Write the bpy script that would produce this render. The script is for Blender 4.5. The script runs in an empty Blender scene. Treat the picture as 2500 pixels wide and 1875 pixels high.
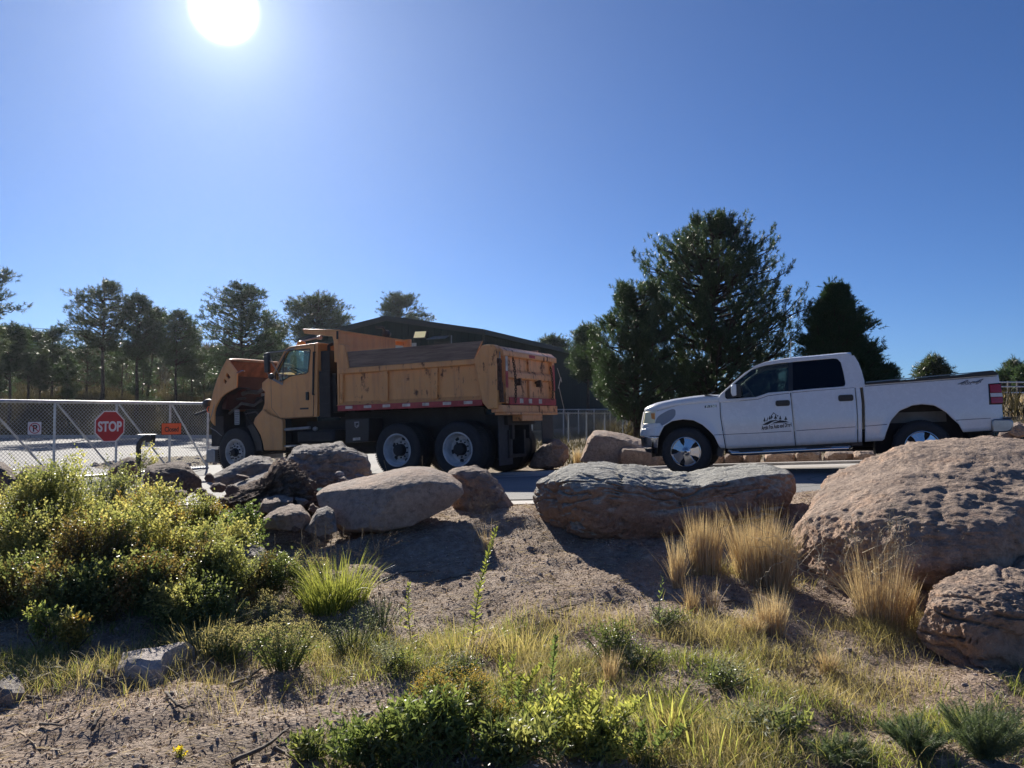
import bpy, bmesh, math, random
import numpy as np
from mathutils import Vector, Matrix, noise

R = math.radians
random.seed(7); rng = np.random.default_rng(7)
scene = bpy.context.scene
col = scene.collection

# ---------------------------------------------------------------- camera
VEIL = 0.00012  # density of the scattering box added to imitate lens glare
FPX = 1878.0; PITCH = R(2.2); CAMZ = 1.5
cam_d = bpy.data.cameras.new("camera"); cam = bpy.data.objects.new("camera", cam_d); col.objects.link(cam)
cam.location = (0, 0, CAMZ); cam.rotation_euler = (math.pi/2 + PITCH, 0, 0)
cam_d.sensor_width = 36; cam_d.lens = 36*FPX/2500; cam_d.clip_start = 0.05; cam_d.clip_end = 5000
scene.camera = cam
scene.render.resolution_x = 1024; scene.render.resolution_y = 768

# ---------------------------------------------------------------- sky and sun
SUN_AZ = R(-20.9); SUN_EL = R(26.6)
sun_dir = Vector((math.sin(SUN_AZ)*math.cos(SUN_EL), math.cos(SUN_AZ)*math.cos(SUN_EL), math.sin(SUN_EL)))
world = bpy.data.worlds.new("World"); scene.world = world; world.use_nodes = True
wn = world.node_tree.nodes; wl = world.node_tree.links
for n in list(wn): wn.remove(n)
wo = wn.new('ShaderNodeOutputWorld'); bg = wn.new('ShaderNodeBackground'); wl.new(bg.outputs[0], wo.inputs[0])
sky = wn.new('ShaderNodeTexSky'); sky.sky_type = 'NISHITA'; sky.sun_disc = False
sky.sun_elevation = SUN_EL; sky.sun_rotation = SUN_AZ; sky.altitude = 2200; sky.air_density = 1.0; sky.dust_density = 0.6; sky.ozone_density = 3.0
bg.inputs[1].default_value = 0.05
# sun disc painted wide with camera bloom, plus thin haze, fixed in world directions
tc = wn.new('ShaderNodeTexCoord')
dot = wn.new('ShaderNodeVectorMath'); dot.operation = 'DOT_PRODUCT'; dot.inputs[1].default_value = sun_dir
nrm = wn.new('ShaderNodeVectorMath'); nrm.operation = 'NORMALIZE'
wl.new(tc.outputs['Generated'], nrm.inputs[0]); wl.new(nrm.outputs[0], dot.inputs[0])
ac = wn.new('ShaderNodeMath'); ac.operation = 'ARCCOSINE'; wl.new(dot.outputs['Value'], ac.inputs[0])
def wmath(op, a, b):
    n = wn.new('ShaderNodeMath'); n.operation = op
    for i, x in enumerate((a, b)):
        if isinstance(x, (int, float)): n.inputs[i].default_value = x
        elif x is not None: wl.new(x, n.inputs[i])
    return n.outputs[0]
ang = ac.outputs[0]
def glow(width, power):
    t = wmath('DIVIDE', ang, width); t = wmath('POWER', t, power); t = wmath('MULTIPLY', t, -1.0)
    return wmath('EXPONENT', t, None)
tint = wn.new('ShaderNodeVectorMath'); tint.operation = 'MULTIPLY'; tint.inputs[1].default_value = (.48, .71, 1.06); wl.new(sky.outputs[0], tint.inputs[0]); addc = tint.outputs[0]
for w_, p_, c_ in ((R(1.62), 5.0, (120, 116, 112)), (R(2.6), 1.1, (9, 9, 10)), (R(16), 1.1, (2.1, 2.5, 3.2))):
    sc_ = wn.new('ShaderNodeVectorMath'); sc_.operation = 'SCALE'; sc_.inputs[0].default_value = c_
    wl.new(glow(w_, p_), sc_.inputs['Scale'])
    ad = wn.new('ShaderNodeVectorMath'); ad.operation = 'ADD'
    wl.new(addc, ad.inputs[0]); wl.new(sc_.outputs[0], ad.inputs[1]); addc = ad.outputs[0]
wl.new(addc, bg.inputs[0])
sun_d = bpy.data.lights.new("sun", 'SUN'); sun_d.energy = 5.0; sun_d.angle = R(0.5); sun_d.color = (1.0, 0.93, 0.82)
sun = bpy.data.objects.new("sun", sun_d); col.objects.link(sun)
sun.rotation_euler = sun_dir.to_track_quat('Z', 'Y').to_euler(); sun.location = (0, 0, 50)
scene.view_settings.view_transform = 'Standard'; scene.view_settings.look = 'None'
scene.view_settings.exposure = 0.82; scene.view_settings.gamma = 1.0
scene.cycles.max_bounces = 6; scene.cycles.transparent_max_bounces = 12
scene.cycles.caustics_reflective = False; scene.cycles.caustics_refractive = False
scene.cycles.use_denoising = True

# ---------------------------------------------------------------- pixel rays
cp, sp = math.cos(PITCH), math.sin(PITCH)
def ray(px, py):
    dx = (px-1250)/FPX; dy = (937.5-py)/FPX
    return Vector((dx, cp-sp*dy, sp+cp*dy))
CAMP = Vector((0, 0, CAMZ))
def at(px, py, Y):
    d = ray(px, py); return CAMP + d*(Y/d.y)

def sm(t):
    t = np.clip(t, 0, 1); return t*t*(3-2*t)

# ---------------------------------------------------------------- terrain height
def zroad(x, y):
    return .549+.0384*np.clip(x, -14, 8)-.013*np.clip(y, 0, 20)-.075*np.exp(-((x+.6)**2/9+(y-15.8)**2/5))
def ynear(x):
    x = np.asarray(x, float); return np.where(x > 0, 9.25-.13*np.clip(x, 0, 9), 9.25-.35*np.clip(x, -20, 0))
def yfar(x):
    x = np.asarray(x, float); return np.where(x > -2.6, 15.3-.24*np.clip(x, -3, 30), 55.0)
def gz(x, y):
    x = np.asarray(x, float); y = np.asarray(y, float)
    zr = zroad(x, y); ye = ynear(x)
    t = sm((y-4.3)/np.maximum(ye-4.3, .5))
    z = (zr-.03)*t
    near = 1-sm((y-ye+.3)/.5)
    bumps = (.035*np.sin(x*1.7+.6)*np.sin(y*1.3+1)+.02*np.sin(x*4.1+y*2.3)+.014*np.sin(x*7.7-y*6.1+2))
    z = z+near*bumps*sm((y-1)/2)
    z = z+near*.13*np.exp(-((x+.15)**2/.5+(y-8.1)**2/.35))          # mound between the boulders
    z = z+near*.03*np.exp(-((x+2.6)**2/1.6+(y-8.8)**2/.6))
    z = z+.10*near*sm((x-2.2)/1.5)*sm((y-3.6)/1.5)
    a = x/np.maximum(y, 1)
    L = sm((-.22-a)/.08); Rr = sm((a-.5)/.1)
    z = z+L*(2.4*sm((y-56)/9)+8.5*sm((y-64)/60))
    z = z+2.0*sm((y-85)/60)
    z = z+sm((x-6)/8)*1.5*sm((y-16)/22)+Rr*(.9*sm((y-36)/30)+3.4*sm((y-66)/40))
    return z
def G(px, py):
    d = ray(px, py); t0 = 1.5
    t = t0
    while t < 400:
        p = CAMP+d*t
        if p.z < float(gz(p.x, p.y)): break
        t += .03 if t < 12 else .2
    return CAMP+d*t
def gp(x, y): return Vector((x, y, float(gz(x, y))))

# ---------------------------------------------------------------- object helpers
def tag(o, label=None, cat=None, group=None, kind=None):
    if label: o['label'] = label
    if cat: o['category'] = cat
    if group: o['group'] = group
    if kind: o['kind'] = kind
    return o
def empty(name, loc=(0, 0, 0), mat4=None):
    o = bpy.data.objects.new(name, None); col.objects.link(o); o.empty_display_size = .3
    if mat4 is not None: o.matrix_world = mat4
    else: o.location = loc
    return o
def link_mesh(name, me, m, parent=None, smooth=None):
    o = bpy.data.objects.new(name, me); col.objects.link(o)
    if m is not None:
        for q in (m if isinstance(m, (list, tuple)) else [m]): me.materials.append(q)
    if parent is not None: o.parent = parent
    if smooth:
        me.polygons.foreach_set('use_smooth', [True]*len(me.polygons))
        if smooth is not True: me.set_sharp_from_angle(angle=R(smooth))
    return o
def np_mesh(name, V, F, m, parent=None, smooth=None):
    """V (n,3), F (k,3) or (k,4) arrays"""
    me = bpy.data.meshes.new(name); V = np.asarray(V, np.float32); F = np.asarray(F, np.int32)
    me.vertices.add(len(V)); me.vertices.foreach_set('co', V.ravel())
    k = F.shape[1]; me.loops.add(F.size); me.loops.foreach_set('vertex_index', F.ravel())
    me.polygons.add(len(F)); me.polygons.foreach_set('loop_start', np.arange(0, F.size, k, dtype=np.int32))
    me.update(calc_edges=True); me.validate()
    return link_mesh(name, me, m, parent, smooth)

class MB:
    def __init__(s): s.V = []; s.F = []
    def add(s, V, F):
        b = len(s.V); s.V += [tuple(v) for v in V]; s.F += [tuple(i+b for i in f) for f in F]; return s
    def box(s, x0, x1, y0, y1, z0, z1):
        return s.add([(x0,y0,z0),(x1,y0,z0),(x1,y1,z0),(x0,y1,z0),(x0,y0,z1),(x1,y0,z1),(x1,y1,z1),(x0,y1,z1)],
                     [(0,3,2,1),(4,5,6,7),(0,1,5,4),(1,2,6,5),(2,3,7,6),(3,0,4,7)])
    def prism(s, poly, v0, v1, tz=None):
        """poly in (u,w), extruded along v; tz(u,w,side) may offset v"""
        a = sum(poly[i][0]*poly[(i+1) % len(poly)][1]-poly[(i+1) % len(poly)][0]*poly[i][1] for i in range(len(poly)))
        if a < 0: poly = poly[::-1]
        n = len(poly); f = tz or (lambda u, w, k: 0)
        V = [(u, v0+f(u, w, 0), w) for u, w in poly]+[(u, v1+f(u, w, 1), w) for u, w in poly]
        F = [tuple(range(n)), tuple(range(2*n-1, n-1, -1))]+[(i, n+i, n+(i+1) % n, (i+1) % n) for i in range(n)]
        return s.add(V, F)
    def tube(s, pts, r, seg=8, caps=True):
        pts = [Vector(p) for p in pts]; n = len(pts); rr = r if isinstance(r, (list, tuple)) else [r]*n
        V = []; F = []; prev = None
        for i, p in enumerate(pts):
            t = (pts[min(i+1, n-1)]-pts[max(i-1, 0)])
            if t.length < 1e-9: t = Vector((0, 0, 1))
            t.normalize()
            if prev is None:
                a = Vector((0, 0, 1)) if abs(t.z) < .9 else Vector((1, 0, 0))
                x = t.cross(a).normalized()
            else:
                x = (prev-t*prev.dot(t)); x = x.normalized() if x.length > 1e-6 else t.orthogonal().normalized()
            prev = x; y = t.cross(x)
            for k in range(seg):
                an = 2*math.pi*k/seg; V.append(p+(x*math.cos(an)+y*math.sin(an))*rr[i])
        for i in range(n-1):
            for k in range(seg):
                a = i*seg+k; b = i*seg+(k+1) % seg; F.append((a, b, b+seg, a+seg))
        if caps: F.append(tuple(range(seg))[::-1]); F.append(tuple((n-1)*seg+k for k in range(seg)))
        return s.add(V, F)
    def lathe(s, c, prof, seg=40, axis='y', closed=True):
        """prof list of (r, a) with a along axis from centre c"""
        V = []; F = []; n = len(prof)
        for k in range(seg):
            an = 2*math.pi*k/seg; ca, sa = math.cos(an), math.sin(an)
            for r, a in prof:
                if axis == 'y': V.append((c[0]+r*ca, c[1]+a, c[2]+r*sa))
                elif axis == 'z': V.append((c[0]+r*ca, c[1]+r*sa, c[2]+a))
                else: V.append((c[0]+a, c[1]+r*ca, c[2]+r*sa))
        for k in range(seg):
            for i in range(n-1):
                a = k*n+i; b = ((k+1) % seg)*n+i; F.append((a, a+1, b+1, b))
        return s.add(V, F)
    def build(s, name, m, parent=None, smooth=None, bevel=None, seg=2, solid=None):
        me = bpy.data.meshes.new(name); me.from_pydata(s.V, [], s.F); me.update()
        bm = bmesh.new(); bm.from_mesh(me); bmesh.ops.recalc_face_normals(bm, faces=bm.faces[:]); bm.to_mesh(me); bm.free()
        o = link_mesh(name, me, m, parent, smooth)
        if solid:
            q = o.modifiers.new('solid', 'SOLIDIFY'); q.thickness = solid; q.offset = 0
        if bevel:
            q = o.modifiers.new('bevel', 'BEVEL'); q.width = bevel; q.segments = seg; q.limit_method = 'ANGLE'; q.angle_limit = R(35)
            me.polygons.foreach_set('use_smooth', [True]*len(me.polygons)); me.set_sharp_from_angle(angle=R(50))
        return o
def sheet(name, pts, m, parent=None, solid=None):
    b = MB(); b.add(pts, [tuple(range(len(pts)))]); return b.build(name, m, parent, solid=solid)

# ---------------------------------------------------------------- materials
def new_mat(name):
    m = bpy.data.materials.new(name); m.use_nodes = True; nt = m.node_tree
    for n in list(nt.nodes): nt.nodes.remove(n)
    return m, nt.nodes, nt.links
class NT:
    def __init__(s, name):
        s.m, s.n, s.l = new_mat(name)
        s.out = s.n.new('ShaderNodeOutputMaterial'); s.tc = s.n.new('ShaderNodeTexCoord'); s.geo = s.n.new('ShaderNodeNewGeometry')
        s.pos = s.geo.outputs['Position']; s.obj = s.tc.outputs['Object']
    def put(s, sock, v):
        if v is None: return
        if isinstance(v, bpy.types.NodeSocket): s.l.new(v, sock)
        elif isinstance(v, tuple) and len(v) == 3 and sock.type == 'RGBA': sock.default_value = (*v, 1)
        else: sock.default_value = v
    def noise(s, scale, detail=5, rough=.55, vec=None, dist=0, stretch=None):
        v = s.obj if vec is None else vec
        if stretch:
            mp = s.n.new('ShaderNodeMapping'); mp.inputs['Scale'].default_value = stretch; s.l.new(v, mp.inputs[0]); v = mp.outputs[0]
        t = s.n.new('ShaderNodeTexNoise'); s.l.new(v, t.inputs['Vector'])
        t.inputs['Scale'].default_value = scale; t.inputs['Detail'].default_value = detail
        t.inputs['Roughness'].default_value = rough; t.inputs['Distortion'].default_value = dist
        return t.outputs[0]
    def voro(s, scale, feat='F1', vec=None, out=0, rand=1):
        t = s.n.new('ShaderNodeTexVoronoi'); t.feature = feat; s.l.new(s.obj if vec is None else vec, t.inputs['Vector'])
        t.inputs['Scale'].default_value = scale; t.inputs['Randomness'].default_value = rand
        return t.outputs[out]
    def ramp(s, fac, stops, interp='LINEAR'):
        r = s.n.new('ShaderNodeValToRGB'); r.color_ramp.interpolation = interp; s.l.new(fac, r.inputs[0]); e = r.color_ramp.elements
        while len(e) > 1: e.remove(e[-1])
        for i, (p, c) in enumerate(stops):
            q = e[0] if i == 0 else e.new(p)
            q.position = p; q.color = (c, c, c, 1) if isinstance(c, (int, float)) else (*c, 1)
        return r.outputs[0]
    def mix(s, f, a, b, mode='MIX'):
        x = s.n.new('ShaderNodeMix'); x.data_type = 'RGBA'; x.blend_type = mode; x.clamp_factor = True
        s.put(x.inputs[0], f); s.put(x.inputs[6], a); s.put(x.inputs[7], b); return x.outputs[2]
    def math(s, op, a, b=0.0, clamp=False):
        x = s.n.new('ShaderNodeMath'); x.operation = op; x.use_clamp = clamp
        s.put(x.inputs[0], a); s.put(x.inputs[1], b); return x.outputs[0]
    def bump(s, h, strength=.5, dist=.01, nrm=None):
        b = s.n.new('ShaderNodeBump'); b.inputs['Strength'].default_value = strength; b.inputs['Distance'].default_value = dist
        s.l.new(h, b.inputs['Height'])
        if nrm is not None: s.l.new(nrm, b.inputs['Normal'])
        return b.outputs[0]
    def pbr(s, colr, rough=.5, metal=0.0, nrm=None, spec=None, coat=None, alpha=None, emit=None, estr=0):
        p = s.n.new('ShaderNodeBsdfPrincipled')
        s.put(p.inputs['Base Color'], colr); s.put(p.inputs['Roughness'], rough); s.put(p.inputs['Metallic'], metal)
        if nrm is not None: s.l.new(nrm, p.inputs['Normal'])
        if spec is not None: p.inputs['Specular IOR Level'].default_value = spec
        if coat: p.inputs['Coat Weight'].default_value = coat; p.inputs['Coat Roughness'].default_value = .08
        if emit: p.inputs['Emission Color'].default_value = (*emit, 1); p.inputs['Emission Strength'].default_value = estr
        s.p = p; return p.outputs[0]
    def done(s, sh):
        s.l.new(sh, s.out.inputs[0]); return s.m
def simple(name, c, rough=.5, metal=0.0, var=.12, scale=6, bump=0.0, coat=None, spec=None, **k):
    t = NT(name); n = t.noise(scale, 6, .6)
    c2 = tuple(x*(1-var*2.2) for x in c); c1 = tuple(min(1, x*(1+var)) for x in c)
    cc = t.ramp(n, [(.3, c2), (.7, c1)])
    rr = t.math('ADD', t.math('MULTIPLY', t.noise(scale*2.3), .25), rough-.12)
    nb = t.bump(t.noise(scale*12), bump, .004) if bump else None
    return t.done(t.pbr(cc, rr, metal, nb, spec, coat, **k))
def leafmat(name, cols, trans=.45, rough=.45, scale=2.5, spec=.4, patch=None):
    """foliage: colour varies by leaf (island) and by patch; thin and lets light through"""
    t = NT(name)
    rnd = t.geo.outputs['Random Per Island']; pn = t.noise(scale, 3, .5, vec=t.pos)
    f = t.math('ADD', t.math('MULTIPLY', rnd, .55), t.math('MULTIPLY', t.math('SUBTRACT', pn, .28), 1.0), clamp=True)
    n = len(cols); c = t.ramp(f, [(i/(n-1)*.9+.02, q) for i, q in enumerate(cols)])
    p = t.pbr(c, rough, spec=spec)
    tr = t.n.new('ShaderNodeBsdfTranslucent'); br = t.mix(1.0, c, (1.9, 1.85, 1.2), 'MULTIPLY'); t.l.new(br, tr.inputs[0])
    mx = t.n.new('ShaderNodeMixShader'); mx.inputs[0].default_value = trans
    t.l.new(p, mx.inputs[1]); t.l.new(tr.outputs[0], mx.inputs[2])
    return t.done(mx.outputs[0])
# ================================================================ ground
def ground_mat():
    t = NT('soil'); P = t.pos
    n1 = t.noise(1.1, 6, .6, P); n2 = t.noise(14, 8, .7, P); n3 = t.noise(70, 4, .7, P); v = t.voro(55, vec=P)
    soil = t.ramp(n2, [(.25, (.14, .098, .072)), (.45, (.31, .235, .18)), (.6, (.45, .36, .285)), (.78, (.60, .51, .42))])
    soil = t.mix(t.ramp(n1, [(.42, 0), (.62, 1)]), soil, t.mix(.5, soil, (.13, .105, .075)))
    soil = t.mix(t.ramp(n3, [(.55, 0), (.72, .5)]), soil, (.40, .31, .25))
    sx = t.n.new('ShaderNodeSeparateXYZ'); t.l.new(P, sx.inputs[0])
    dn = t.noise(.35, 8, .65, P)
    dry = t.ramp(dn, [(.3, (.10, .085, .05)), (.5, (.21, .165, .095)), (.7, (.33, .26, .15))])
    dry = t.mix(t.ramp(t.noise(2.2, 8, .7, P), [(.4, 0), (.7, .8)]), dry, (.12, .095, .06))
    soil = t.mix(t.ramp(t.noise(.55, 5, .6, P), [(.45, 0), (.62, .55)]), soil, t.mix(.5, soil, (.42, .27, .20)))
    soil = t.mix(t.ramp(t.noise(5.5, 6, .7, P), [(.56, 0), (.66, .6)]), soil, t.mix(.6, soil, (.07, .05, .04)))
    far = t.n.new('ShaderNodeMapRange'); far.inputs[1].default_value = 13; far.inputs[2].default_value = 20; t.l.new(sx.outputs[1], far.inputs[0])
    c = t.mix(far.outputs[0], soil, dry)
    h = t.math('ADD', t.math('MULTIPLY', n2, 1.0), t.math('MULTIPLY', v, .35)); h = t.math('ADD', h, t.math('MULTIPLY', n3, .35))
    return t.done(t.pbr(c, .92, nrm=t.bump(h, 1.0, .028), spec=.25))
M_soil = ground_mat()
def axis(vals):
    out = []
    for (a, b, st) in vals:
        out += list(np.arange(a, b, st))
    return np.array(sorted(set(np.round(out, 4))))
gx = axis([(-900, -100, 100), (-100, -20, 5), (-20, -7, .5), (-7, 6.4, .045), (6.4, 20, .5), (20, 100, 5), (100, 901, 100)])
gy = axis([(-60, 0, 6), (0, 2.4, .3), (2.4, 9.6, .045), (9.6, 22, .4), (22, 70, 1.5), (70, 200, 6), (200, 1601, 100)])
GX, GY = np.meshgrid(gx, gy); GZ = gz(GX, GY)
fine = ((GY > 2.2) & (GY < ynear(GX)-.05) & (np.abs(GX) < 8))
fx, fy = GX[fine], GY[fine]
d = np.array([noise.fractal(Vector((x*2.2, y*2.2, 0)), .8, 2.1, 6)*.045+noise.ridged_multi_fractal(Vector((x*6, y*6, 3)), .7, 2.2, 3, .9, 2)*.009+noise.noise(Vector((x*19, y*19, 5)))*.014 for x, y in zip(fx, fy)])
GZ[fine] += d
hill = (GY > 56)
GZ[hill] += np.array([noise.fractal(Vector((x*.05, y*.05, 1)), .8, 2, 4)*1.2 for x, y in zip(GX[hill], GY[hill])])*sm((GY[hill]-56)/20)
# keep the ground just below the road sheet
rm = (GY > ynear(GX)-.0) & (GY < yfar(GX)) & (GX > -60) & (GX < 30)
GZ[rm] -= .05
ny, nx = GX.shape
ii = np.arange(ny*nx).reshape(ny, nx)
F = np.stack([ii[:-1, :-1], ii[:-1, 1:], ii[1:, 1:], ii[1:, :-1]], -1).reshape(-1, 4)
g = np_mesh('ground', np.stack([GX, GY, GZ], -1).reshape(-1, 3), F, M_soil, smooth=True); tag(g, 'reddish brown gravelly soil rising to dry grass beyond the road', 'ground', kind='structure')

def asphalt_mat():
    t = NT('asphalt'); P = t.pos
    n1 = t.noise(.5, 6, .6, P); n2 = t.noise(60, 6, .75, P)
    c = t.ramp(n2, [(.3, (.12, .12, .125)), (.55, (.22, .22, .225)), (.75, (.33, .325, .32))])
    c = t.mix(t.ramp(n1, [(.4, 0), (.65, .35)]), c, (.33, .31, .29))
    cr = t.voro(.45, 'DISTANCE_TO_EDGE', vec=P)
    c = t.mix(t.ramp(cr, [(0, .6), (.012, 0)]), c, (.07, .07, .07))
    return t.done(t.pbr(c, .85, nrm=t.bump(n2, .8, .008), spec=.3))
def concrete_mat(name='concrete', c0=(.50, .47, .44)):
    t = NT(name); P = t.pos; n = t.noise(2.2, 8, .65, P); n2 = t.noise(45, 5, .7, P)
    a = tuple(x*.72 for x in c0)
    c = t.ramp(n, [(.3, a), (.7, c0)]); c = t.mix(t.ramp(n2, [(.5, 0), (.75, .4)]), c, tuple(x*.55 for x in c0))
    return t.done(t.pbr(c, .8, nrm=t.bump(n2, .4, .004)))
M_asph = asphalt_mat(); M_conc = concrete_mat()
def strip(name, fa, fb, x0, x1, dx, dz, m, label, nacross=6, kind='structure'):
    xs = np.linspace(x0, x1, max(2, int(round((x1-x0)/dx)))+1); V = []
    for x in xs:
        a, b = float(fa(x)), float(fb(x))
        for k in range(nacross+1):
            y = a+(b-a)*k/nacross; V.append((x, y, float(zroad(x, y))+dz))
    n = nacross+1; F = [(i*n+k, (i+1)*n+k, (i+1)*n+k+1, i*n+k+1) for i in range(len(xs)-1) for k in range(nacross)]
    o = np_mesh(name, V, F, m, smooth=True); tag(o, label, 'road', kind=kind); return o
strip('road', lambda x: ynear(x)+.42, lambda x: 15.3-.24*x, -2.6, 30, .4, .0, M_asph, 'grey asphalt road in front of the boulders')
strip('road', lambda x: ynear(x)+.42, lambda x: 55, -60, -2.6, .6, .0, M_asph, 'pale sunlit asphalt yard behind the chain link gate', 60)
strip('gutter', lambda x: ynear(x), lambda x: ynear(x)+.42, -20, 30, .4, -.012, M_conc, 'pale concrete gutter along the near road edge', 1)
def kerb(name, f, w, h, x0, x1, label):
    b = MB(); xs = np.arange(x0, x1, .6); V = []; F = []
    for x in xs:
        y = float(f(x)); z = float(zroad(x, y))
        V += [(x, y, z-.1), (x, y, z+h), (x, y+w, z+h), (x, y+w, z-.1)]
    for i in range(len(xs)-1):
        for k in range(3): F.append((4*i+k, 4*i+4+k, 4*i+5+k, 4*i+k+1))
    b.add(V, F); o = b.build(name, M_conc, bevel=.015); tag(o, label, 'kerb', kind='structure')
strip('gutter', lambda x: 15.3-.24*x-.9, lambda x: 15.3-.24*x, -2.6, 30, .4, .005, M_conc, 'sunlit pale concrete gutter along the far road edge', 1)
kerb('kerb', lambda x: 15.3-.24*x, .16, .05, -2.6, 30, 'low concrete kerb on the far side of the road')
kerb('kerb', lambda x: 55.0, .3, .22, -60, -14, 'far pale kerb below the scrub bank')
# dirt patch with rubble behind the gate, bare-earth island on the yard
mud = []
cx, cy = -9.7, 26.5
ring = [(cx+4.6*math.cos(a)*(1+.12*math.sin(3*a)), cy+3.6*math.sin(a)*(1+.15*math.sin(2*a+1))) for a in np.linspace(0, 2*math.pi, 28, endpoint=False)]
V = [(cx, cy, float(zroad(cx, cy))+.16)]
for k in (.5, 1.0):
    for x, y in ring: 
        X, Y = cx+(x-cx)*k, cy+(y-cy)*k; V.append((X, Y, float(zroad(X, Y))+(.12 if k < 1 else .004)+random.uniform(0, .05)*(k < 1)))
F = [(0, 1+i, 1+(i+1) % 28) for i in range(28)]+[(1+i, 29+i, 29+(i+1) % 28, 1+(i+1) % 28) for i in range(28)]
b = MB(); b.add(V, F); o = b.build('dirt_patch', M_soil, smooth=True); tag(o, 'bare earth patch on the pale yard behind the gate', 'ground', kind='structure')

# ================================================================ vehicle frames
class Fr:
    def __init__(s, O, yaw, slope):
        s.u = Vector((math.cos(yaw)*math.cos(slope), -math.sin(yaw)*math.cos(slope), math.sin(slope)))
        s.v = Vector((math.sin(yaw), math.cos(yaw), 0)); s.w = s.u.cross(s.v); s.O = Vector(O)
        s.M = Matrix(((s.u.x, s.v.x, s.w.x, s.O.x), (s.u.y, s.v.y, s.w.y, s.O.y), (s.u.z, s.v.z, s.w.z, s.O.z), (0, 0, 0, 1)))
    def px(s, px, py, v=0.0):
        d = ray(px, py); q = s.O+s.v*v; t = (q-CAMP).dot(s.v)/d.dot(s.v); p = CAMP+d*t-s.O
        return (p.dot(s.u), p.dot(s.w))
    def poly(s, pts, v=0.0): return [s.px(a, b, v) for a, b in pts]
def bool_cut(o, cutters):
    for c in cutters:
        q = o.modifiers.new('cut', 'BOOLEAN'); q.operation = 'DIFFERENCE'; q.solver = 'EXACT'; q.object = c
    dg = bpy.context.evaluated_depsgraph_get(); me = bpy.data.meshes.new_from_object(o.evaluated_get(dg))
    o.modifiers.clear(); o.data = me
    for c in cutters: bpy.data.objects.remove(c)
def text_mesh(name, body, size, m, mat4, parent, extrude=.001, font_scale_x=1.0, bold=0.0, shear=0, align='CENTER'):
    cu = bpy.data.curves.new(name, 'FONT'); cu.body = body; cu.size = size; cu.extrude = extrude; cu.offset = bold; cu.shear = shear
    cu.align_x = align; cu.align_y = 'CENTER'
    o = bpy.data.objects.new(name, cu); col.objects.link(o); bpy.context.view_layer.update()
    me = bpy.data.meshes.new_from_object(o.evaluated_get(bpy.context.evaluated_depsgraph_get())); bpy.data.objects.remove(o)
    me.name = name
    for v in me.vertices: v.co.x *= font_scale_x
    me.transform(mat4); me.materials.clear()
    return link_mesh(name, me, m, parent)
def face_near(u, v, w, rot=0):
    """text local x->u, y->w, z-> -v"""
    return Matrix.Translation((u, v, w)) @ Matrix.Rotation(rot, 4, 'Y') @ Matrix(((1,0,0,0),(0,0,-1,0),(0,1,0,0),(0,0,0,1)))
# ================================================================ shared vehicle materials
M_white = simple('white_paint', (.70, .71, .72), .26, var=.015, coat=.6)
M_black = simple('black_plastic', (.018, .019, .022), .45, var=.1)
M_rubber = simple('rubber', (.022, .023, .026), .78, var=.15, scale=12)
M_dark = simple('underbody', (.02, .02, .022), .7, var=.2)
M_chrome = simple('chrome', (.52, .52, .52), .2, 1.0, var=.03)
M_steelgrey = simple('grey_steel', (.30, .31, .32), .5, .6, var=.1)
M_wheelwhite = simple('white_wheel', (.52, .50, .47), .5, var=.2, scale=7)
def glass_mat(name, tint, refl=.10):
    t = NT(name); tr = t.n.new('ShaderNodeBsdfTransparent'); tr.inputs[0].default_value = (*tint, 1)
    gl = t.n.new('ShaderNodeBsdfGlossy'); gl.inputs['Roughness'].default_value = .03; gl.inputs[0].default_value = (.9, .95, 1, 1)
    lw = t.n.new('ShaderNodeLayerWeight'); lw.inputs[0].default_value = .25
    f = t.math('ADD', t.math('MULTIPLY', lw.outputs['Fresnel'], .5), refl*.4, clamp=True)
    m = t.n.new('ShaderNodeMixShader'); t.l.new(f, m.inputs[0]); t.l.new(tr.outputs[0], m.inputs[1]); t.l.new(gl.outputs[0], m.inputs[2])
    return t.done(m.outputs[0])
M_glass = glass_mat('clear_glass', (.72, .84, .80)); M_tint = glass_mat('tinted_glass', (.50, .54, .50)); M_privacy = glass_mat('privacy_glass', (.03, .03, .04), .05)
M_red = simple('red_lens', (.38, .008, .012), .18, var=.05, coat=.5)
M_lens = simple('hazy_headlight_lens', (.88, .80, .50), .3, var=.04, coat=.4)
M_amber = simple('amber_lens', (.75, .28, .04), .3, var=.05)
M_seat = simple('seat_cloth', (.05, .05, .052), .9)

# ================================================================ pickup
O = at(1674.5, 1161, 12.5); FP = Fr(O, R(20), R(2.3)); W = 1.96
pk = empty('pickup_truck', mat4=FP.M)
tag(pk, 'white crew cab pickup with grey primer patch and mountain logo on its door', 'pickup truck')
P = FP.px
def curve(pts, v=.03):
    q = sorted(FP.poly(pts, v)); xs = [a for a, b in q]; ys = [b for a, b in q]
    return lambda u: float(np.interp(u, xs, ys))
cF = P(1674.5, 1103, 0); cR = P(2252.5, 1092, 0)
hi = curve([(1566, 1006), (1600, 1004.5), (1650, 991), (1715, 985), (1756, 981.5), (1800, 978), (1850, 971), (1876, 961.5), (1930, 956), (1980, 951), (2062, 944), (2094, 941), (2111, 938.5), (2250, 927.5), (2350, 920), (2438, 914), (2445, 913.5)])
lo = curve([(1556, 1050), (1611, 1063), (1613, 1058), (1622, 1041), (1641.5, 1028), (1667.6, 1023.6), (1693.6, 1026), (1715, 1037), (1730.5, 1052), (1741, 1065), (1749, 1089), (1752, 1094), (1772, 1095.6), (1980, 1086), (2107, 1079), (2161, 1075.5), (2163, 1064), (2165.7, 1055), (2175, 1027), (2196, 1003), (2227, 990), (2250, 987), (2281, 990), (2309, 1006), (2328, 1024.5), (2344, 1038), (2350, 1054), (2353, 1055), (2418, 1051), (2452, 1049)])
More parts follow.
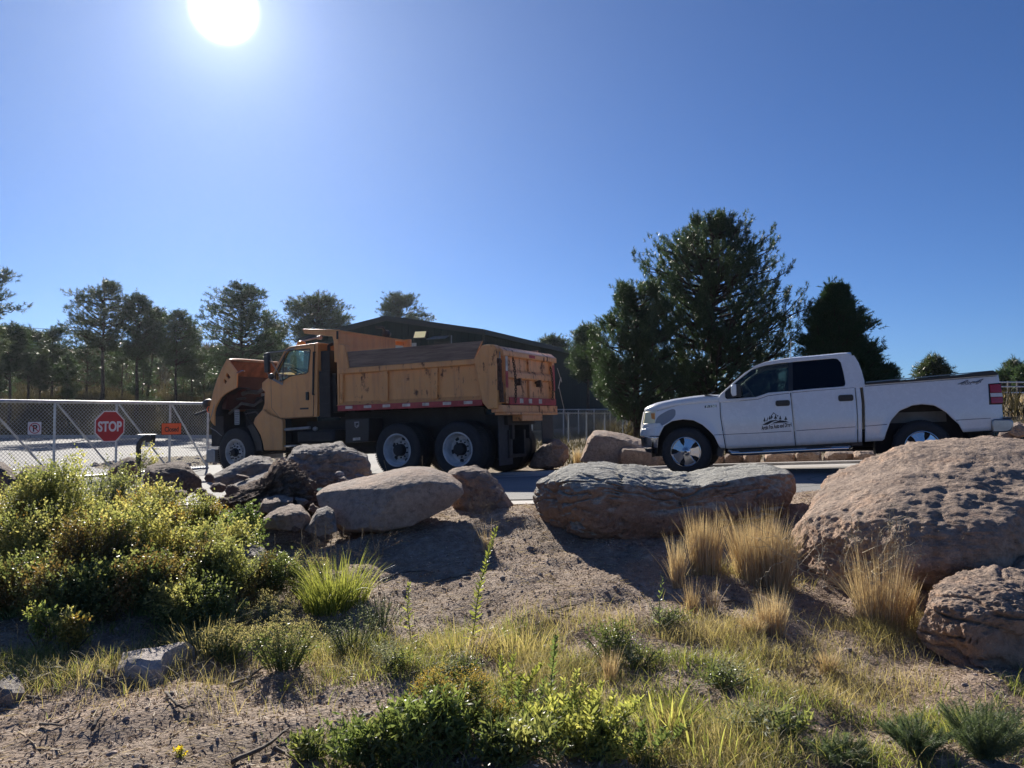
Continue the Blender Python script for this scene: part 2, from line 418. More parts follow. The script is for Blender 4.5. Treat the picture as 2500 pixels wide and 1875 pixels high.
uF = P(1557, 1050)[0]; uR = P(2449, 980)[0]
def vs(u, w):
    v = .035+.075*((w-.80)/.55)**2
    for c in (cF, cR):
        d = math.hypot(u-c[0], w-c[1]); v -= .035*math.exp(-((d-.50)/.07)**2)
    a = u-uF
    if a < .45: v += .30*(1-max(a, 0)/.45)**2.2
    e = uR-u
    if e < .2: v += .05*(1-max(e, 0)/.2)**2
    return v
def vline(pts):
    q = sorted([(w, u) for u, w in FP.poly(pts, .03)]); return lambda w: float(np.interp(w, [a for a, b in q], [b for a, b in q]))
def skin(name, L, Rt, m, ns=24, nt_=14, lof=lo, hif=hi, far=False, off=0.0):
    V = []; F = []
    for i in range(ns+1):
        s = i/ns; um = L(.9)+(Rt(.9)-L(.9))*s; a, b_ = lof(um), hif(um)
        for k in range(nt_+1):
            w = a+(b_-a)*k/nt_; u = L(w)+(Rt(w)-L(w))*s
            v = vs(u, w)+off; V.append((u, W-v if far else v, w))
        # return lip at the top
        v = vs(u, b_)+.05; V.append((u, W-v if far else v, b_-.005))
    n = nt_+2
    for i in range(ns):
        for k in range(n-1): F.append((i*n+k, (i+1)*n+k, (i+1)*n+k+1, i*n+k+1))
    b = MB(); b.add(V, F); return b.build(name, m, pk, smooth=40, solid=.012)
fenderL = vline([(1557, 1094), (1557, 1040), (1566, 1004)])
g1 = vline([(1756.5, 967), (1758.7, 1015), (1771.7, 1096)]); g2 = vline([(1929.5, 955), (1934.5, 1004), (1942, 1086)])
g3 = vline([(2088, 944), (2093, 1008), (2094.5, 1078)]); g4 = vline([(2101.5, 940), (2106, 984), (2107, 1078)])
def sh(f, d): return lambda w: f(w)+d
gap = .006
tp = NT('fender_paint')   # white paint with the grey primer patch
sx = tp.n.new('ShaderNodeSeparateXYZ'); tp.l.new(tp.obj, sx.inputs[0])
pc = P(1624, 1020, .03)
du = tp.math('DIVIDE', tp.math('SUBTRACT', sx.outputs[0], pc[0]), .17); dw = tp.math('DIVIDE', tp.math('SUBTRACT', tp.math('SUBTRACT', sx.outputs[2], pc[1]), tp.math('MULTIPLY', tp.math('SUBTRACT', sx.outputs[0], pc[0]), .5)), .10)
dd = tp.math('ADD', tp.math('POWER', tp.math('ABSOLUTE', du), 2.6), tp.math('POWER', tp.math('ABSOLUTE', dw), 2.6)); dd = tp.math('ADD', dd, tp.math('MULTIPLY', tp.noise(9), .5))
msk = tp.ramp(dd, [(.0, 1), (.985, 1), (1.0, 0)])
dd2 = tp.math('MULTIPLY', dd, .8); msk = tp.ramp(dd2, [(.0, 1), (.96, 1), (.99, 0)])
M_fender = tp.done(tp.pbr(tp.mix(msk, (.70, .71, .72), (.22, .24, .27)), tp.mix(msk, (.28,)*3, (.6,)*3), coat=.4))
skin('front_fender', fenderL, sh(g1, -gap), M_fender, 60)
fd = skin('front_door', sh(g1, gap), sh(g2, -gap), M_white, 26)
rd = skin('rear_door', sh(g2, gap), sh(g3, -gap), M_white, 26)
skin('cab_corner', sh(g3, gap), sh(g4, -.012), M_white, 4)
skin('bed_side', sh(g4, .03), lambda w: uR, M_white, 70)
skin('far_side', lambda w: uF, lambda w: uR, M_white, 90, far=True)
# hood
htop = curve([(1566, 1003), (1572, 998), (1590, 989), (1607, 983), (1650, 974), (1693.6, 967.6), (1726, 964), (1760, 964)], .4)
V = []; F = []; us = np.linspace(P(1567, 1003)[0], P(1757, 966)[0], 30); vv = [.0, .02, .06, .13, .24, .4, .6, .8, .98]
prof = [0, .45, .72, .9, .98, 1.0, 1.015, 1.02, 1.02]
for u in us:
    a = hi(u)+.004; tt = htop(u); v0 = vs(u, a)+.0
    left = [(u, v0+x*(.98-v0)/.98, a+(tt-a)*p_) for x, p_ in zip(vv, prof)]
    V += left+[(x, W-y, z) for x, y, z in left[-2::-1]]
n = 17
for i in range(len(us)-1):
    for k in range(n-1): F.append((i*n+k, (i+1)*n+k, (i+1)*n+k+1, i*n+k+1))
b = MB(); b.add(V, F); b.build('hood', M_white, pk, smooth=50, solid=.01)
# grille / front closure, tailgate, cab floor, liners
b = MB(); b.box(uF+.14, uF+.22, .3, W-.3, .55, hi(uF+.2)-.02); b.build('grille', M_black, pk, bevel=.02)
b = MB(); b.box(uR-.05, uR-.01, .21, W-.21, .62, hi(uR)-.02); b.build('tailgate', M_white, pk, bevel=.02)
b = MB(); b.box(cF[0]+.52, cR[0]-.55, .16, W-.16, .50, .62); b.box(uF+.3, uR-.3, .55, .75, .42, .56); b.box(uF+.3, uR-.3, W-.75, W-.55, .42, .56)
b.box(cF[0]+.55, cR[0]+.9, .8, 1.2, .30, .48); b.tube([(cR[0], .25, cR[1]), (cR[0], W-.25, cR[1])], .06); b.tube([(cF[0], .25, cF[1]), (cF[0], W-.25, cF[1])], .05)
b.tube([(cR[0], W/2-.2, cR[1]), (cR[0], W/2+.2, cR[1])], .15); b.box(cR[0]+.6, cR[0]+1.0, .7, W-.7, .33, .6); b.tube([(2.2, .5, .40), (cR[0]+1.1, .5, .45)], .04)
b.build('chassis', M_dark, pk)
for c in (cF, cR):
    b = MB(); prof_ = []
    ang_ = np.linspace(-.15, math.pi+.15, 24)
    ra, rb2 = (.57, .55) if c is cF else (.63, .665)
    V = [(c[0]+ra*math.cos(a), vv_, c[1]+rb2*math.sin(a)) for a in ang_ for vv_ in (.06, .42)]
    b.add(V, [(2*i, 2*i+2, 2*i+3, 2*i+1) for i in range(23)]); b.add([(c[0]+ra*math.cos(a), .42, c[1]+rb2*math.sin(a)) for a in ang_], [tuple(range(24))])
    b.build('wheel_liner', M_dark if c is cF else M_dark, pk)
b = MB(); b.box(cR[0]-.40, cR[0]+.40, .40, .418, cR[1]+.36, cR[1]+.52); b.build('bed_floor_edge', simple('bare_bed_metal', (.20, .20, .19), .7), pk)
# wheels
def tyre_prof(Rr, rr, wd): 
    return [(rr, .02), (rr+.012, 0), (rr+.35*(Rr-rr), -.012), (Rr-.35*(Rr-rr), -.008), (Rr-.03, .012), (Rr-.006, .035), (Rr, .06), (Rr, wd-.06), (Rr-.006, wd-.035), (Rr-.03, wd-.012), (rr+.3*(Rr-rr), wd+.006), (rr, wd-.02), (rr, .02)]
def pickup_wheel(c, v0, sgn, rot=0.0):
    w_ = empty('wheel'); w_.parent = pk; w_.location = (c[0], v0, c[1]); w_.rotation_euler = (0, rot, 0 if sgn > 0 else math.pi)
    b = MB(); b.lathe((0, 0, 0), tyre_prof(.395, .235, .26), 64)
    for k in range(64):     # tread lugs
        a = 2*math.pi*k/64; ca, sa = math.cos(a), math.sin(a)
        for y0 in ((.012, .10) if k % 2 else (.05, .13), (.15, .245)):
            p = [(.39*ca-.012*sa*s1, y, .39*sa+.012*ca*s1) for s1 in (-1, 1) for y in y0]; q = [(x*1.022, y, z*1.022) for x, y, z in p]
            b.add(p+q, [(4,5,7,6), (0,1,5,4), (2,6,7,3), (0,4,6,2), (1,3,7,5)])
    b.build('tyre', M_rubber, w_, smooth=35)
    b = MB(); b.lathe((0, 0, 0), [(.243, .012), (.241, -.004), (.232, -.006), (.222, .012), (.212, .05), (.20, .16)], 64)
    b.build('rim', M_chrome, w_, smooth=35)
    b = MB()
    for k in range(5):
        a0 = 2*math.pi*k/5+math.pi/2
        pts = [(.05, -.05), (.10, -.066), (.145, -.072), (.185, -.092), (.222, -.115), (.232, 0), (.222, .115), (.185, .092), (.145, .072), (.10, .066), (.05, .05)]
        V = [(r_*math.cos(a0)-t_*math.sin(a0), (-.0+.030*((r_-.05)/.17)), r_*math.sin(a0)+t_*math.cos(a0)) for r_, t_ in pts]
        V2 = [(x, y+.03, z) for x, y, z in V]; n = len(pts)
        b.add(V+V2, [tuple(range(n))]+[(i, n+i, n+(i+1) % n, (i+1) % n) for i in range(n)])
    b.build('spokes', M_chrome, w_, bevel=.008)
    b = MB(); b.lathe((0, 0, 0), [(.0, -.028), (.03, -.027), (.045, -.02), (.05, -.016), (.074, -.012), (.078, 0), (.078, .03)], 40); b.build('hub_cap', M_chrome, w_, smooth=35)
    b = MB(); b.lathe((0, 0, 0), [(.0, .07), (.21, .07), (.21, .2), (0, .2)], 32); b.build('brake_disc', M_dark, w_)
    b = MB(); ring_ = [(.026*math.cos(a), -.0285, .016*math.sin(a)) for a in np.linspace(0, 2*math.pi, 20, endpoint=False)]; b.add(ring_, [tuple(range(20))]); b.build('oval_emblem', M_black, w_)
    return w_
pickup_wheel(cF, -.005, 1, .35); pickup_wheel(cR, -.005, 1, 1.0); pickup_wheel(cF, W+.005, -1); pickup_wheel(cR, W+.005, -1)
# cab upper frame with window openings
wb = P(1930, 956, .1)[1]
kt = .30
def tumble(side):
    def f(u, w, k): return (w-wb)*kt*(1 if side > 0 else -1)+ (.0)
    return f
outer = [(1754, 975), (1759, 963), (1791, 933), (1819, 909), (1841, 895.5), (1867, 886.5), (1926, 878), (2000, 871.5), (2060, 866), (2078, 865), (2088, 869), (2097, 885), (2104, 905), (2110, 930), (2111, 946), (2062, 950), (1980, 955), (1930, 959), (1876, 965), (1850, 973), (1800, 980), (1757, 983)]
win1 = [(1770.6, 957), (1802, 928.5), (1834.7, 902.5), (1850, 897), (1867, 892), (1898, 887), (1926.5, 884), (1926.5, 954.8), (1876, 958.8), (1862, 964), (1845.5, 969.5), (1775, 974.3), (1771, 970)]
win2 = [(1933, 883.5), (1980, 879), (2035, 874.5), (2045, 875.5), (2053, 884), (2059, 908), (2063.5, 935), (2062, 942), (2056, 943.8), (1980, 949.5), (1933, 954)]
def midv(pts, v=.15): return FP.poly(pts, v)
for side in (1, -1):
    b = MB(); v0 = .085 if side > 0 else W-.085-.07
    b.prism(midv(outer), v0, v0+.07, tumble(side)); o = b.build('cab_frame', M_white, pk)
    cut = []
    for wp in (win1, win2):
        c = MB(); c.prism(midv(wp), v0-.4, v0+.5, tumble(side)); cut.append(c.build('tmp', None, pk))
    bpy.context.view_layer.update(); bool_cut(o, cut)
    q = o.modifiers.new('bevel', 'BEVEL'); q.width = .012; q.segments = 2; q.limit_method = 'ANGLE'; q.angle_limit = R(40)
    for wp, m_, nm in ((win1, M_tint, 'front_window'), (win2, M_privacy, 'rear_window')):
        b = MB(); b.prism(midv(wp), v0+.022, v0+.028, tumble(side)); b.build(nm, m_, pk)
    # black belt and window surrounds
    b = MB(); b.prism(midv([(1924.5, 884.5), (1935, 883.5), (1936, 954.5), (1925, 955.5)]), v0-.002, v0+.03, tumble(side)); b.build('door_pillar_trim', M_black, pk)
    b = MB(); b.prism(midv([(1772, 957), (1791, 940), (1797, 972.5), (1776, 974)]), v0+.004, v0+.03, tumble(side)); b.build('mirror_sail', M_black, pk)
# roof and rear wall of the cab
rt = curve([(1826, 899), (1841, 894), (1867, 885), (1926, 877), (2000, 870.5), (2060, 864.5), (2078, 864)], .25)
us = np.linspace(P(1838, 896, .3)[0], P(2078, 864, .3)[0], 24); V = []
for u in us:
    w0 = rt(u)-.012; ve = .085+(w0-wb)*kt
    ks = np.linspace(0, 1, 15)
    for k in ks: V.append((u, ve+(W-2*ve)*k, w0+.055*(1-(2*k-1)**4)*min(1, .3+(u-us[0])*1.5)-.0))
b = MB(); b.add(V, [(i*15+k, (i+1)*15+k, (i+1)*15+k+1, i*15+k+1) for i in range(23) for k in range(14)]); b.build('roof', M_white, pk, smooth=50, solid=.02)
qa = P(2086, 868, .3); qb = P(2110, 942, .1); b = MB()
b.add([(qa[0]-.02, .085+(qa[1]-wb)*kt, qa[1]), (qa[0]-.02, W-.085-(qa[1]-wb)*kt, qa[1]), (qb[0]-.03, W-.1, qb[1]), (qb[0]-.03, .1, qb[1])], [(0,1,2,3)]); b.build('cab_rear_wall', M_white, pk, solid=.02)
# windshield
a0 = P(1762, 968, .15); a1 = P(1842, 896, .25); V = []
for j in range(9):
    t_ = j/8; uu = a0[0]+(a1[0]-a0[0])*t_; ww = a0[1]+(a1[1]-a0[1])*t_; ve = .10+(ww-wb)*kt
    for k in range(13):
        s_ = k/12; V.append((uu-.15*(1-(2*s_-1)**2)*(1-.5*t_), ve+(W-2*ve)*s_, ww+.02*(1-(2*s_-1)**2)))
b = MB(); b.add(V, [(j*13+k, j*13+k+1, (j+1)*13+k+1, (j+1)*13+k) for j in range(8) for k in range(12)]); b.build('windshield', M_glass, pk, smooth=True)
b = MB(); c0 = P(1722, 964, .4); b.add([(c0[0], .12, c0[1]-.0), (c0[0], W-.12, c0[1]), (a0[0]+.05, W-.12, a0[1]-.02), (a0[0]+.05, .12, a0[1]-.02)], [(0,1,2,3)]); b.build('cowl', M_black, pk, solid=.01)
b = MB(); b.tube([(*P(1729, 964, .5)[:1], .5, P(1729, 964, .5)[1]), (P(1742, 956, .5)[0], .8, P(1742, 956, .5)[1]+.01)], .008); b.build('wiper', M_black, pk)
# interior
b = MB()
for u0 in (1.0, 1.72):
    for v_ in (.35, 1.1):
        b.box(u0, u0+.5, v_, v_+.5, .75, .88); 
        b.prism([(u0+.42, .85), (u0+.58, .85), (u0+.72, 1.48), (u0+.62, 1.5)], v_, v_+.5); b.prism([(u0+.63, 1.5), (u0+.70, 1.5), (u0+.72, 1.66), (u0+.66, 1.67)], v_+.12, v_+.38)
b.build('seats', M_seat, pk, bevel=.02)
b = MB(); b.box(.45, .95, .15, W-.15, .7, wb-.03); b.build('dashboard', M_seat, pk, bevel=.03)
b = MB(); sc0 = Vector((1.05, .48, wb+.02)); tl = R(30)
b.tube([sc0+Vector((math.sin(tl)*-.19*math.sin(a), .19*math.cos(a), .19*math.sin(a)*math.cos(tl))) for a in np.linspace(0, 2*math.pi, 25)], .014, 6, False)
b.tube([sc0+Vector((0, -.18, 0)), sc0+Vector((0, .18, 0))], .02, 6); b.tube([sc0, sc0+Vector((-.3, 0, -.12))], .03, 6); b.build('steering_wheel', M_steelgrey, pk)
# bed: rails and tonneau
b = MB(); tb = [(2112, 939.5), (2112, 935), (2300, 920), (2424, 904.5), (2436, 912.5), (2436, 915)]
b.prism(FP.poly(tb, .1), .07, .16); b.build('bed_rail', M_black, pk, bevel=.01); b = MB(); b.prism(FP.poly(tb, .1), W-.16, W-.07); b.build('bed_rail', M_black, pk, bevel=.01)
b = MB(); tq = FP.poly([(2112, 937), (2300, 922.5), (2430, 911.5), (2430, 914), (2112, 941)], .3); b.prism(tq, .16, W-.16); b.build('tonneau_cover', M_black, pk)
b = MB(); b.prism(FP.poly([(2114, 932), (2424, 904), (2424, 906), (2114, 934.5)], .2), .20, .23); b.build('rail_trim', M_steelgrey, pk)
# lights, bumpers
def nearprism(name, pts, v0, v1, m, bev=None, vv_=.03, parent=None):
    b = MB(); b.prism(FP.poly(pts, vv_), v0, v1); return b.build(name, m, parent or pk, bevel=bev)
def wrapped(name, pts, m, depth=.06, off=-.006, n=14, parent=None):
    """panel following the body side, from a pixel quad (4 corners: TL TR BR BL)"""
    q = FP.poly(pts, .04); V = []
    for i in range(n+1):
        for k in range(n+1):
            s, t_ = i/n, k/n; a = Vector(q[0]).lerp(Vector(q[1]), s); c = Vector(q[3]).lerp(Vector(q[2]), s); p = a.lerp(c, t_)
            V.append((p.x, vs(p.x, p.y)+off, p.y))
    b = MB(); N = n+1; b.add(V, [(i*N+k, (i+1)*N+k, (i+1)*N+k+1, i*N+k+1) for i in range(n) for k in range(n)])
    return b.build(name, m, parent or pk, smooth=True, solid=.012)
hl = wrapped('headlight', [(1571, 1006), (1599, 1005), (1598, 1033), (1565, 1036)], M_lens, off=-.010)
wrapped('turn_signal', [(1588, 1009), (1598, 1009), (1598, 1024), (1590, 1022)], M_amber, off=-.020, parent=hl)
wrapped('front_fascia', [(1566, 1035), (1612, 1033), (1621, 1043), (1557, 1051)], M_white, off=-.022)
wrapped('front_fascia', [(1557, 1049), (1622, 1041), (1610, 1064), (1556, 1065)], M_white, off=-.024)
wrapped('front_bumper', [(1557, 1067), (1609, 1066), (1606, 1094), (1560, 1092)], M_chrome, off=-.020)
b = MB(); b.box(uF+.05, uF+.16, .28, W-.28, .50, .70); b.build('bumper_center', M_chrome, pk, bevel=.03)
wrapped('air_dam', [(1566, 1095), (1605, 1096), (1603, 1108), (1572, 1105)], M_black, off=.01)
tl_ = wrapped('taillight', [(2414, 937), (2447, 934), (2451, 987), (2415, 988)], M_black, off=-.004)
wrapped('red_lens', [(2417, 939), (2446, 936.5), (2448.5, 958), (2418, 959)], M_red, off=-.014, parent=tl_)
wrapped('reverse_lens', [(2418, 960), (2448.5, 959), (2450, 968), (2419, 969)], simple('clear_lens', (.72, .70, .68), .2), off=-.014, parent=tl_)
wrapped('red_lens', [(2419, 970), (2450, 969), (2450, 984), (2420, 985)], M_red, off=-.014, parent=tl_)
rb = [(2420, 1027), (2426, 1023), (2468, 1023), (2473, 1029), (2474, 1041), (2468, 1051), (2458, 1055), (2421, 1056)]
nearprism('rear_bumper', rb, .0, W, simple('worn_chrome', (.34, .345, .35), .32, .9, var=.1), .03)
nearprism('bumper_step', [(2452, 1019), (2471, 1018), (2470, 1023), (2452, 1023)], .02, W-.02, M_black)
nearprism('hitch', [(2440, 1056), (2462, 1056), (2463, 1072), (2456, 1072), (2454, 1062), (2440, 1062)], .9, 1.06, M_black)
# running board
b = MB(); r0 = P(1776, 1107, -.05); r1 = P(2078, 1094.5, -.05)
pts = [(r0[0], .1, r0[1]+.03), (r0[0]+.08, -.02, r0[1]), (r0[0]+.3, -.05, r0[1]), ((r0[0]+r1[0])/2, -.05, (r0[1]+r1[1])/2), (r1[0]-.25, -.05, r1[1]), (r1[0]-.05, -.02, r1[1]), (r1[0], .1, r1[1]+.02)]
b.tube(pts, .038, 12); b.build('running_board', M_chrome, pk, smooth=40)
b = MB()
for s in (.2, .75): u = r0[0]+(r1[0]-r0[0])*s; b.box(u-.18, u+.18, -.085, .02, r0[1]+(r1[1]-r0[1])*s+.018, r0[1]+(r1[1]-r0[1])*s+.042); b.box(u-.03, u+.03, -.02, .3, r0[1]+(r1[1]-r0[1])*s+.0, r0[1]+(r1[1]-r0[1])*s+.03)
b.build('step_pad', M_black, pk, bevel=.006)
nearprism('rocker_trim', [(1775, 1096), (2107, 1080), (2107, 1088), (1775, 1104)], .12, .2, M_black)
nearprism('mud_flap', [(1752, 1092), (1768, 1097), (1762, 1116), (1750, 1112)], .06, .25, M_black)
# mirror
mr = nearprism('side_mirror', [(1786, 944), (1790, 940), (1806, 938), (1810, 942), (1810, 968), (1790, 968.5), (1787, 962)], -.16, .02, M_black, .02, -.1)
b = MB(); b.prism(FP.poly([(1785, 943), (1789, 939.5), (1798, 938), (1799, 966), (1789, 968), (1785.5, 960)], -.1), -.185, -.10); b.build('mirror_cap', M_white, mr, bevel=.015)
# door handles
def roundrect(u0, w0, u1, w1, r, n=4):
    pts = []
    for cx_, cy_, a0_ in ((u1-r, w1-r, 0), (u0+r, w1-r, 90), (u0+r, w0+r, 180), (u1-r, w0+r, 270)):
        for k in range(n+1): a = R(a0_+90*k/n); pts.append((cx_+r*math.cos(a), cy_+r*math.sin(a)))
    return pts
for (x0, y0, x1, y1, dr) in ((1893.7, 974.5, 1928, 993.6, fd), (2047.5, 961, 2083.4, 981.7, rd)):
    a = P(x0, y1-.5); c = P(x1, y0+.5); um, wm = (a[0]+c[0])/2, (a[1]+c[1])/2; v_ = vs(um, wm); hw, hh = (c[0]-a[0])/2, abs(c[1]-a[1])/2-.008
    b = MB(); b.prism(roundrect(um-hw, wm-hh, um+hw, wm+hh, .03), v_-.022, v_+.02); hb = b.build('door_handle', M_black, dr)
    b = MB(); b.prism(roundrect(um-hw*.8, wm-hh*.35, um+hw*.8, wm+hh*.3, .015), v_-.045, v_-.024); b.build('grip', M_black, hb, bevel=.004)
# crease lines: shade of the body folds drawn as dark tubes
def line_on_side(name, pts, r, m, parent, off=-.004):
    q = FP.poly(pts, .04); b = MB(); P3 = []
    for i in range(len(q)-1):
        k = max(2, int(abs(q[i+1][0]-q[i][0])/.06))
        for j in range(k): u = q[i][0]+(q[i+1][0]-q[i][0])*j/k; w = q[i][1]+(q[i+1][1]-q[i][1])*j/k; P3.append((u, vs(u, w)+off, w))
    P3.append((q[-1][0], vs(*q[-1])+off, q[-1][1])); b.tube(P3, r, 5); return b.build(name, m, parent)
M_line = simple('dark_line', (.09, .10, .13), .4)
line_on_side('lower_crease', [(1744, 1062), (1850, 1057), (1932, 1052.5)], .006, M_line, fd, -.003)
line_on_side('lower_crease', [(1944, 1051.5), (2020, 1046.5), (2088, 1042)], .006, M_line, rd, -.003)
line_on_side('lower_crease', [(2110, 1040.5), (2166, 1036)], .006, M_line, pk, -.003)
line_on_side('lower_crease', [(2333, 1026), (2380, 1023), (2418, 1021)], .006, M_line, pk, -.003)
line_on_side('belt_line', [(1764, 982), (1850, 975), (1876, 966), (1927, 960)], .006, M_line, fd, -.002)
line_on_side('belt_line', [(1933, 959), (1980, 954.5), (2062, 948), (2086, 946)], .006, M_line, rd, -.002)
line_on_side('belt_line', [(2112, 943), (2250, 932.5), (2350, 924.5), (2438, 917)], .006, M_line, pk, -.002)
c = P(2152, 976.8); b = MB(); b.tube([(c[0]+.083*math.cos(a), vs(c[0]+.083*math.cos(a), c[1]+.083*math.sin(a))-.001, c[1]+.083*math.sin(a)) for a in np.linspace(0, 2*math.pi, 33)], .004, 5, False); b.build('fuel_door', M_line, pk)
a = P(1930, 872, .3); b = MB(); b.tube([(a[0]-.0, .32, a[1]-.05), (a[0]+.02, .32, a[1]+.25), (P(1929, 828, .32)[0], .32, P(1929, 828, .32)[1])], .006, 5); b.build('antenna', M_steelgrey, pk)
# door logo
def lz(zx, zy): return P(1840+zx/18.43, 980+zy/18.43, .04)
M_ink = simple('black_vinyl', (.012, .014, .022), .5, var=.05)
lv = min(vs(*lz(300, 900)), vs(*lz(1700, 1000)), vs(*lz(900, 500)), vs(*lz(400, 1150)))-.004
b = MB()
def lg(pts): b.prism([lz(*p) for p in pts], lv-.002, lv+.001)
lg([(375, 1070), (560, 950), (760, 860), (960, 832), (1100, 835), (1080, 865), (960, 880), (820, 940), (630, 1050)])
lg([(755, 1045), (900, 945), (1060, 890), (1160, 845), (1330, 860), (1480, 890), (1680, 968), (1500, 985), (1050, 1010)])
lg([(770, 655), (895, 490), (1060, 625), (1130, 625), (1100, 650), (1100, 720), (1050, 640), (900, 535), (815, 650), (890, 710), (800, 740)])
lg([(560, 890), (640, 705), (650, 720), (620, 880)])
for tx, ty, by, hw in ((490, 710, 900, 75), (725, 630, 805, 75), (985, 590, 785, 95), (1195, 630, 815, 80), (1445, 655, 840, 90), (800, 650, 760, 60)):
    h_ = by-ty
    lg([(tx, ty), (tx+hw*.35, ty+h_*.4), (tx+hw*.22, ty+h_*.4), (tx+hw*.65, ty+h_*.72), (tx+hw*.45, ty+h_*.72), (tx+hw, by), (tx+14, by-12), (tx+14, by+45), (tx-10, by+45), (tx-10, by-8), (tx-hw, by), (tx-hw*.45, ty+h_*.72), (tx-hw*.65, ty+h_*.72), (tx-hw*.22, ty+h_*.4), (tx-hw*.35, ty+h_*.4)])
b.build('logo', M_ink, fd)
a = lz(355, 1175); c = lz(1705, 1075); rot = math.atan2(c[1]-a[1], c[0]-a[0])
t1 = text_mesh('lettering', 'Arctic Fox Auto and Diesel', .085, M_ink, face_near((a[0]+c[0])/2, lv-.002, (a[1]+c[1])/2, -rot), fd, .001, 1, .0032)
wd = t1.dimensions.x; bpy.context.view_layer.update(); xs = [v.co.x for v in t1.data.vertices]; k_ = math.dist(a, c)/(max(xs)-min(xs)); mx_ = (max(xs)+min(xs))/2
for v in t1.data.vertices: v.co.x = (a[0]+c[0])/2+(v.co.x-mx_)*k_
# 4x4 outline mark and small fender badge
cu = bpy.data.curves.new('mark', 'FONT'); cu.body = '4x4'; cu.size = .13; cu.shear = .6; cu.align_x = 'CENTER'; cu.align_y = 'CENTER'; cu.fill_mode = 'NONE'; cu.bevel_depth = .0030; cu.bevel_resolution = 0; cu.space_character = .95
o = bpy.data.objects.new('tmp', cu); col.objects.link(o); bpy.context.view_layer.update(); me = bpy.data.meshes.new_from_object(o.evaluated_get(bpy.context.evaluated_depsgraph_get())); bpy.data.objects.remove(o)
c = P(2364, 934.5); me.transform(face_near(c[0], vs(c[0], c[1]-.03)-.004, c[1], -R(2)) @ Matrix.Diagonal((1.55, .8, 1, 1))); me.materials.clear(); link_mesh('decal', me, M_line, pk)
c = P(1735, 992); bq = nearprism('badge', [(1720, 990.5), (1749, 988), (1749, 993.5), (1720, 996)], vs(*c)-.010, vs(*c)+.01, M_line, .003)
text_mesh('lettering', 'F-150', .05, M_chrome, face_near(c[0], vs(*c)-.0115, c[1], -R(2)), bq, .001, 1.35, .001)
# ================================================================ dump truck
O = at(574.5, 1165, 17.58); FD = Fr(O, R(27), R(1.9)); WD = 2.44
dt = empty('dump_truck', mat4=FD.M)
tag(dt, 'faded orange dump truck with its hood tilted open and rusty tailgate', 'dump truck')
P = FD.px
def pr(px, py, u):
    d = ray(px, py); q = FD.O+FD.u*u; t = (q-CAMP).dot(FD.u)/d.dot(FD.u); p = CAMP+d*t-FD.O
    return (p.dot(FD.v), p.dot(FD.w))
def orange(name, rust, base=(.74, .355, .125)):
    t = NT(name); n = t.noise(1.3, 7, .6); n2 = t.noise(9, 6, .7); st = t.noise(5, 6, .65, stretch=(1.6, 1.6, .22))
    c = t.ramp(n, [(.3, tuple(x*.84 for x in base)), (.7, base)])
    c = t.mix(t.ramp(n2, [(.5, 0), (.8, .35)]), c, (.60, .40, .27))
    grime = t.ramp(st, [(.48, 0), (.75, .55)]); c = t.mix(grime, c, (.34, .14, .07))
    if rust:
        m = t.math('ADD', t.math('MULTIPLY', t.noise(3.2, 8, .72), .6), t.math('MULTIPLY', t.noise(6, 7, .7, stretch=(2.2, 2.2, .3)), .4))
        rm = t.ramp(m, [(.60-rust, 0), (.66-rust, 1)]); c = t.mix(rm, c, t.ramp(n2, [(.3, (.045, .022, .018)), (.7, (.17, .065, .035))]))
        rr = t.mix(rm, (.42,)*3, (.9,)*3)
    else: rr = .42
    return t.done(t.pbr(c, rr, nrm=t.bump(n2, .25, .003), coat=.05, spec=.4))
M_or = orange('orange_paint', 0); M_orr = orange('rusty_orange_paint', .055); M_tail = orange('rust_streaked_paint', .07, (.80, .38, .16))
M_rust = simple('rusty_steel', (.10, .055, .04), .85, .2, var=.3, scale=20)
M_redt = simple('red_reflector', (.42, .05, .05), .5, var=.2); M_whit = simple('white_reflector', (.62, .55, .47), .5, var=.25)
tw = NT('weathered_plank'); gn = tw.noise(3, 8, .7, stretch=(.6, 4, 9), dist=.6)
M_wood = tw.done(tw.pbr(tw.ramp(gn, [(.3, (.10, .07, .052)), (.55, (.22, .165, .13)), (.75, (.32, .25, .20))]), .9, nrm=tw.bump(gn, .5, .006)))
def pp(name, pts, v0, v1, m, parent=None, bevel=None, v=None, tz=None):
    b = MB(); b.prism(FD.poly(pts, v0 if v is None else v), v0, v1, tz); return b.build(name, m, parent or dt, bevel=bevel)
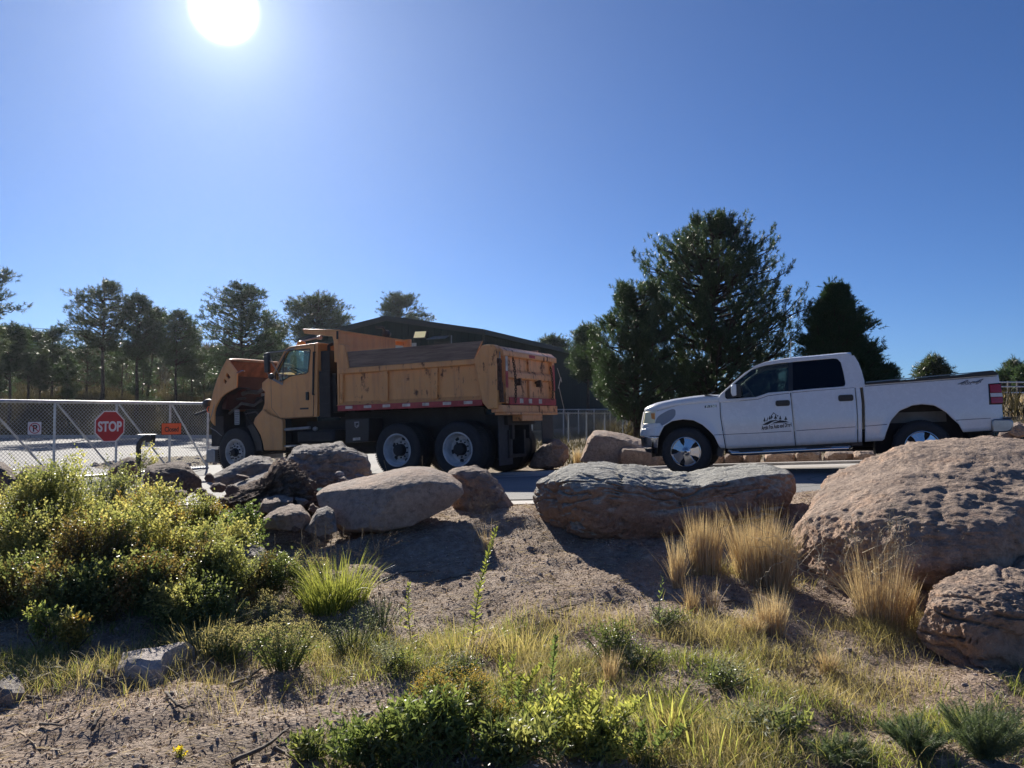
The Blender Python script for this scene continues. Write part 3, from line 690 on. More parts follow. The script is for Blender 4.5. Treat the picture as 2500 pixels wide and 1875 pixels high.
# ---- wheels
def truck_wheel(u, v0, w, sgn, r, wd, rim_r, kind, rot=0, m_rim=None, inner=False):
    e = empty('wheel'); e.parent = dt; e.location = (u, v0, w); e.rotation_euler = (0, rot, 0 if sgn > 0 else math.pi)
    b = MB(); b.lathe((0, 0, 0), tyre_prof(r, rim_r, wd), 72)
    if inner: b.lathe((0, wd+.05, 0), tyre_prof(r, rim_r, wd), 72)
    for k in range(72):
        a = 2*math.pi*k/72; ca, sa = math.cos(a), math.sin(a)
        for base in ([0, wd+.05] if inner else [0]):
            for y0 in ((.012, .11), (wd/2-.04, wd/2+.04), (wd-.11, wd-.012)):
                y0 = (y0[0]+base, y0[1]+base); p = [((r-.004)*ca-.014*sa*s1, y, (r-.004)*sa+.014*ca*s1) for s1 in (-1, 1) for y in y0]; q = [(x*1.02, y, z*1.02) for x, y, z in p]
                b.add(p+q, [(4,5,7,6), (0,1,5,4), (2,6,7,3), (0,4,6,2), (1,3,7,5)])
    b.build('tyre', M_rubber, e, smooth=35)
    b = MB(); m_rim = m_rim or M_wheelwhite
    if kind == 'rear':
        b.lathe((0, 0, 0), [(rim_r+.012, .02), (rim_r+.01, -.006), (rim_r-.012, -.008), (rim_r-.03, .02), (rim_r-.04, .14), (rim_r-.07, .19), (.20, .20), (.175, .155), (.0, .155)], 64)
        nf = len(b.F)
        for k in range(5):
            a = 2*math.pi*k/5+.5; ca, sa = math.cos(a), math.sin(a); rr_ = .228
            ring_ = [(rr_*ca+.045*math.cos(t), .190, rr_*sa+.045*math.sin(t)) for t in np.linspace(0, 2*math.pi, 14, endpoint=False)]; b.add(ring_, [tuple(range(14))])
        rim_ = b.build('rim', [m_rim, M_dark], e, smooth=35)
        for pg in rim_.data.polygons[nf:]: pg.material_index = 1
        b = MB(); b.lathe((0, 0, 0), [(.0, .02), (.10, .02), (.115, .03), (.12, .06), (.125, .15)], 24); b.build('hub', M_dark, e, smooth=35)
        yn, rn = .145, .155
    else:
        b.lathe((0, 0, 0), [(rim_r+.012, .02), (rim_r+.01, -.006), (rim_r-.012, -.008), (rim_r-.035, .03), (rim_r-.05, .09), (rim_r-.10, .07), (.18, .02), (.13, .01), (.0, .01)], 64)
        nf = len(b.F)
        for k in range(10):
            a = 2*math.pi*(k+.5)/10; rr_ = .205; ring_ = [(rr_*math.cos(a)+.019*math.cos(t), .027, rr_*math.sin(a)+.019*math.sin(t)) for t in np.linspace(0, 2*math.pi, 10, endpoint=False)]; b.add(ring_, [tuple(range(10))])
        rim_ = b.build('rim', [m_rim, M_dark], e, smooth=35)
        for pg in rim_.data.polygons[nf:]: pg.material_index = 1
        b = MB(); b.lathe((0, 0, 0), [(.0, -.09), (.06, -.085), (.075, -.07), (.08, -.03), (.10, -.02), (.10, .02)], 24); b.build('hub', M_dark, e, smooth=35)
        yn, rn = -.002, .145
    b = MB()
    for k in range(10):
        a = 2*math.pi*k/10; b.lathe((rn*math.cos(a), yn, rn*math.sin(a)), [(.0, -.02), (.016, -.02), (.018, .0), (.018, .02)], 6)
    b.build('lug_nuts', M_dark, e)
M_rimgrey = simple('grey_white_wheel', (.56, .56, .55), .45, var=.2, scale=5)
wF = (P(574.5, 1107)[0], .56); wM = (P(969, 1100)[0], .56); wRr = (P(1117, 1097)[0], .56)
truck_wheel(wF[0], .0, wF[1], 1, .56, .30, .30, 'front', .2); truck_wheel(wF[0], WD, wF[1], -1, .56, .30, .30, 'front')
for c, ro in ((wM, .35), (wRr, .9)):
    truck_wheel(c[0], .0, c[1], 1, .55, .27, .325, 'rear', ro, M_rimgrey, True); truck_wheel(c[0], WD, c[1], -1, .55, .27, .325, 'rear', ro, M_rimgrey, True)
# ---- frame and running gear
uT = P(1213, 930)[0]
b = MB()
for v_ in (.78, 1.56): b.box(-.9, uT-.1, v_, v_+.10, .72, 1.0)
b.box(1.6, uT-.1, .60, 1.84, 1.0, 1.22)
for c in (wF, wM, wRr): b.tube([(c[0], .3, c[1]), (c[0], WD-.3, c[1])], .09)
for c in (wM, wRr): b.lathe((c[0], WD/2, c[1]), [(.0, -.2), (.15, -.15), (.2, 0), (.15, .15), (0, .2)], 16)
b.box(wM[0]-.15, wRr[0]+.15, .58, .70, .52, .72); b.box(wM[0]-.15, wRr[0]+.15, WD-.70, WD-.58, .52, .72); b.box(wRr[0]+.25, uT-.15, .72, .80, .35, .9); b.box(wRr[0]+.25, uT-.15, 1.4, 1.48, .35, .9); b.box(wRr[0]+.25, uT-.15, .8, 1.4, .35, .41)
b.tube([(1.3, .9, .62), (3.9, .9, .62)], .16, 12); b.tube([(1.4, 1.5, .6), (3.5, 1.5, .6)], .14, 12)
b.build('chassis', M_dark, dt)
pp('under_bed_dark_fill', [(826, 1005), (1177, 991), (1180, 1030), (940, 1045), (905, 1080), (826, 1080)], .58, .66, M_dark, v=.5)  # dark sheet added to fill the shaded gap under the bed
# ---- cab
cab = [(640, 935), (640, 950), (646, 956), (646, 985), (641, 1000), (655, 1012), (686, 1023), (774, 1017), (776, 838), (705, 847.5), (697, 852), (667, 908), (662, 919), (650, 926)]
cwin = [(674, 931), (672.5, 913), (701, 860), (706, 857), (750, 852.5), (757, 852), (759, 856), (753, 908), (748, 912), (725, 915), (708, 919), (692, 929), (682, 931)]
V0 = .12; V1 = 2.28
for side, v0 in ((1, V0), (-1, V1-.06)):
    b = MB(); b.prism(FD.poly(cab, V0), v0, v0+.06); o = b.build('cab_side', M_or, dt)
    c = MB(); c.prism(FD.poly(cwin, V0), v0-.3, v0+.4); bpy.context.view_layer.update(); bool_cut(o, [c.build('tmp', None, dt)])
    q = o.modifiers.new('bevel', 'BEVEL'); q.width = .02; q.segments = 2; q.limit_method = 'ANGLE'; q.angle_limit = R(40)
    b = MB(); b.prism(FD.poly(cwin, V0), v0+.028, v0+.034); b.build('side_window', M_glass, dt)
door = [(661.5, 930), (672, 905), (700, 855), (708, 850.5), (768, 842), (764, 1016.5), (684, 1021.5), (663, 996)]
b = MB(); b.prism(FD.poly(door, V0-.012), V0-.014, V0+.002); dr = b.build('door', M_or, dt)
c = MB(); c.prism(FD.poly(cwin, V0), V0-.3, V0+.4); bpy.context.view_layer.update(); bool_cut(dr, [c.build('tmp', None, dt)])
b = MB(); b.tube([(x, V0-.015, y) for x, y in FD.poly(cwin+[cwin[0]], V0)], .014, 6); b.tube([(P(695, 870, V0)[0], V0-.01, P(695, 870, V0)[1]), (P(690, 929, V0)[0], V0-.01, P(690, 929, V0)[1])], .014, 5); b.build('window_seal', M_black, dr)
b = MB(); q = FD.poly(door+[door[0]], V0-.014); b.tube([(x, V0-.008, y) for x, y in q], .009, 5); b.build('door_gap', M_black, dr)
b = MB(); h = P(752.5, 967, V0); b.box(h[0]-.035, h[0]+.035, V0-.05, V0-.01, h[1]-.09, h[1]+.09); b.build('door_handle', M_black, dr, bevel=.01)
b = MB(); h = P(744, 997.5, V0); b.box(h[0]-.12, h[0]+.12, V0-.022, V0-.012, h[1]-.018, h[1]+.018); b.build('badge', M_black, dr)
b = MB(); q0 = P(770, 860, V0); q1 = P(764.5, 975, V0); b.tube([(q0[0], V0-.06, q0[1]), (q1[0]+.04, V0-.06, q1[1]+.1)], .016, 6); b.tube([(q0[0], V0, q0[1]), (q0[0], V0-.06, q0[1])], .014, 6); b.tube([(q1[0]+.04, V0, q1[1]+.1), (q1[0]+.04, V0-.06, q1[1]+.1)], .014, 6); b.build('grab_bar', M_black, dt)
roofp = FD.poly([(697, 853), (703, 847), (712, 845), (773, 836.5), (777, 836.5), (777, 841), (706, 852)], V0)
b = MB(); b.prism(roofp, V0, V1); b.build('roof', M_or, dt, bevel=.03)
r3 = FD.poly([(776, 838), (774, 1017)], V0)
b = MB(); b.box(r3[0][0]-.06, r3[0][0]-.005, V0+.06, V1-.06, r3[1][1]+.02, r3[0][1]-.02); o = b.build('cab_rear_wall', M_or, dt)
c = MB(); c.box(r3[0][0]-.3, r3[0][0]+.3, .8, 1.7, r3[0][1]-.62, r3[0][1]-.2); bpy.context.view_layer.update(); bool_cut(o, [c.build('tmp', None, dt)])
wb0 = P(665, 911, V0); wt0 = P(698, 853, V0); V = []
for j in range(5):
    for k in range(9): t_ = j/4; s_ = k/8; V.append((wb0[0]+(wt0[0]-wb0[0])*t_-.10*(1-(2*s_-1)**2), V0+.06+(V1-V0-.12)*s_, wb0[1]+(wt0[1]-wb0[1])*t_))
b = MB(); b.add(V, [(j*9+k, j*9+k+1, j*9+k+10, j*9+k+9) for j in range(4) for k in range(8)]); b.build('windshield', M_glass, dt, smooth=True)
b = MB(); fw = P(646, 985, V0); b.prism(FD.poly([(640, 936), (650, 927), (664, 917), (672, 935), (672, 1010), (655, 1011), (646, 985), (646, 956)], V0), V0+.06, V1-.06); b.build('firewall', M_or, dt)
b = MB(); fl = P(700, 1010, V0)[1]; b.box(wb0[0]+.1, r3[0][0]-.07, V0+.06, V1-.06, fl-.04, fl)
for v_ in (.35, 1.45): b.box(r3[0][0]-.75, r3[0][0]-.2, v_, v_+.5, fl+.3, fl+.45); b.prism([(r3[0][0]-.3, fl+.4), (r3[0][0]-.15, fl+.4), (r3[0][0]-.1, fl+1.15), (r3[0][0]-.2, fl+1.15)], v_, v_+.5)
b.build('seats', M_seat, dt, bevel=.02)
b = MB(); b.box(wb0[0]+.12, wb0[0]+.5, V0+.08, V1-.08, wb0[1]-.35, wb0[1]-.12); b.build('dashboard', M_seat, dt, bevel=.03)
b = MB(); sc0 = Vector((P(724, 908, .5)[0], .55, P(724, 907, .5)[1])); tl = R(28)
b.tube([sc0+Vector((.23*math.sin(a)*math.cos(tl), .23*math.cos(a), -.23*math.sin(a)*math.sin(tl))) for a in np.linspace(0, 2*math.pi, 29)], .016, 6, False)
b.tube([sc0+Vector((-.21, 0, .1)), sc0+Vector((.21, 0, -.1))], .018, 6); b.tube([sc0, sc0+Vector((-.25, 0, -.4))], .03, 6); b.build('steering_wheel', M_black, dt)
# skirt, mudguard
pp('fender_skirt', [(641, 999), (655, 1011), (686, 1023.5), (689, 1024), (690, 1100), (644, 1100), (641, 1082), (635, 1062), (626, 1046), (618, 1033), (622, 1020)], .03, .14, M_or, bevel=.02)
pp('mudguard', [(604, 1040), (616, 1036), (628, 1052), (638, 1078), (641, 1101), (622, 1101), (620, 1080), (612, 1058)], .06, .36, M_black, bevel=.01)
# beacon, roof lights
bc = P(721, 843, .5); b = MB(); b.lathe((bc[0], .7, bc[1]+.02), [(.11, -.03), (.11, .02), (.09, .07), (.05, .095), (0, .10)], 20, 'z'); b.build('beacon', simple('amber_beacon', (.8, .3, .03), .25, var=.02, coat=.5), dt, smooth=True)
b = MB(); l0 = P(733, 836, .9); b.tube([(l0[0], .9, l0[1]+.02), (l0[0]+.5, .9, l0[1]+.07)], .02, 6); b.tube([(l0[0]+.5, .9, l0[1]+.07), (l0[0]+.62, .9, l0[1]+.07)], [.03, .055], 8); b.build('air_horn', M_steelgrey, dt)
# mirror
b = MB(); b.prism(FD.poly([(647, 863), (658.5, 861), (659, 909), (649, 910)], -.25), -.30, -.22); b.build('side_mirror', M_black, dt, bevel=.015)
b = MB(); A = lambda x, y, v: (P(x, y, v)[0], v, P(x, y, v)[1])
b.tube([A(648, 862, -.25), A(690, 857, -.05), A(720, 851.5, .12)], .016, 6); b.tube([A(652, 911, -.25), A(662, 922, -.1), A(691, 937, .1)], .014, 6); b.tube([A(655, 864, -.25), A(691, 934, .1)], .010, 6); b.tube([A(659, 880, -.25), A(672, 900, .05)], .010, 6); b.tube([A(662, 924, -.1), A(690, 939, .1)], .02, 6)
b.build('mirror_bracket', M_steelgrey, dt)
b = MB(); b.lathe(A(663, 919, -.15), [(0, -.05), (.06, -.04), (.07, 0), (.04, .05), (0, .06)], 14); b.build('spot_mirror', M_black, dt, smooth=True)
M_galv0 = simple('light_steel', (.42, .43, .44), .5, .5)
# ---- tilted hood
hn = [(556, 877), (578.5, 909), (577.5, 946), (563, 953.5), (549.7, 961), (539, 970), (531, 984), (525, 998), (523, 1020), (523, 1039), (514, 1027), (511, 1002), (518, 976), (521.7, 956), (531, 927), (543.4, 899), (553, 880)]
hood_e = [(511, 1002), (518, 976), (521.7, 956), (531, 927), (543.4, 899), (554.5, 878)]
vh0, vh1 = .10, 2.25
hd = empty('hood'); hd.parent = dt
b = MB(); b.prism(FD.poly(hn, vh0), vh0, vh0+.04); o = b.build('hood_side', M_or, hd)
cut = []
for sl in ([(554, 909), (563, 921), (558, 927), (551, 918)], [(547, 923), (554, 931), (550, 939), (545.5, 932)]):
    c = MB(); c.prism(FD.poly(sl, vh0), vh0-.2, vh0+.2); cut.append(c.build('tmp', None, dt))
bpy.context.view_layer.update(); bool_cut(o, cut)
b = MB(); b.prism(FD.poly(hn, vh0), vh1-.04, vh1); b.build('hood_side', M_or, hd)
q = FD.poly(hood_e, vh0); V = []; NN = 13
for (u, w) in q:
    for k in range(NN):
        s_ = k/(NN-1); ed = (2*s_-1)**4; V.append((u-.05*(1-ed), vh0+(vh1-vh0)*s_, w+.10*(1-ed)*.5))
b = MB(); b.add(V, [(i*NN+k, (i+1)*NN+k, (i+1)*NN+k+1, i*NN+k+1) for i in range(len(q)-1) for k in range(NN-1)]); b.build('hood_top', M_or, hd, smooth=60, solid=.03)
b = MB(); q2 = FD.poly(hood_e, vh0); V = [(u+.035+.0*(v_), v_, w-.02) for (u, w) in q2 for v_ in (vh0+.06, vh1-.06)]
b.add(V, [(2*i, 2*i+2, 2*i+3, 2*i+1) for i in range(len(q2)-1)]); b.build('hood_liner', simple('brown_hood_liner', (.26, .105, .055), .85, var=.3, scale=4), hd, solid=.01)  # separate darker brown sheet over the hood underside
# inner ribs / dark openings on the underside
mid = FD.poly([(543.4, 899), (531, 927)], vh0); b = MB()
for v_ in (.55, 1.15, 1.75):
    b.prism([(mid[0][0]+.02, mid[0][1]), (mid[0][0]+.05, mid[0][1]+.01), (mid[1][0]+.05, mid[1][1]+.05), (mid[1][0]+.02, mid[1][1]+.05)], v_, v_+.13)
b.build('hood_vents', M_dark, hd)
low = FD.poly([(535, 917), (524, 950), (519, 976), (513, 1000)], vh0); b = MB()
b.prism([(low[0][0]+.06, low[0][1]), (low[0][0]+.10, low[0][1]), (low[3][0]+.30, low[3][1]), (low[3][0]+.06, low[3][1])], vh0+.2, vh1-.2); b.build('grille_back', simple('dark_maroon', (.07, .03, .028), .7), hd)
# wheel liner (round, dark) hanging in the hood
b = MB(); c_ = P(574, 1004, .2); aa = np.linspace(R(70), R(190), 16)
V = [(c_[0]+.62*math.cos(a)*.9, v_, c_[1]+.55*math.sin(a)) for a in aa for v_ in (vh0+.03, vh0+.42)]; b.add(V, [(2*i, 2*i+2, 2*i+3, 2*i+1) for i in range(15)]); b.build('wheel_liner', M_dark, hd, smooth=True, solid=.02)
pp('radiator', [(523, 1000), (545, 985), (547, 1085), (523, 1089)], .5, 1.9, M_dark, v=.5)
b = MB(); e0 = P(590, 1085, .6); e1 = P(640, 962, .6)
b.box(-.45, 1.0, .75, 1.65, .75, 1.55); b.box(-.2, .9, .85, 1.55, 1.55, 1.85); b.lathe((-.5, 1.2, 1.15), [(0, -.05), (.35, -.05), (.36, 0), (.36, .03), (0, .05)], 24, 'x')
b.tube([(-.1, .8, 1.75), (.3, .65, 1.8), (.8, .6, 1.6), (1.2, .6, 1.5)], .07, 10); b.tube([(-.4, .7, 1.5), (-.1, .62, 1.2), (.5, .66, 1.05)], .04, 8)
b.build('engine', M_dark, dt, bevel=.03)
b = MB(); b.box(.0, .75, .80, 1.3, 1.852, 1.93); b.tube([(.9, .5, 1.5), (.9, .5, 1.95)], .07, 10); b.build('valve_cover', M_steelgrey, dt, bevel=.02)
b = MB(); h0 = A(573, 1001, .35); h1 = A(584, 1036, .35)
for i in range(5): b.tube([(h0[0]+(h1[0]-h0[0])*i/4, .35, h0[2]), (h0[0]+(h1[0]-h0[0])*i/4, .35, h1[2])], .008, 4)
for i in range(9): b.tube([(h0[0], .35, h1[2]+(h0[2]-h1[2])*i/8), (h1[0], .35, h1[2]+(h0[2]-h1[2])*i/8)], .008, 4)
b.build('step_grating', M_galv0, dt)
b = MB(); b.tube([A(560, 1010, .5), A(590, 985, .55), A(620, 990, .6), A(640, 975, .6)], .035, 8); b.tube([A(592, 962, .6), A(605, 956, .6), A(630, 958, .6), A(642, 950, .6)], .05, 8); b.tube([A(545, 990, .55), A(575, 975, .6), A(600, 972, .6)], .025, 8); b.tube([A(600, 1010, .5), A(625, 1005, .5), A(636, 1020, .5)], .02, 6); b.build('engine_hoses', simple('engine_grey', (.12, .12, .125), .5, .4, var=.3), dt, smooth=40)
pp('front_frame', [(513, 1044), (541, 1040), (546, 1089), (512, 1090)], .35, WD-.35, M_dark, v=.3)
pp('front_bumper', [(505, 1098), (524, 1097), (524, 1129), (502, 1130)], .1, WD-.1, M_steelgrey, bevel=.02, v=.1)
b = MB(); c_ = P(508, 986, .6); b.lathe((c_[0], .6, c_[1]), [(.0, -.12), (.08, -.11), (.115, -.05), (.12, .05), (.09, .1), (0, .12)], 18, 'x'); b.tube([(c_[0]+.05, .6, c_[1]-.05), (c_[0]+.1, .7, c_[1]-.3), (P(512, 1045, .7)[0], .8, P(512, 1045, .7)[1])], .035, 8); b.tube([A(477, 1013, .6), A(512, 1000, .6)], .035, 8)
b.build('plow_light', M_black, dt, smooth=40)
b = MB(); c_ = P(514, 1000, .55); b.tube([(c_[0]+.06*math.cos(a), .5, c_[1]+.07*math.sin(a)) for a in np.linspace(0, 2*math.pi, 17)], .012, 6, False); b.build('tow_ring', simple('orange_ring', (.7, .15, .05), .5), dt)
b = MB(); b.tube([A(523, 988, .08), A(516, 1015, .08), A(510, 1030, .1)], .008, 5); b.tube([A(513, 1044, .1), A(527, 1052, .1), A(541, 1064, .1)], .008, 5); b.build('hood_cable', M_steelgrey, dt)
b = MB(); b.tube([A(577.5, 911, .1), A(585, 907, .15), A(593, 905, .3), A(597, 906, .3)], .012, 5); b.build('hood_strut', M_chrome, dt)
# ---- equipment behind the cab, tanks, toolbox
b = MB(); x0 = r3[0][0]+.03
w1 = P(778, 858, .2)[1]; w2 = P(778, 1020, .2)[1]
b.box(x0, x0+.30, .10, 1.0, w2, w1-.45); b.box(x0+.01, x0+.26, .16, .95, w1-.45, w1+.0); b.box(x0+.27, x0+.40, .18, 1.2, w2+.1, w1-.5)
b.tube([(x0+.12, .3, w1), (x0+.12, .3, w1+.12), (x0+.2, .35, w1+.16)], .04, 8); b.build('exhaust_box', M_dark, dt, bevel=.015)
b = MB()
for k in range(3): b.box(x0-.001, x0+.303, .093, .098, w2+.3+.35*k, w2+.31+.35*k)
b.build('locker_seams', M_black, dt)
pp('fuel_tank', [(724, 1051), (815, 1048), (816, 1080), (725, 1083)], .1, .7, M_dark, bevel=.05)
pp('step', [(692, 1087), (722, 1086), (722, 1090), (692, 1091)], .08, .4, M_steelgrey)
b = MB(); b.tube([A(696, 1049, .1), A(757, 1044, .1)], .035, 10); b.build('air_tank', M_steelgrey, dt, smooth=40)
b = MB(); c_ = P(768.5, 1047, .05); b.lathe((c_[0], .06, c_[1]), [(0, -.05), (.04, -.035), (.05, 0), (.04, .05)], 14); b.build('tank_cap', M_steelgrey, dt, smooth=True)
tb_ = pp('toolbox', [(843, 1024), (901, 1020), (900, 1078), (843, 1082)], .08, .55, M_black, bevel=.015)
pp('shield_emblem', [(865, 1030), (876.5, 1029), (876.5, 1040), (873, 1043.5), (870, 1045), (866, 1041.5)], .068, .076, M_steelgrey, tb_)
pp('emblem_mark', [(868, 1033), (874.5, 1032.5), (874.5, 1037), (870.5, 1037.5), (870.5, 1042), (868, 1040)], .064, .067, M_dark, tb_)
pp('plate_sticker', [(861.5, 1069), (879, 1067.5), (879, 1074), (861.5, 1075.5)], .070, .077, M_whit, tb_)
# ---- dump bed
WB = 2.60
bed = empty('dump_bed'); bed.parent = dt
pp('bed_side', [(826, 908), (1176, 884), (1177, 984), (826, 998)], .06, .10, M_orr, bed)
b = MB(); q = FD.poly([(826, 908), (1200, 884), (1200, 990), (826, 998)], .06); b.prism(q, WB-.10, WB-.06); b.build('bed_side', M_orr, bed)
pp('top_rail', [(826, 899), (851, 897.5), (1156, 875.5), (1177, 873), (1177, 889), (826, 914)], -.03, .12, M_orr, bed, .02)
pp('top_rail', [(826, 899), (851, 897.5), (1156, 875.5), (1177, 873), (1177, 889), (826, 914)], WB-.12, WB+.03, M_orr, bed, .02, v=-.03)
for xs_ in (((829, 912), (836, 911.5), (836, 984), (829, 984.5)), ((929, 906), (946, 905), (946, 980), (929, 981)), ((1051, 897), (1068, 896), (1067, 974), (1051, 975))):
    pp('side_post', xs_, .0, .062, M_orr, bed, .012)
lg0 = FD.poly([(826, 981), (1177, 966), (1177, 977), (826, 991)], .03)
b = MB(); b.add([(lg0[0][0], .062, lg0[0][1]), (lg0[1][0], .062, lg0[1][1]), (lg0[2][0], -.02, lg0[2][1]), (lg0[3][0], -.02, lg0[3][1])], [(0,1,2,3)]); b.build('ledge', M_orr, bed, solid=.008)
pp('bottom_rail', [(824, 990), (1177, 975.5), (1177, 990), (824, 1004)], -.025, .12, M_redt, bed, .006)
def on(x0, x1, la, lb):   # slanted block between two lines in px
    f = lambda l, x: l[0]+(l[1]-l[0])*(x-824)/(1177-824)
    return [(x0, f(la, x0)), (x1, f(la, x1)), (x1, f(lb, x1)), (x0, f(lb, x0))]
for x0_, x1_ in ((843, 860), (888, 906), (934, 952), (982, 1001), (1031, 1047), (1081, 1101), (1132, 1153)):
    pp('reflector', on(x0_, x1_, (992.5, 977.5), (999, 985)), -.031, -.024, M_whit, bed)
pp('side_board', [(845, 859), (1177, 832), (1157, 876), (851, 898)], .02, .065, M_wood, bed, .006)
pp('side_board', [(845, 859), (1177, 832), (1157, 876), (851, 898)], WB-.065, WB-.02, M_wood, bed, .006, v=.02)
pp('corner_post', [(825, 839), (842, 843), (851, 899), (851, 904), (825, 914)], -.02, .14, M_or, bed, .015)
# rear corner posts
rp = [(1156, 876), (1175, 843), (1186, 841), (1204, 841), (1212, 850), (1213, 998), (1191, 999), (1177, 983)]
pp('rear_post', rp, -.05, .16, M_orr, bed, .02); 
b = MB(); b.prism(FD.poly(rp, -.05), WB-.16, WB+.05); b.build('rear_post', M_orr, bed, bevel=.02)
# headboard and cab shield
uH = P(827, 830)[0]
hb = [pr(827, 806, uH), pr(964, 830, uH)]; wt = P(827, 806)[1]
b = MB(); b.box(uH-.05, uH, -.02, 2.05, P(827, 905)[1]-.8, wt); b.build('headboard', M_or, bed, bevel=.015)
pp('headboard_brace', [(814, 822), (827, 822), (827, 884), (816, 884)], -.02, .10, M_or, bed, .01)
cs = empty('cab_shield'); cs.parent = bed
pp('shield_side', [(739, 803), (827, 805), (827, 838), (815, 836), (811, 821), (742, 814)], -.03, .02, M_or, cs, .01)
b = MB(); b.prism(FD.poly([(739, 803), (827, 805), (827, 838), (815, 836), (811, 821), (742, 814)], -.03), WB-.02, WB+.03); b.build('shield_side', M_or, cs, bevel=.01)
b = MB(); b.prism(FD.poly([(739, 803.5), (827, 806), (827, 809.5), (739, 807)], -.03), -.03, WB+.03); b.build('shield_top', M_or, cs)
pp('shield_slot', [(821, 808), (826, 808), (826, 828), (821, 828)], -.036, -.031, M_dark, cs)
b = MB(); c_ = pr(960, 830, uH); b.lathe((uH-.03, 1.75, wt+.08), [(.0, -.1), (.09, -.08), (.1, 0), (.05, .1), (0, .12)], 14, 'y'); b.tube([(uH-.03, 1.8, wt), (uH-.03, 1.6, wt+.22), (uH-.03, 1.35, wt+.2)], .03, 6); b.build('shield_lamp', M_black, cs)
b = MB(); c_ = P(1000, 842, WB); b.box(c_[0]-.10, c_[0]+.10, WB-.12, WB-.06, c_[1]-.25, c_[1]+.12); b.box(c_[0]-.04, c_[0]+.02, WB-.125, WB-.12, c_[1]-.05, c_[1]+.07); b.build('tarp_bracket', M_tail, bed)
# floor of the bed
b = MB(); fz = P(1000, 985)[1]; b.box(uH, uT-.05, .1, WB-.1, fz, fz+.06)
for k in range(7): u_ = uH+.3+k*.48; b.box(u_, u_+.08, .02, WB-.02, fz-.12, fz)
b.build('bed_floor', M_dark, bed)
# ---- tailgate
tg = empty('tailgate'); tg.parent = bed
u1 = uT+.02; vt0, wt0_ = pr(1230, 843, u1+.06); vt1, wt1_ = pr(1357, 867, u1+.06); wbot = pr(1230, 985, u1)[1]; wtop = (wt0_+wt1_)/2
vt0 = .17; vt1 = WB-.12
b = MB(); b.box(u1-.05, u1, vt0, vt1, wbot, wtop-.05); b.build('gate_panel', M_tail, tg)
b = MB(); b.prism([(u1-.05, wtop-.19), (u1+.10, wtop-.19), (u1+.10, wtop-.09), (u1-.02, wtop), (u1-.05, wtop)], vt0-.1, vt1+.1); b.build('gate_top_beam', M_tail, tg, bevel=.012)
wm_ = wbot+(wtop-wbot)*.52
b = MB(); b.prism([(u1, wm_-.10), (u1+.07, wm_-.07), (u1+.07, wm_+.03), (u1, wm_+.10)], vt0+.1, vt1-.1); b.build('gate_mid_beam', M_tail, tg, bevel=.008)
for v_ in (vt0, vt1-.12): b = MB(); b.box(u1, u1+.08, v_, v_+.12, wbot, wtop-.19); b.build('gate_post', M_tail, tg, bevel=.01)
b = MB(); b.box(u1, u1+.05, (vt0+vt1)/2-.05, (vt0+vt1)/2+.05, wbot+.1, wm_-.10); b.box(u1, u1+.05, (vt0+vt1)/2-.05, (vt0+vt1)/2+.05, wm_+.10, wtop-.19); b.build('gate_rib', M_tail, tg, bevel=.01)
b = MB(); b.box(u1+.0, u1+.095, vt0+.12, vt1-.0, wbot-.02, wbot+.12); b.build('red_strip', M_redt, tg)
for k, v_ in enumerate((.72, 1.12, 1.6)): b = MB(); b.box(u1+.094, u1+.099, v_, v_+.15, wbot+.01, wbot+.10); b.build('reflector', M_whit, tg)
b = MB(); b.box(u1+.079, u1+.085, vt0+.0, vt0+.10, wbot+.30, wtop-.25); b.build('side_strip', M_redt, tg)
b = MB(); b.box(u1+.086, u1+.090, vt0+.0, vt0+.09, wbot+.62, wbot+.92); b.build('reflector', M_whit, tg)
b = MB(); b.box(u1+.079, u1+.085, vt1-.10, vt1+.0, wbot+.30, wtop-.25); b.build('side_strip', M_redt, tg)
b = MB(); b.box(u1+.101, u1+.105, (vt0+vt1)/2-.14, (vt0+vt1)/2+.14, wtop-.17, wtop-.11); b.build('marker_lights', M_redt, tg)
for v_ in (.78, 1.72): b = MB(); b.box(u1, u1+.06, v_-.09, v_+.09, wbot+.42, wbot+.47); b.box(u1, u1+.10, v_-.03, v_+.03, wbot+.36, wbot+.50); b.build('gate_hook', M_rust, tg)
def chain(pa, pb, sag, n, nm, parent):
    b = MB(); pa, pb = Vector(pa), Vector(pb)
    for k in range(n):
        t_ = (k+.5)/n; p = pa.lerp(pb, t_)+Vector((sag*math.sin(math.pi*t_), 0, 0)); L_ = (pb-pa).length/n*.72
        a_ = (Vector((1, 0, 0)) if k % 2 else Vector((0, 1, 0)))
        pts = [p+Vector((0, 0, 1))*L_*math.sin(q)+a_*.022*math.cos(q) for q in np.linspace(0, 2*math.pi, 11)]
        b.tube(pts, .009, 5, False)
    return b.build(nm, M_rust, parent)
chain((u1+.12, .42, wtop-.22), (u1+.14, .44, wbot+.02), .03, 19, 'chain', tg)
chain((u1+.12, WB-.42, wtop-.30), (u1+.14, WB-.40, wbot+.1), .03, 18, 'chain', tg)
b = MB(); b.box(uT-.01, uT+.05, -.02, .12, wbot+.25, wtop-.35); b.tube([(uT+.03, .05, wtop-.25), (uT+.06, .0, wtop-.4), (uT+.05, .06, wbot+.5)], .03, 8); b.lathe((uT+.02, .05, wtop-.3), [(.0, -.09), (.06, -.08), (.07, 0), (.05, .05)], 14)
b.tube([(uT+.06, .04, wbot+.4), (uT+.06, .07, wbot+.02)], .045, 8); b.build('gate_latch', M_rust, tg)
b = MB(); b.box(uT+.052, uT+.056, .02, .07, wbot+.62, wbot+.98); b.build('latch_lever', M_steelgrey, tg)
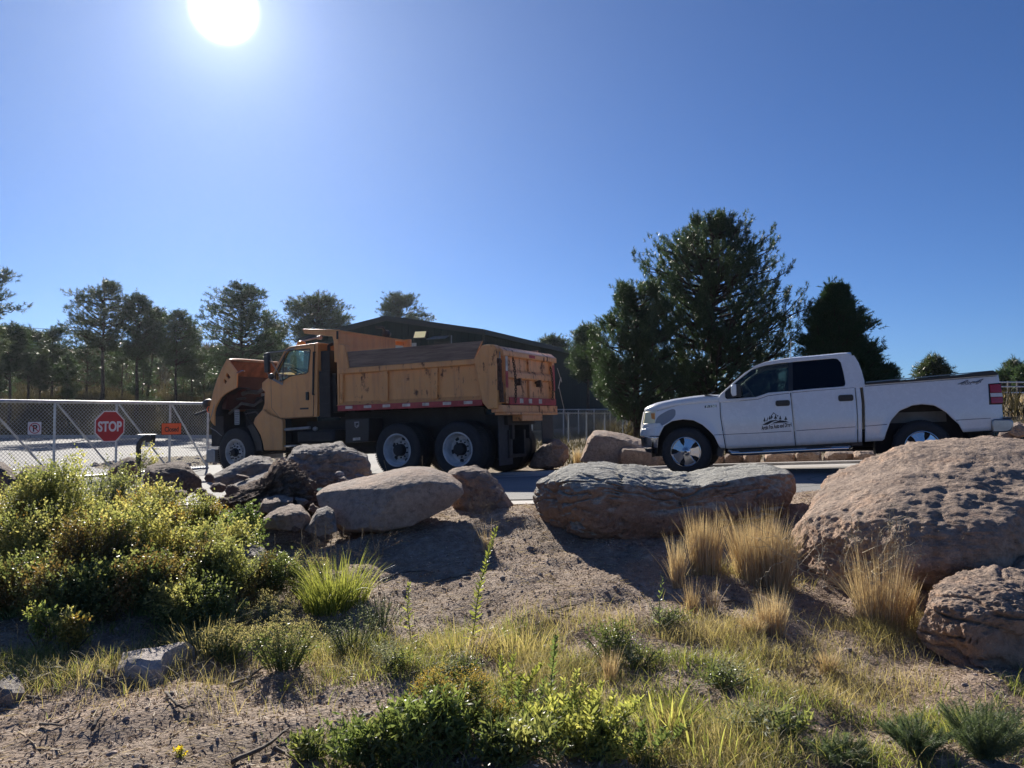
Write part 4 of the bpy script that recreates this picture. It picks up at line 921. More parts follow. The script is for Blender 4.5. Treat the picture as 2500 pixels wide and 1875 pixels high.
b = MB(); b.box(uT-.15, uT+.10, .02, WB-.02, wbot-.17, wbot-.03); b.box(uT-.12, uT+.14, .1, WB-.1, wbot-.22, wbot-.17); b.box(uT-.1, uT+.12, .8, 1.75, wbot-.34, wbot-.22); b.build('rear_sill', M_tail, bed, bevel=.012)
b = MB(); b.tube([(uT+.1, WB+.05, wtop-.3), (uT+.12, WB+.22, wtop-.6), (uT+.12, WB+.18, wbot+.6), (uT+.12, WB+.02, wbot+.35)], .008, 5); b.tube([(uT+.12, WB+.05, wbot+.4), (uT+.12, WB+.25, wbot-.0), (uT+.12, WB+.45, wbot-.35)], .007, 5); b.build('loose_cable', M_steelgrey, bed)
# ---- mud flaps
uM = wRr[0]+.72
for (x0_, y0_, x1_, y1_) in ((1215, 1009, 1252, 1133), (1321.6, 1005, 1352, 1123)):
    a_, c_ = pr(x0_, y0_, uM), pr(x1_, y1_, uM); b = MB(); b.box(uM-.008, uM+.008, a_[0], c_[0], c_[1], a_[1]); f_ = b.build('mud_flap', simple('flap_rubber', (.035, .04, .048), .7, scale=14, var=.2), dt)
    b = MB(); b.box(uM-.02, uM+.02, a_[0], c_[0], a_[1]-.03, a_[1]+.03); b.build('flap_bracket', M_dark, f_)
print('dump', 'uT', uT, 'uH', uH, 'wheels', wF[0], wM[0], wRr[0], 'tail v', pr(1230, 843, uT), pr(1357, 867, uT), pr(1353, 1003, uT), 'headboard far', hb)
# ================================================================ building
M_wall = None
t = NT('green_metal_cladding'); sxx = t.n.new('ShaderNodeSeparateXYZ'); t.l.new(t.obj, sxx.inputs[0])
rib = t.math('ADD', sxx.outputs[0], sxx.outputs[1]); rib = t.math('FRACT', t.math('MULTIPLY', rib, 2.2)); rb_ = t.ramp(rib, [(0, 0), (.06, 1), (.16, 1), (.22, 0)])
n = t.noise(.6, 6, .6); cc = t.ramp(n, [(.3, (.007, .018, .019)), (.7, (.012, .027, .028))])
M_wall = t.done(t.pbr(t.mix(t.math('MULTIPLY', rb_, .4), cc, (.004, .009, .010)), .8, spec=.15, nrm=t.bump(rb_, .9, .04)))
M_roofm = simple('dark_roof_metal', (.018, .028, .030), .7, 0.0); M_cream = simple('cream_paint', (.55, .50, .40), .6)
M_galv = simple('galvanised_steel', (.50, .52, .54), .42, .75, var=.12, scale=10)
bz = .3
BM = Matrix(((.92, .39, 0, -1.8), (-.39, .92, 0, 45), (0, 0, 1, bz), (0, 0, 0, 1)))
bd = empty('metal_building', mat4=BM); tag(bd, 'long dark green metal building with low gable roof behind the dump truck', 'building')
EH, AH, BW, BL = 6.0, 7.1, 12.8, 34
b = MB(); b.prism([(-BW, 0), (0, 0), (0, EH), (-BW/2, AH), (-BW, EH)], 0, BL); b.build('wall', M_wall, bd)
b = MB()
for sgn in (0, 1):
    xa, za, xb, zb = ((-BW-.25, EH-.03), (-BW/2, AH)) [0]+((-BW-.25, EH-.03), (-BW/2, AH))[1] if sgn == 0 else (-BW/2, AH, .25, EH-.03)
    b.prism([(xa, za+.03), (xb, zb+.03), (xb, zb+.15), (xa, za+.15)], -.25, BL+.2)
b.build('roof', M_roofm, bd)
b = MB(); b.prism([(-BW-.25, EH-.22), (-BW/2, AH-.19), (.25, EH-.22), (.25, EH+.0), (-BW/2, AH+.03), (-BW-.25, EH)], -.30, -.252); b.build('eave_trim', M_roofm, bd)
b = MB(); b.box(.252, .34, -.25, BL, EH-.2, EH+.02); b.box(.02, .12, .1, .2, 0, EH-.2); b.build('rain_gutter', M_roofm, bd)
M_lampon = NT('lamp_lens'); M_lampon = M_lampon.done(M_lampon.pbr((.8, .7, .42), .5, emit=(1, .85, .45), estr=.22))
def bproj(px, py, face):  # face 'gable': local y=0 ; 'side': local x=0
    Mi = BM.inverted(); o_ = Mi @ CAMP; d_ = (Mi.to_3x3() @ ray(px, py)); k = (-o_.y/d_.y) if face == 'gable' else (-o_.x/d_.x); p = o_+d_*k; return p
q = bproj(1030, 818, 'gable')
f_ = MB(); f_.prism([(-.0, -.28), (.45, -.28)[::1], (.25, .28), (-.0, .28)], -.45, .45)
def wall_lamp(p, rotz, nm):
    e = empty('wall_lamp'); e.parent = bd; e.location = p; e.rotation_euler = (0, 0, rotz)
    b = MB(); b.add([(-.42, 0, .22), (.42, 0, .22), (.42, 0, -.2), (-.42, 0, -.2), (-.42, -.14, .22), (.42, -.14, .22), (.42, -.34, -.2), (-.42, -.34, -.2)], [(0,1,2,3), (4,7,6,5), (0,4,5,1), (3,2,6,7), (0,3,7,4), (1,5,6,2)]); b.build('housing', M_black, e)
    b = MB(); b.add([(-.38, -.15, .20), (.38, -.15, .20), (.38, -.35, -.18), (-.38, -.35, -.18)], [(0,1,2,3)]); b.build('lens', M_lampon, e, solid=.02)
wall_lamp(q, 0, 1); q = bproj(1403, 900, 'side'); wall_lamp(q, math.pi/2, 2)
a = bproj(1060, 831, 'gable'); c = bproj(1098, 820, 'gable')
b = MB(); b.add([(a.x, -.05, c.z), (c.x, -.05, c.z), (c.x+.1, -.8, a.z), (a.x-.1, -.8, a.z)], [(0,1,2,3)]); b.build('awning', simple('grey_awning', (.14, .19, .24), .4, .3), bd, solid=.04)
b = MB(); b.box(a.x, c.x, -.03, .02, a.z-1.4, a.z-.1); b.build('louvre', M_dark, bd)
a = bproj(900, 842, 'gable'); c = bproj(1017, 842, 'gable')
b = MB(); b.box(a.x, c.x, -.06, .02, 0, a.z); b.build('garage_door', M_cream, bd)
a = bproj(1104, 819, 'gable'); b = MB(); b.tube([(a.x, -.1, 0), (a.x, -.1, a.z)], .04, 6); b.build('conduit', M_steelgrey, bd)

# ================================================================ gate and signs
GD = Vector((.5, .866, 0)); GN = Vector((.866, -.5, 0)); G0 = Vector((-9.91, 19.3, 0))
GM = Matrix(((GD.x, -GN.x, 0, G0.x), (GD.y, -GN.y, 0, G0.y), (0, 0, 1, 0), (0, 0, 0, 1)))   # local x along, y away from camera, z up
gt = empty('chain_link_gate', mat4=GM); tag(gt, 'long chain link rolling gate with diagonal braces and three signs', 'gate')
ZT, ZB = 1.775, -.02; T0, T1 = -6.2, 2.75
b = MB(); b.tube([(T0, 0, ZT), (T1, 0, ZT)], .042, 10); b.build('top_rail', M_galv, gt, smooth=40)
b = MB(); b.tube([(T0, 0, ZB), (T1, 0, ZB)], .035, 8); b.build('bottom_rail', M_galv, gt, smooth=40)
ts = [-6.15, -4.6, -3.07, -1.53, 0, 1.515, 2.72]
for t_ in ts: b = MB(); b.tube([(t_, 0, ZB), (t_, 0, ZT)], .030, 8); b.build('upright', M_galv, gt, smooth=40)
for i in range(len(ts)-1): b = MB(); b.tube([(ts[i]+.06, .0, ZT-.05), (ts[i+1]-.02, .0, ZB+.04)], .024, 8); b.build('brace', M_galv, gt, smooth=40)
def chainlink(x0, x1, z0, z1, p, r, y=.045):
    V = []; F = []
    def wire(a, c):
        a = Vector(a); c = Vector(c); d_ = (c-a).normalized(); n1 = Vector((0, 1, 0)); n2 = d_.cross(n1); base = len(V)
        for q in (a, c):
            for k in range(3): an = 2*math.pi*k/3; V.append(q+(n1*math.cos(an)+n2*math.sin(an))*r)
        for k in range(3): F.append((base+k, base+(k+1) % 3, base+3+(k+1) % 3, base+3+k))
    H = z1-z0; n = int((x1-x0+H)/p)
    for i in range(n+1):
        for sgn, yy in ((1, y), (-1, y+r)):
            xa = x0-H+i*p if sgn > 0 else x0+i*p; xb = xa+sgn*H; za, zb = z0, z1
            if sgn > 0:
                if xa < x0: za += x0-xa; xa = x0
                if xb > x1: zb -= xb-x1; xb = x1
            else:
                if xa > x1: za += xa-x1; xa = x1
                if xb < x0: zb -= x0-xb; xb = x0
            if zb-za > .02: wire((xa, yy, za), (xb, yy, zb))
    return V, F
V, F = chainlink(T0, T1, ZB, ZT, .088, .0042); np_mesh('mesh_wire', V, F, M_galv, gt)
M_stop = simple('stop_sign_red', (.42, .012, .03), .45, var=.06); M_signw = simple('sign_white', (.72, .72, .74), .5, var=.05); M_signo = simple('orange_sign', (.85, .13, .035), .5, var=.05); M_ink2 = simple('sign_black', (.02, .02, .02), .5, var=.05)
def gproj(px, py):
    Mi = GM.inverted(); o_ = Mi @ CAMP; d_ = Mi.to_3x3() @ ray(px, py); return o_+d_*((-.07-o_.y)/d_.y)
def sign_root(name, px, py, label):
    p = gproj(px, py); e = empty(name, mat4=GM @ Matrix.Translation(p)); tag(e, label, 'sign'); return e
TXT = Matrix(((1,0,0,0),(0,0,-1,0),(0,1,0,0),(0,0,0,1)))
def octo(r): return [(r*math.cos(math.pi/8+k*math.pi/4), r*math.sin(math.pi/8+k*math.pi/4)) for k in range(8)]
def fit_text(o, w, cx=0, h=None, cz=0):
    xs = [v.co.x for v in o.data.vertices]; zs = [v.co.z for v in o.data.vertices]; k = w/(max(xs)-min(xs)); kh = h/(max(zs)-min(zs)) if h else 1
    mx, mz = (max(xs)+min(xs))/2, (max(zs)+min(zs))/2
    for v in o.data.vertices: v.co.x = cx+(v.co.x-mx)*k; v.co.z = cz+(v.co.z-mz)*kh
def slab(name, pts, y0, y1, m, parent): b = MB(); b.prism(pts, y0, y1); return b.build(name, m, parent)
s1 = sign_root('stop_sign', 268, 1041, 'red octagonal STOP sign with white letters hung on the gate')
slab('border', octo(.418), -.004, .0, M_signw, s1); slab('panel', octo(.388), -.0075, -.0045, M_stop, s1)
o = text_mesh('lettering', 'STOP', .34, M_signw, Matrix.Translation((0, -.0105, 0)) @ TXT, s1, .0015, 1, .012); fit_text(o, .62, 0, .26)
s2 = sign_root('closed_sign', 418.5, 1047, 'orange rectangular sign reading Closed in black on the gate')
slab('border', roundrect(-.305, -.16, .305, .16, .02), -.004, 0, M_ink2, s2); slab('panel', roundrect(-.292, -.148, .292, .148, .02), -.0075, -.0045, M_signo, s2)
o = text_mesh('lettering', 'Closed', .18, M_ink2, Matrix.Translation((0, -.0105, 0)) @ TXT, s2, .0015, 1, .004); fit_text(o, .42, 0, .135, -.01)
s3 = sign_root('no_parking_sign', 84, 1045.5, 'white square no parking sign with a crossed out P')
slab('border', roundrect(-.16, -.155, .16, .155, .02), -.004, 0, M_ink2, s3); slab('panel', roundrect(-.15, -.145, .15, .145, .02), -.0075, -.0045, M_signw, s3)
o = text_mesh('letter', 'P', .22, M_ink2, Matrix.Translation((0, -.0100, 0)) @ TXT, s3, .0015, 1, .006); fit_text(o, .095, .01, .155, .0)
b = MB(); nn = 32; V = [(r_*math.cos(2*math.pi*k/nn), -.0135, r_*math.sin(2*math.pi*k/nn)) for r_ in (.122, .104) for k in range(nn)]; b.add(V, [(k, (k+1) % nn, nn+(k+1) % nn, nn+k) for k in range(nn)])
dx = .0065; b.add([(-.080-dx, -.0138, .072-dx), (-.080+dx, -.0138, .072+dx+.006), (.080+dx, -.0138, -.072+dx), (.080-dx, -.0138, -.072-dx)], [(0,1,2,3)]); b.build('prohibition_ring', M_stop, s3, solid=.001)
# curved pedestal with card reader
pe = at(338, 1140, 13.4); base = gp(pe.x, pe.y)
ped = empty('keypad_pedestal', base); tag(ped, 'black gooseneck pedestal with keypad box in front of the gate', 'pedestal')
def lp(px, py): q = at(px, py, 13.4)-base; return (q.x, q.y, q.z)
b = MB(); b.tube([(lp(339, 1140)[0], 0, -.1), lp(338.5, 1110), lp(338, 1092), lp(340, 1082), lp(345, 1074.5), lp(352, 1070), lp(362, 1068)], [.042]*7, 12); b.build('post', M_black, ped, smooth=40)
a = Vector(lp(360.5, 1062)); c = Vector(lp(374.5, 1080)); b = MB(); b.box(a.x, c.x, -.08, .08, c.z, a.z); b.build('keypad_box', M_black, ped, bevel=.01)
a = Vector(lp(341, 1060.5)); c = Vector(lp(376, 1062)); b = MB(); b.box(a.x, c.x, -.12, .12, c.z, a.z); b.build('rain_hood', M_steelgrey, ped, bevel=.003)
# ================================================================ fences behind
def chain_fence(P0, P1, H, nposts, label, pitch=.11, r=.005, slats=False):
    P0 = Vector(P0); P1 = Vector(P1); d_ = P1-P0; L_ = d_.xy.length; d_ = Vector((d_.x, d_.y, 0)).normalized()
    Mx = Matrix(((d_.x, -d_.y, 0, P0.x), (d_.y, d_.x, 0, P0.y), (0, 0, 1, P0.z), (0, 0, 0, 1)))
    f = empty('chain_link_fence', mat4=Mx); tag(f, label, 'fence')
    b = MB(); b.tube([(0, 0, H), (L_, 0, H)], .028, 6); b.build('top_rail', M_galv, f)
    for k in range(nposts): x = L_*k/(nposts-1); b = MB(); b.tube([(x, 0, -.1), (x, 0, H+.04)], .032, 6); b.build('post', M_galv, f)
    V, F = chainlink(0, L_, .03, H, pitch, r, .03); np_mesh('mesh_wire', V, F, M_galv, f)
    return f
a = at(1255, 1008.5, 31); c = at(1521, 1008.5, 31); za = a.z-1.25
chain_fence((a.x, a.y, za), (c.x, c.y, za), 1.25, 7, 'low chain link fence between the dump truck and the big pines')
a = at(1340, 1000, 40); c = at(1530, 1006, 37); chain_fence((a.x, a.y, a.z-1.35), (c.x, c.y, a.z-1.35), 1.35, 6, 'second chain link fence farther back beside the green building', .16, .005)
# pale rail fence on the right hillside
rf = empty('rail_fence', (0, 0, 0)); y0_ = 52.0
a = at(2452, 958, y0_); rf.location = gp(a.x, y0_); tag(rf, 'white rail fence with dark posts on the grassy slope behind the pickup', 'fence')
b0 = rf.location
for k in range(9):
    x = k*.62-.3; z = float(gz(b0.x+x, y0_))-b0.z; b = MB(); b.box(x-.10, x+.10, -.08, .08, z-.1, z+1.15); b.build('post', simple('dark_wood_post', (.045, .04, .04), .9) if k == 0 else bpy.data.materials['dark_wood_post'], rf)
for h_ in (.35, .75, 1.05):
    b = MB(); zz = [(k*.62-.4, -.12, float(gz(b0.x+k*.62-.4, y0_))-b0.z+h_) for k in range(10)]; b.tube(zz, .05, 6); b.build('rail', M_signw, rf)
# power line on the left
for k, (ya, yb) in enumerate(((793, 804), (895, 898), (914, 916))):
    a = at(-60, ya-2, 75); c = at(330, yb+9, 75); b = MB(); b.tube([a.lerp(c, s)-Vector((0, 0, math.sin(s*math.pi)*.1)) for s in np.linspace(0, 1, 9)], .02, 4); o = b.build('power_line', M_black)
    tag(o, ('highest thin black cable crossing the sky behind the leftmost pines', 'middle thin cable crossing among the pine trunks on the left', 'lowest thin cable crossing low among the pine trunks on the left')[k], 'cable')
# ================================================================ boulders
def rock_mat(name, a, b_, lichen, la, seed=0, strata=0.0, lthr=.5, blotch=(.035, .03, .028)):
    t = NT(name); P_ = t.obj; mp = t.n.new('ShaderNodeMapping'); mp.inputs['Location'].default_value = (seed*3.7, seed*1.3, seed*2.1); t.l.new(P_, mp.inputs[0]); P_ = mp.outputs[0]
    n1 = t.noise(2.2, 8, .65, P_); n2 = t.noise(16, 8, .72, P_); n3 = t.noise(75, 4, .7, P_); sp_ = t.voro(95, vec=P_)
    c = t.ramp(n1, [(.3, a), (.7, b_)])
    c = t.mix(t.ramp(n2, [(.35, .55), (.55, 0)]), c, tuple(x*.45 for x in a))
    c = t.mix(t.ramp(n3, [(.55, 0), (.8, .45)]), c, tuple(min(1, x*1.7) for x in b_))
    sn = t.n.new('ShaderNodeSeparateXYZ'); t.l.new(t.geo.outputs['Normal'], sn.inputs[0])
    lm = t.math('ADD', t.math('MULTIPLY', sn.outputs[2], .35), t.math('SUBTRACT', t.noise(3.3, 9, .72, P_), .5)); lm = t.math('MULTIPLY', t.ramp(lm, [(lthr-.42, 0), (lthr-.25, 1)]), la)
    lc = t.mix(t.ramp(n2, [(.4, 0), (.6, 1)]), tuple(x*.55 for x in lichen), lichen); c = t.mix(lm, c, lc)
    c = t.mix(t.ramp(t.noise(5.5, 9, .75, P_), [(.60, 0), (.68, .8)]), c, blotch)
    h = t.math('ADD', t.math('MULTIPLY', n2, 1.2), t.math('MULTIPLY', n3, .6)); h = t.math('ADD', h, t.math('MULTIPLY', t.voro(28, vec=P_), .5))
    if strata:
        s_ = t.noise(5, 7, .65, P_, stretch=(1, 1, 6)); h = t.math('ADD', h, t.math('MULTIPLY', s_, strata))
    return t.done(t.pbr(c, .9, nrm=t.bump(h, 1.0, .03), spec=.3))
R_grey = rock_mat('lichen_grey_rock', (.28, .18, .13), (.42, .29, .22), (.46, .45, .41), 1.0, 1, .5, .40)
R_brown = rock_mat('red_brown_rock', (.38, .24, .165), (.62, .43, .31), (.32, .29, .26), .5, 2, .6, .55)
R_pink = rock_mat('smooth_pink_rock', (.40, .28, .215), (.56, .42, .33), (.36, .33, .31), .5, 3, .0, .62, (.12, .08, .07))
R_back = rock_mat('grey_brown_rock', (.32, .24, .19), (.50, .40, .33), (.33, .31, .30), .8, 4, 1.0, .5)
R_dark = rock_mat('dark_brown_rock', (.17, .11, .085), (.31, .215, .17), (.16, .14, .13), .5, 5, .4)
R_tan = rock_mat('tan_rock', (.28, .18, .13), (.46, .33, .25), (.36, .32, .29), .5, 6, .3)
R_pale = rock_mat('pale_slab_rock', (.52, .44, .40), (.72, .64, .59), (.5, .47, .44), .4, 7, .3)
def rock(label, pts, Y, T, m, sub=5, amp=.05, freq=1.6, box=.62, shear=0.0, seed=0, cuts=3, group=None, tilt=0.0, detail=.012, name='boulder', under=0.0, ridge=0.0, boxz=None, ts=.10, vor=.55, cracks=()):
    """pts: outline seen from the road side, in pixels at distance Y; T: half depth in metres"""
    ys_ = [q[1] for q in pts]; ya, yb = min(ys_), max(ys_)
    xs = np.array([at(x, y, Y).x for x, y in pts]); zs = np.array([at(x, y, Y+.4*T*(1-2*(y-ya)/(yb-ya))).z for x, y in pts])
    # densify
    n = len(xs); tt = np.linspace(0, n, 360, endpoint=False); i0 = tt.astype(int); f = tt-i0
    f = f; px_ = xs[i0]*(1-f)+xs[(i0+1) % n]*f; pz_ = zs[i0]*(1-f)+zs[(i0+1) % n]*f
    cx = (xs.min()+xs.max())/2; cz = (zs.min()+zs.max())/2; hw = (xs.max()-xs.min())/2; hh = (zs.max()-zs.min())/2
    an = np.arctan2((pz_-cz)/hh, (px_-cx)/hw); rr = np.hypot((pz_-cz)/hh, (px_-cx)/hw); o_ = np.argsort(an); an = an[o_]; rr = rr[o_]; boxz = boxz or max(.3, box-.2)
    an = np.concatenate([an-2*math.pi, an, an+2*math.pi]); rr = np.concatenate([rr]*3)
    bm = bmesh.new(); bmesh.ops.create_icosphere(bm, subdivisions=sub, radius=1.0)
    r_ = random.Random(seed)
    V = np.array([v.co[:] for v in bm.verts]); s = np.hypot(V[:, 0], V[:, 2]); th = np.arctan2(V[:, 2], V[:, 0]); R_ = np.interp(th, an, rr)
    sp_ = np.power(np.clip(s, 0, 1), box); X = hw*R_*np.cos(th)*sp_; Z = hh*R_*np.sin(th)*np.power(np.clip(s, 0, 1), boxz or box); Yv = np.sign(V[:, 1])*np.power(np.abs(V[:, 1]), .8)*T
    D = np.stack([X, Yv, Z], 1)
    for k in range(cuts):      # chipped flat faces on the visible side
        a_ = r_.uniform(-1.1, 1.1); e_ = r_.uniform(-.35, .3); nn_ = np.array([math.sin(a_)*.8, -math.cos(a_), e_]); nn_ /= np.linalg.norm(nn_)
        sup = (D@nn_).max(); lim = sup*r_.uniform(.68, .84); ex = D@nn_-lim; D = D-np.clip(ex, 0, None)[:, None]*nn_*.85
    D[:, 2] += ts*(D[:, 1]-.35*T)*sm(D[:, 2]/hh+.6)
    D[:, 1] += shear*D[:, 2]+tilt*D[:, 0]
    if under: D[:, 1] += np.clip(-D[:, 2]/hh, 0, 1)**1.5*under*(D[:, 1] < 0)
    D[:, 0] = D[:, 0]*(1-.4*T/Y)+D[:, 1]*cx/Y
    N = D/np.maximum(np.linalg.norm(D, axis=1, keepdims=True), 1e-6); edge = 1-np.clip(s, 0, 1)**6*.55
    disp = np.empty(len(D)); o3 = Vector((seed*5.1, seed*2.3, seed*9.7))
    for i, p in enumerate(D):
        q = Vector(p); disp[i] = noise.fractal(q*freq+o3, .9, 2.0, 4)*amp+(noise.fractal(q*freq*2.1+o3, .8, 2.1, 3, noise_basis='VORONOI_F1')-.6)*amp*vor+noise.fractal(q*freq*4.5+o3, .45, 2.1, 5)*amp*.42+noise.noise(q*freq*22+o3)*detail*.6
        if ridge:
            g_ = abs(noise.noise(Vector((q.x*1.3, q.y*1.3, q.z*4.5))*2.2+o3)); disp[i] -= ridge*max(0, 1-g_*9)
    for (cpx, sl, wd_, dp) in cracks:
        xc = at(cpx, (ya+yb)/2, Y).x-cx; dd_ = (D[:, 0]-D[:, 1]*cx/Y-xc+sl*D[:, 2]+.03*np.sin(D[:, 2]*17)+.02*np.sin(D[:, 1]*11)); disp -= dp*np.exp(-(dd_/wd_)**2)
    D = D+N*(disp*edge)[:, None]
    for v, c_ in zip(bm.verts, D): v.co = c_
    me = bpy.data.meshes.new(name); bm.to_mesh(me); bm.free()
    o = link_mesh(name, me, m, None, True); o.location = (cx, Y, cz)
    tag(o, label, 'boulder' if hw > .25 else 'rock', group); return o
def zz(z, ox, oy, k): return [(ox+a/k, oy+c/k) for a, c in z]
rock('huge reddish brown boulder hiding the rear wheel of the pickup', [(1903, 1280), (1910, 1240), (1930, 1205), (1958, 1175), (2000, 1155), (2048, 1140), (2122, 1112), (2197, 1095), (2321, 1086), (2440, 1083), (2600, 1088), (2740, 1130), (2800, 1240), (2780, 1380), (2640, 1450), (2400, 1490), (2237, 1475), (2120, 1460), (2008, 1435), (1955, 1395), (1925, 1340)], 7.0, 1.5, R_brown, 7, .085, 1.3, .52, .0, 2, 2, under=.35, detail=.018, boxz=.34, vor=.38, ts=.22, cracks=((2290, -.15, .03, .02),))
rock('long flat grey lichen covered boulder with a reddish overhung front face', [(1282, 1213), (1287, 1191), (1301, 1162), (1345, 1140), (1374, 1128), (1431, 1125), (1489, 1128), (1544, 1135), (1598, 1146), (1652, 1152), (1706, 1155), (1760, 1145), (1833, 1138.6), (1905, 1134), (1941, 1140), (1956, 1155), (1954, 1187), (1941, 1216), (1923, 1245), (1851, 1285), (1779, 1312), (1670, 1335), (1616, 1345), (1507, 1352), (1460, 1350), (1417, 1330), (1385, 1306), (1345, 1292), (1308, 1280), (1290, 1252)], 7.9, .85, R_grey, 7, .06, 1.5, .42, -.25, 5, 4, under=.3, ridge=.05, detail=.018, boxz=.30, ts=.08, cracks=((1512, .03, .016, .07), (1372, .25, .02, .06)))
rock('smooth rounded pinkish boulder in front of the rear wheels of the dump truck', [(769, 1200), (784, 1190), (853, 1173), (892, 1165), (961, 1146), (1007, 1139), (1065, 1142), (1111, 1157), (1134, 1177), (1138, 1190), (1119, 1208), (1103, 1228), (1065, 1250), (1007, 1280), (930, 1300), (834, 1296), (796, 1255), (775, 1225)], 7.95, .55, R_pink, 6, .022, 1.6, .62, .3, 8, 2, detail=.004, boxz=.5, vor=.12)
rock('brown slab leaning against the smooth pink boulder', [(1092, 1144), (1111, 1139), (1161, 1138), (1188, 1146), (1215, 1173), (1238, 1204), (1257, 1238), (1268, 1262), (1238, 1275), (1180, 1275), (1120, 1270), (1100, 1220), (1085, 1170)], 8.75, .42, R_tan, 6, .04, 2.2, .7, .2, 11, 3, ridge=.04)
rock('rough layered boulder with grey top below the toolbox of the dump truck', [(693, 1119), (711, 1096), (734, 1084.6), (777, 1086.5), (815, 1081), (834, 1083), (873, 1096), (900, 1111), (909, 1134), (912, 1165), (880, 1185), (757, 1190), (690, 1180), (680, 1140)], 9.7, .55, R_back, 6, .06, 2.4, .6, .3, 14, 6, ridge=.05, vor=.9)
rock('low sloping grey boulder in front of the front wheel of the dump truck', [(505, 1172), (511, 1165), (546, 1146), (584, 1127), (615, 1115), (642, 1112), (665, 1119), (680, 1128), (690, 1150), (685, 1180), (600, 1195), (530, 1192)], 9.9, .5, R_back, 6, .05, 2.4, .62, .2, 17, 5, vor=.9)
rock('thin slab of rock under the sloping grey boulder', [(565, 1186), (604, 1168), (661, 1150), (675, 1158), (672, 1180), (620, 1198), (575, 1200)], 9.3, .3, R_back, 5, .03, 3, .6, .1, 19, 2)
rock('rounded orange brown rock below the dirt mound', [(642, 1268), (655, 1254), (680, 1242), (711, 1231), (738, 1234), (757, 1254), (763, 1272), (750, 1290), (680, 1296), (645, 1288)], 7.5, .26, R_tan, 5, .03, 3, .6, .2, 21, 3)
rock('small angular rock with pale pointed top beside the smooth pink boulder', [(742, 1296), (757, 1273), (773, 1246), (800, 1235), (815, 1246), (823, 1268), (826, 1298), (780, 1310)], 7.35, .2, R_back, 5, .025, 3, .75, .2, 23, 4)
rock('rock wedged between the orange brown rock and the dirt mound', [(625, 1250), (640, 1220), (680, 1208), (715, 1215), (712, 1240), (680, 1256)], 7.9, .25, R_tan, 5, .03, 3, .6, 0, 24, 3)
rock('grey slab half buried beside the leafy green sapling', [(570, 1350), (573, 1337), (596, 1333), (627, 1337), (652, 1346), (655, 1368), (620, 1378), (575, 1375)], 6.35, .2, R_back, 5, .02, 3, .55, 0, 26, 3)
rock('dark round boulder at the left edge of the picture', [(-40, 1150), (-20, 1128), (0, 1126), (13, 1131), (30, 1144), (43, 1157), (50, 1190), (20, 1220), (-40, 1220)], 10.6, .4, R_dark, 5, .04, 2, .6, 0, 28, 2)
rock('dark flat topped boulder below the no parking sign', [(35, 1175), (43, 1154), (56, 1141), (85, 1138), (116, 1137), (128, 1150), (130, 1190), (60, 1205)], 10.5, .4, R_dark, 5, .04, 2, .55, 0, 30, 2)
rock('pointed dark reddish slab beside the keypad pedestal', [(262, 1146), (275, 1134), (300, 1117), (315, 1111), (328, 1113), (335, 1135), (338, 1180), (300, 1195), (262, 1185)], 10.2, .3, R_dark, 5, .03, 2, .8, 0, 32, 3)
rock('broad dark boulder right of the keypad pedestal', [(348, 1165), (352, 1147), (361, 1136), (398, 1131), (428, 1128), (454, 1129), (477, 1151), (494, 1168), (497, 1195), (430, 1215), (355, 1210)], 9.6, .42, R_dark, 6, .04, 2.2, .6, .1, 34, 3)
for k, (x, y, w_, h_, Y_, lab) in enumerate([(511, 1166, 13, 11, 9.2, 'small dark stone at the foot of the sloping grey boulder'), (533, 1190, 22, 13, 8.9, 'dark stone below the front wheel of the dump truck'), (490, 1200, 17, 11, 8.6, 'small stone beside the bush below the broad dark boulder'), (567, 1196, 20, 15, 8.7, 'dark rounded stone on the left of the dirt mound'), (508, 1215, 22, 12, 8.3, 'flattish stone on the ground left of the dirt mound'), (545, 1222, 16, 10, 8.0, 'little stone on the slope of the dirt mound'), (829, 1156, 12, 6, 9.0, 'small pale flat stone lying on the layered boulder'), (440, 1207, 22, 12, 8.9, 'brown stone in front of the broad dark boulder')]):
    rock(lab, [(x-w_, y+2), (x-w_*.6, y-h_*.8), (x+w_*.1, y-h_), (x+w_*.8, y-h_*.5), (x+w_, y+3), (x+w_*.5, y+h_), (x-w_*.6, y+h_)], Y_, w_/FPX*Y_*.9, R_pale if 'pale' in lab else R_dark, 4, .012, 5, .7, 0, 40+k, 3)
rock('jagged brown boulder at the right edge below the huge boulder', [(2228, 1530), (2244, 1500), (2252, 1473), (2262, 1438), (2292, 1413), (2340, 1398), (2386, 1388), (2421, 1383), (2500, 1390), (2600, 1410), (2680, 1480), (2690, 1600), (2620, 1690), (2500, 1668), (2421, 1640), (2361, 1605), (2297, 1588), (2240, 1560)], 4.95, .55, R_brown, 7, .05, 2.6, .48, .05, 50, 3, ridge=.05, detail=.012, boxz=.34, ts=.06)
rock('rounded rock behind the jagged boulder at the right edge', [(2452, 1380), (2470, 1356), (2495, 1340), (2560, 1335), (2600, 1370), (2590, 1410), (2500, 1410), (2456, 1400)], 5.7, .25, R_brown, 5, .03, 3, .6, 0, 52, 2)
JR = [(600, 1225, 22, 16, 8.4), (632, 1205, 18, 13, 8.6), (655, 1228, 24, 16, 8.1), (700, 1215, 20, 14, 8.2), (735, 1225, 22, 16, 8.0), (765, 1240, 18, 14, 7.7), (575, 1225, 16, 12, 8.3), (690, 1180, 20, 14, 8.9), (745, 1185, 22, 14, 8.7), (620, 1252, 18, 13, 7.8), (780, 1262, 15, 11, 7.5), (590, 1165, 20, 12, 9.3), (840, 1172, 26, 12, 8.9), (880, 1165, 20, 11, 9.1), (720, 1290, 16, 10, 7.3), (905, 1180, 16, 9, 8.9)]
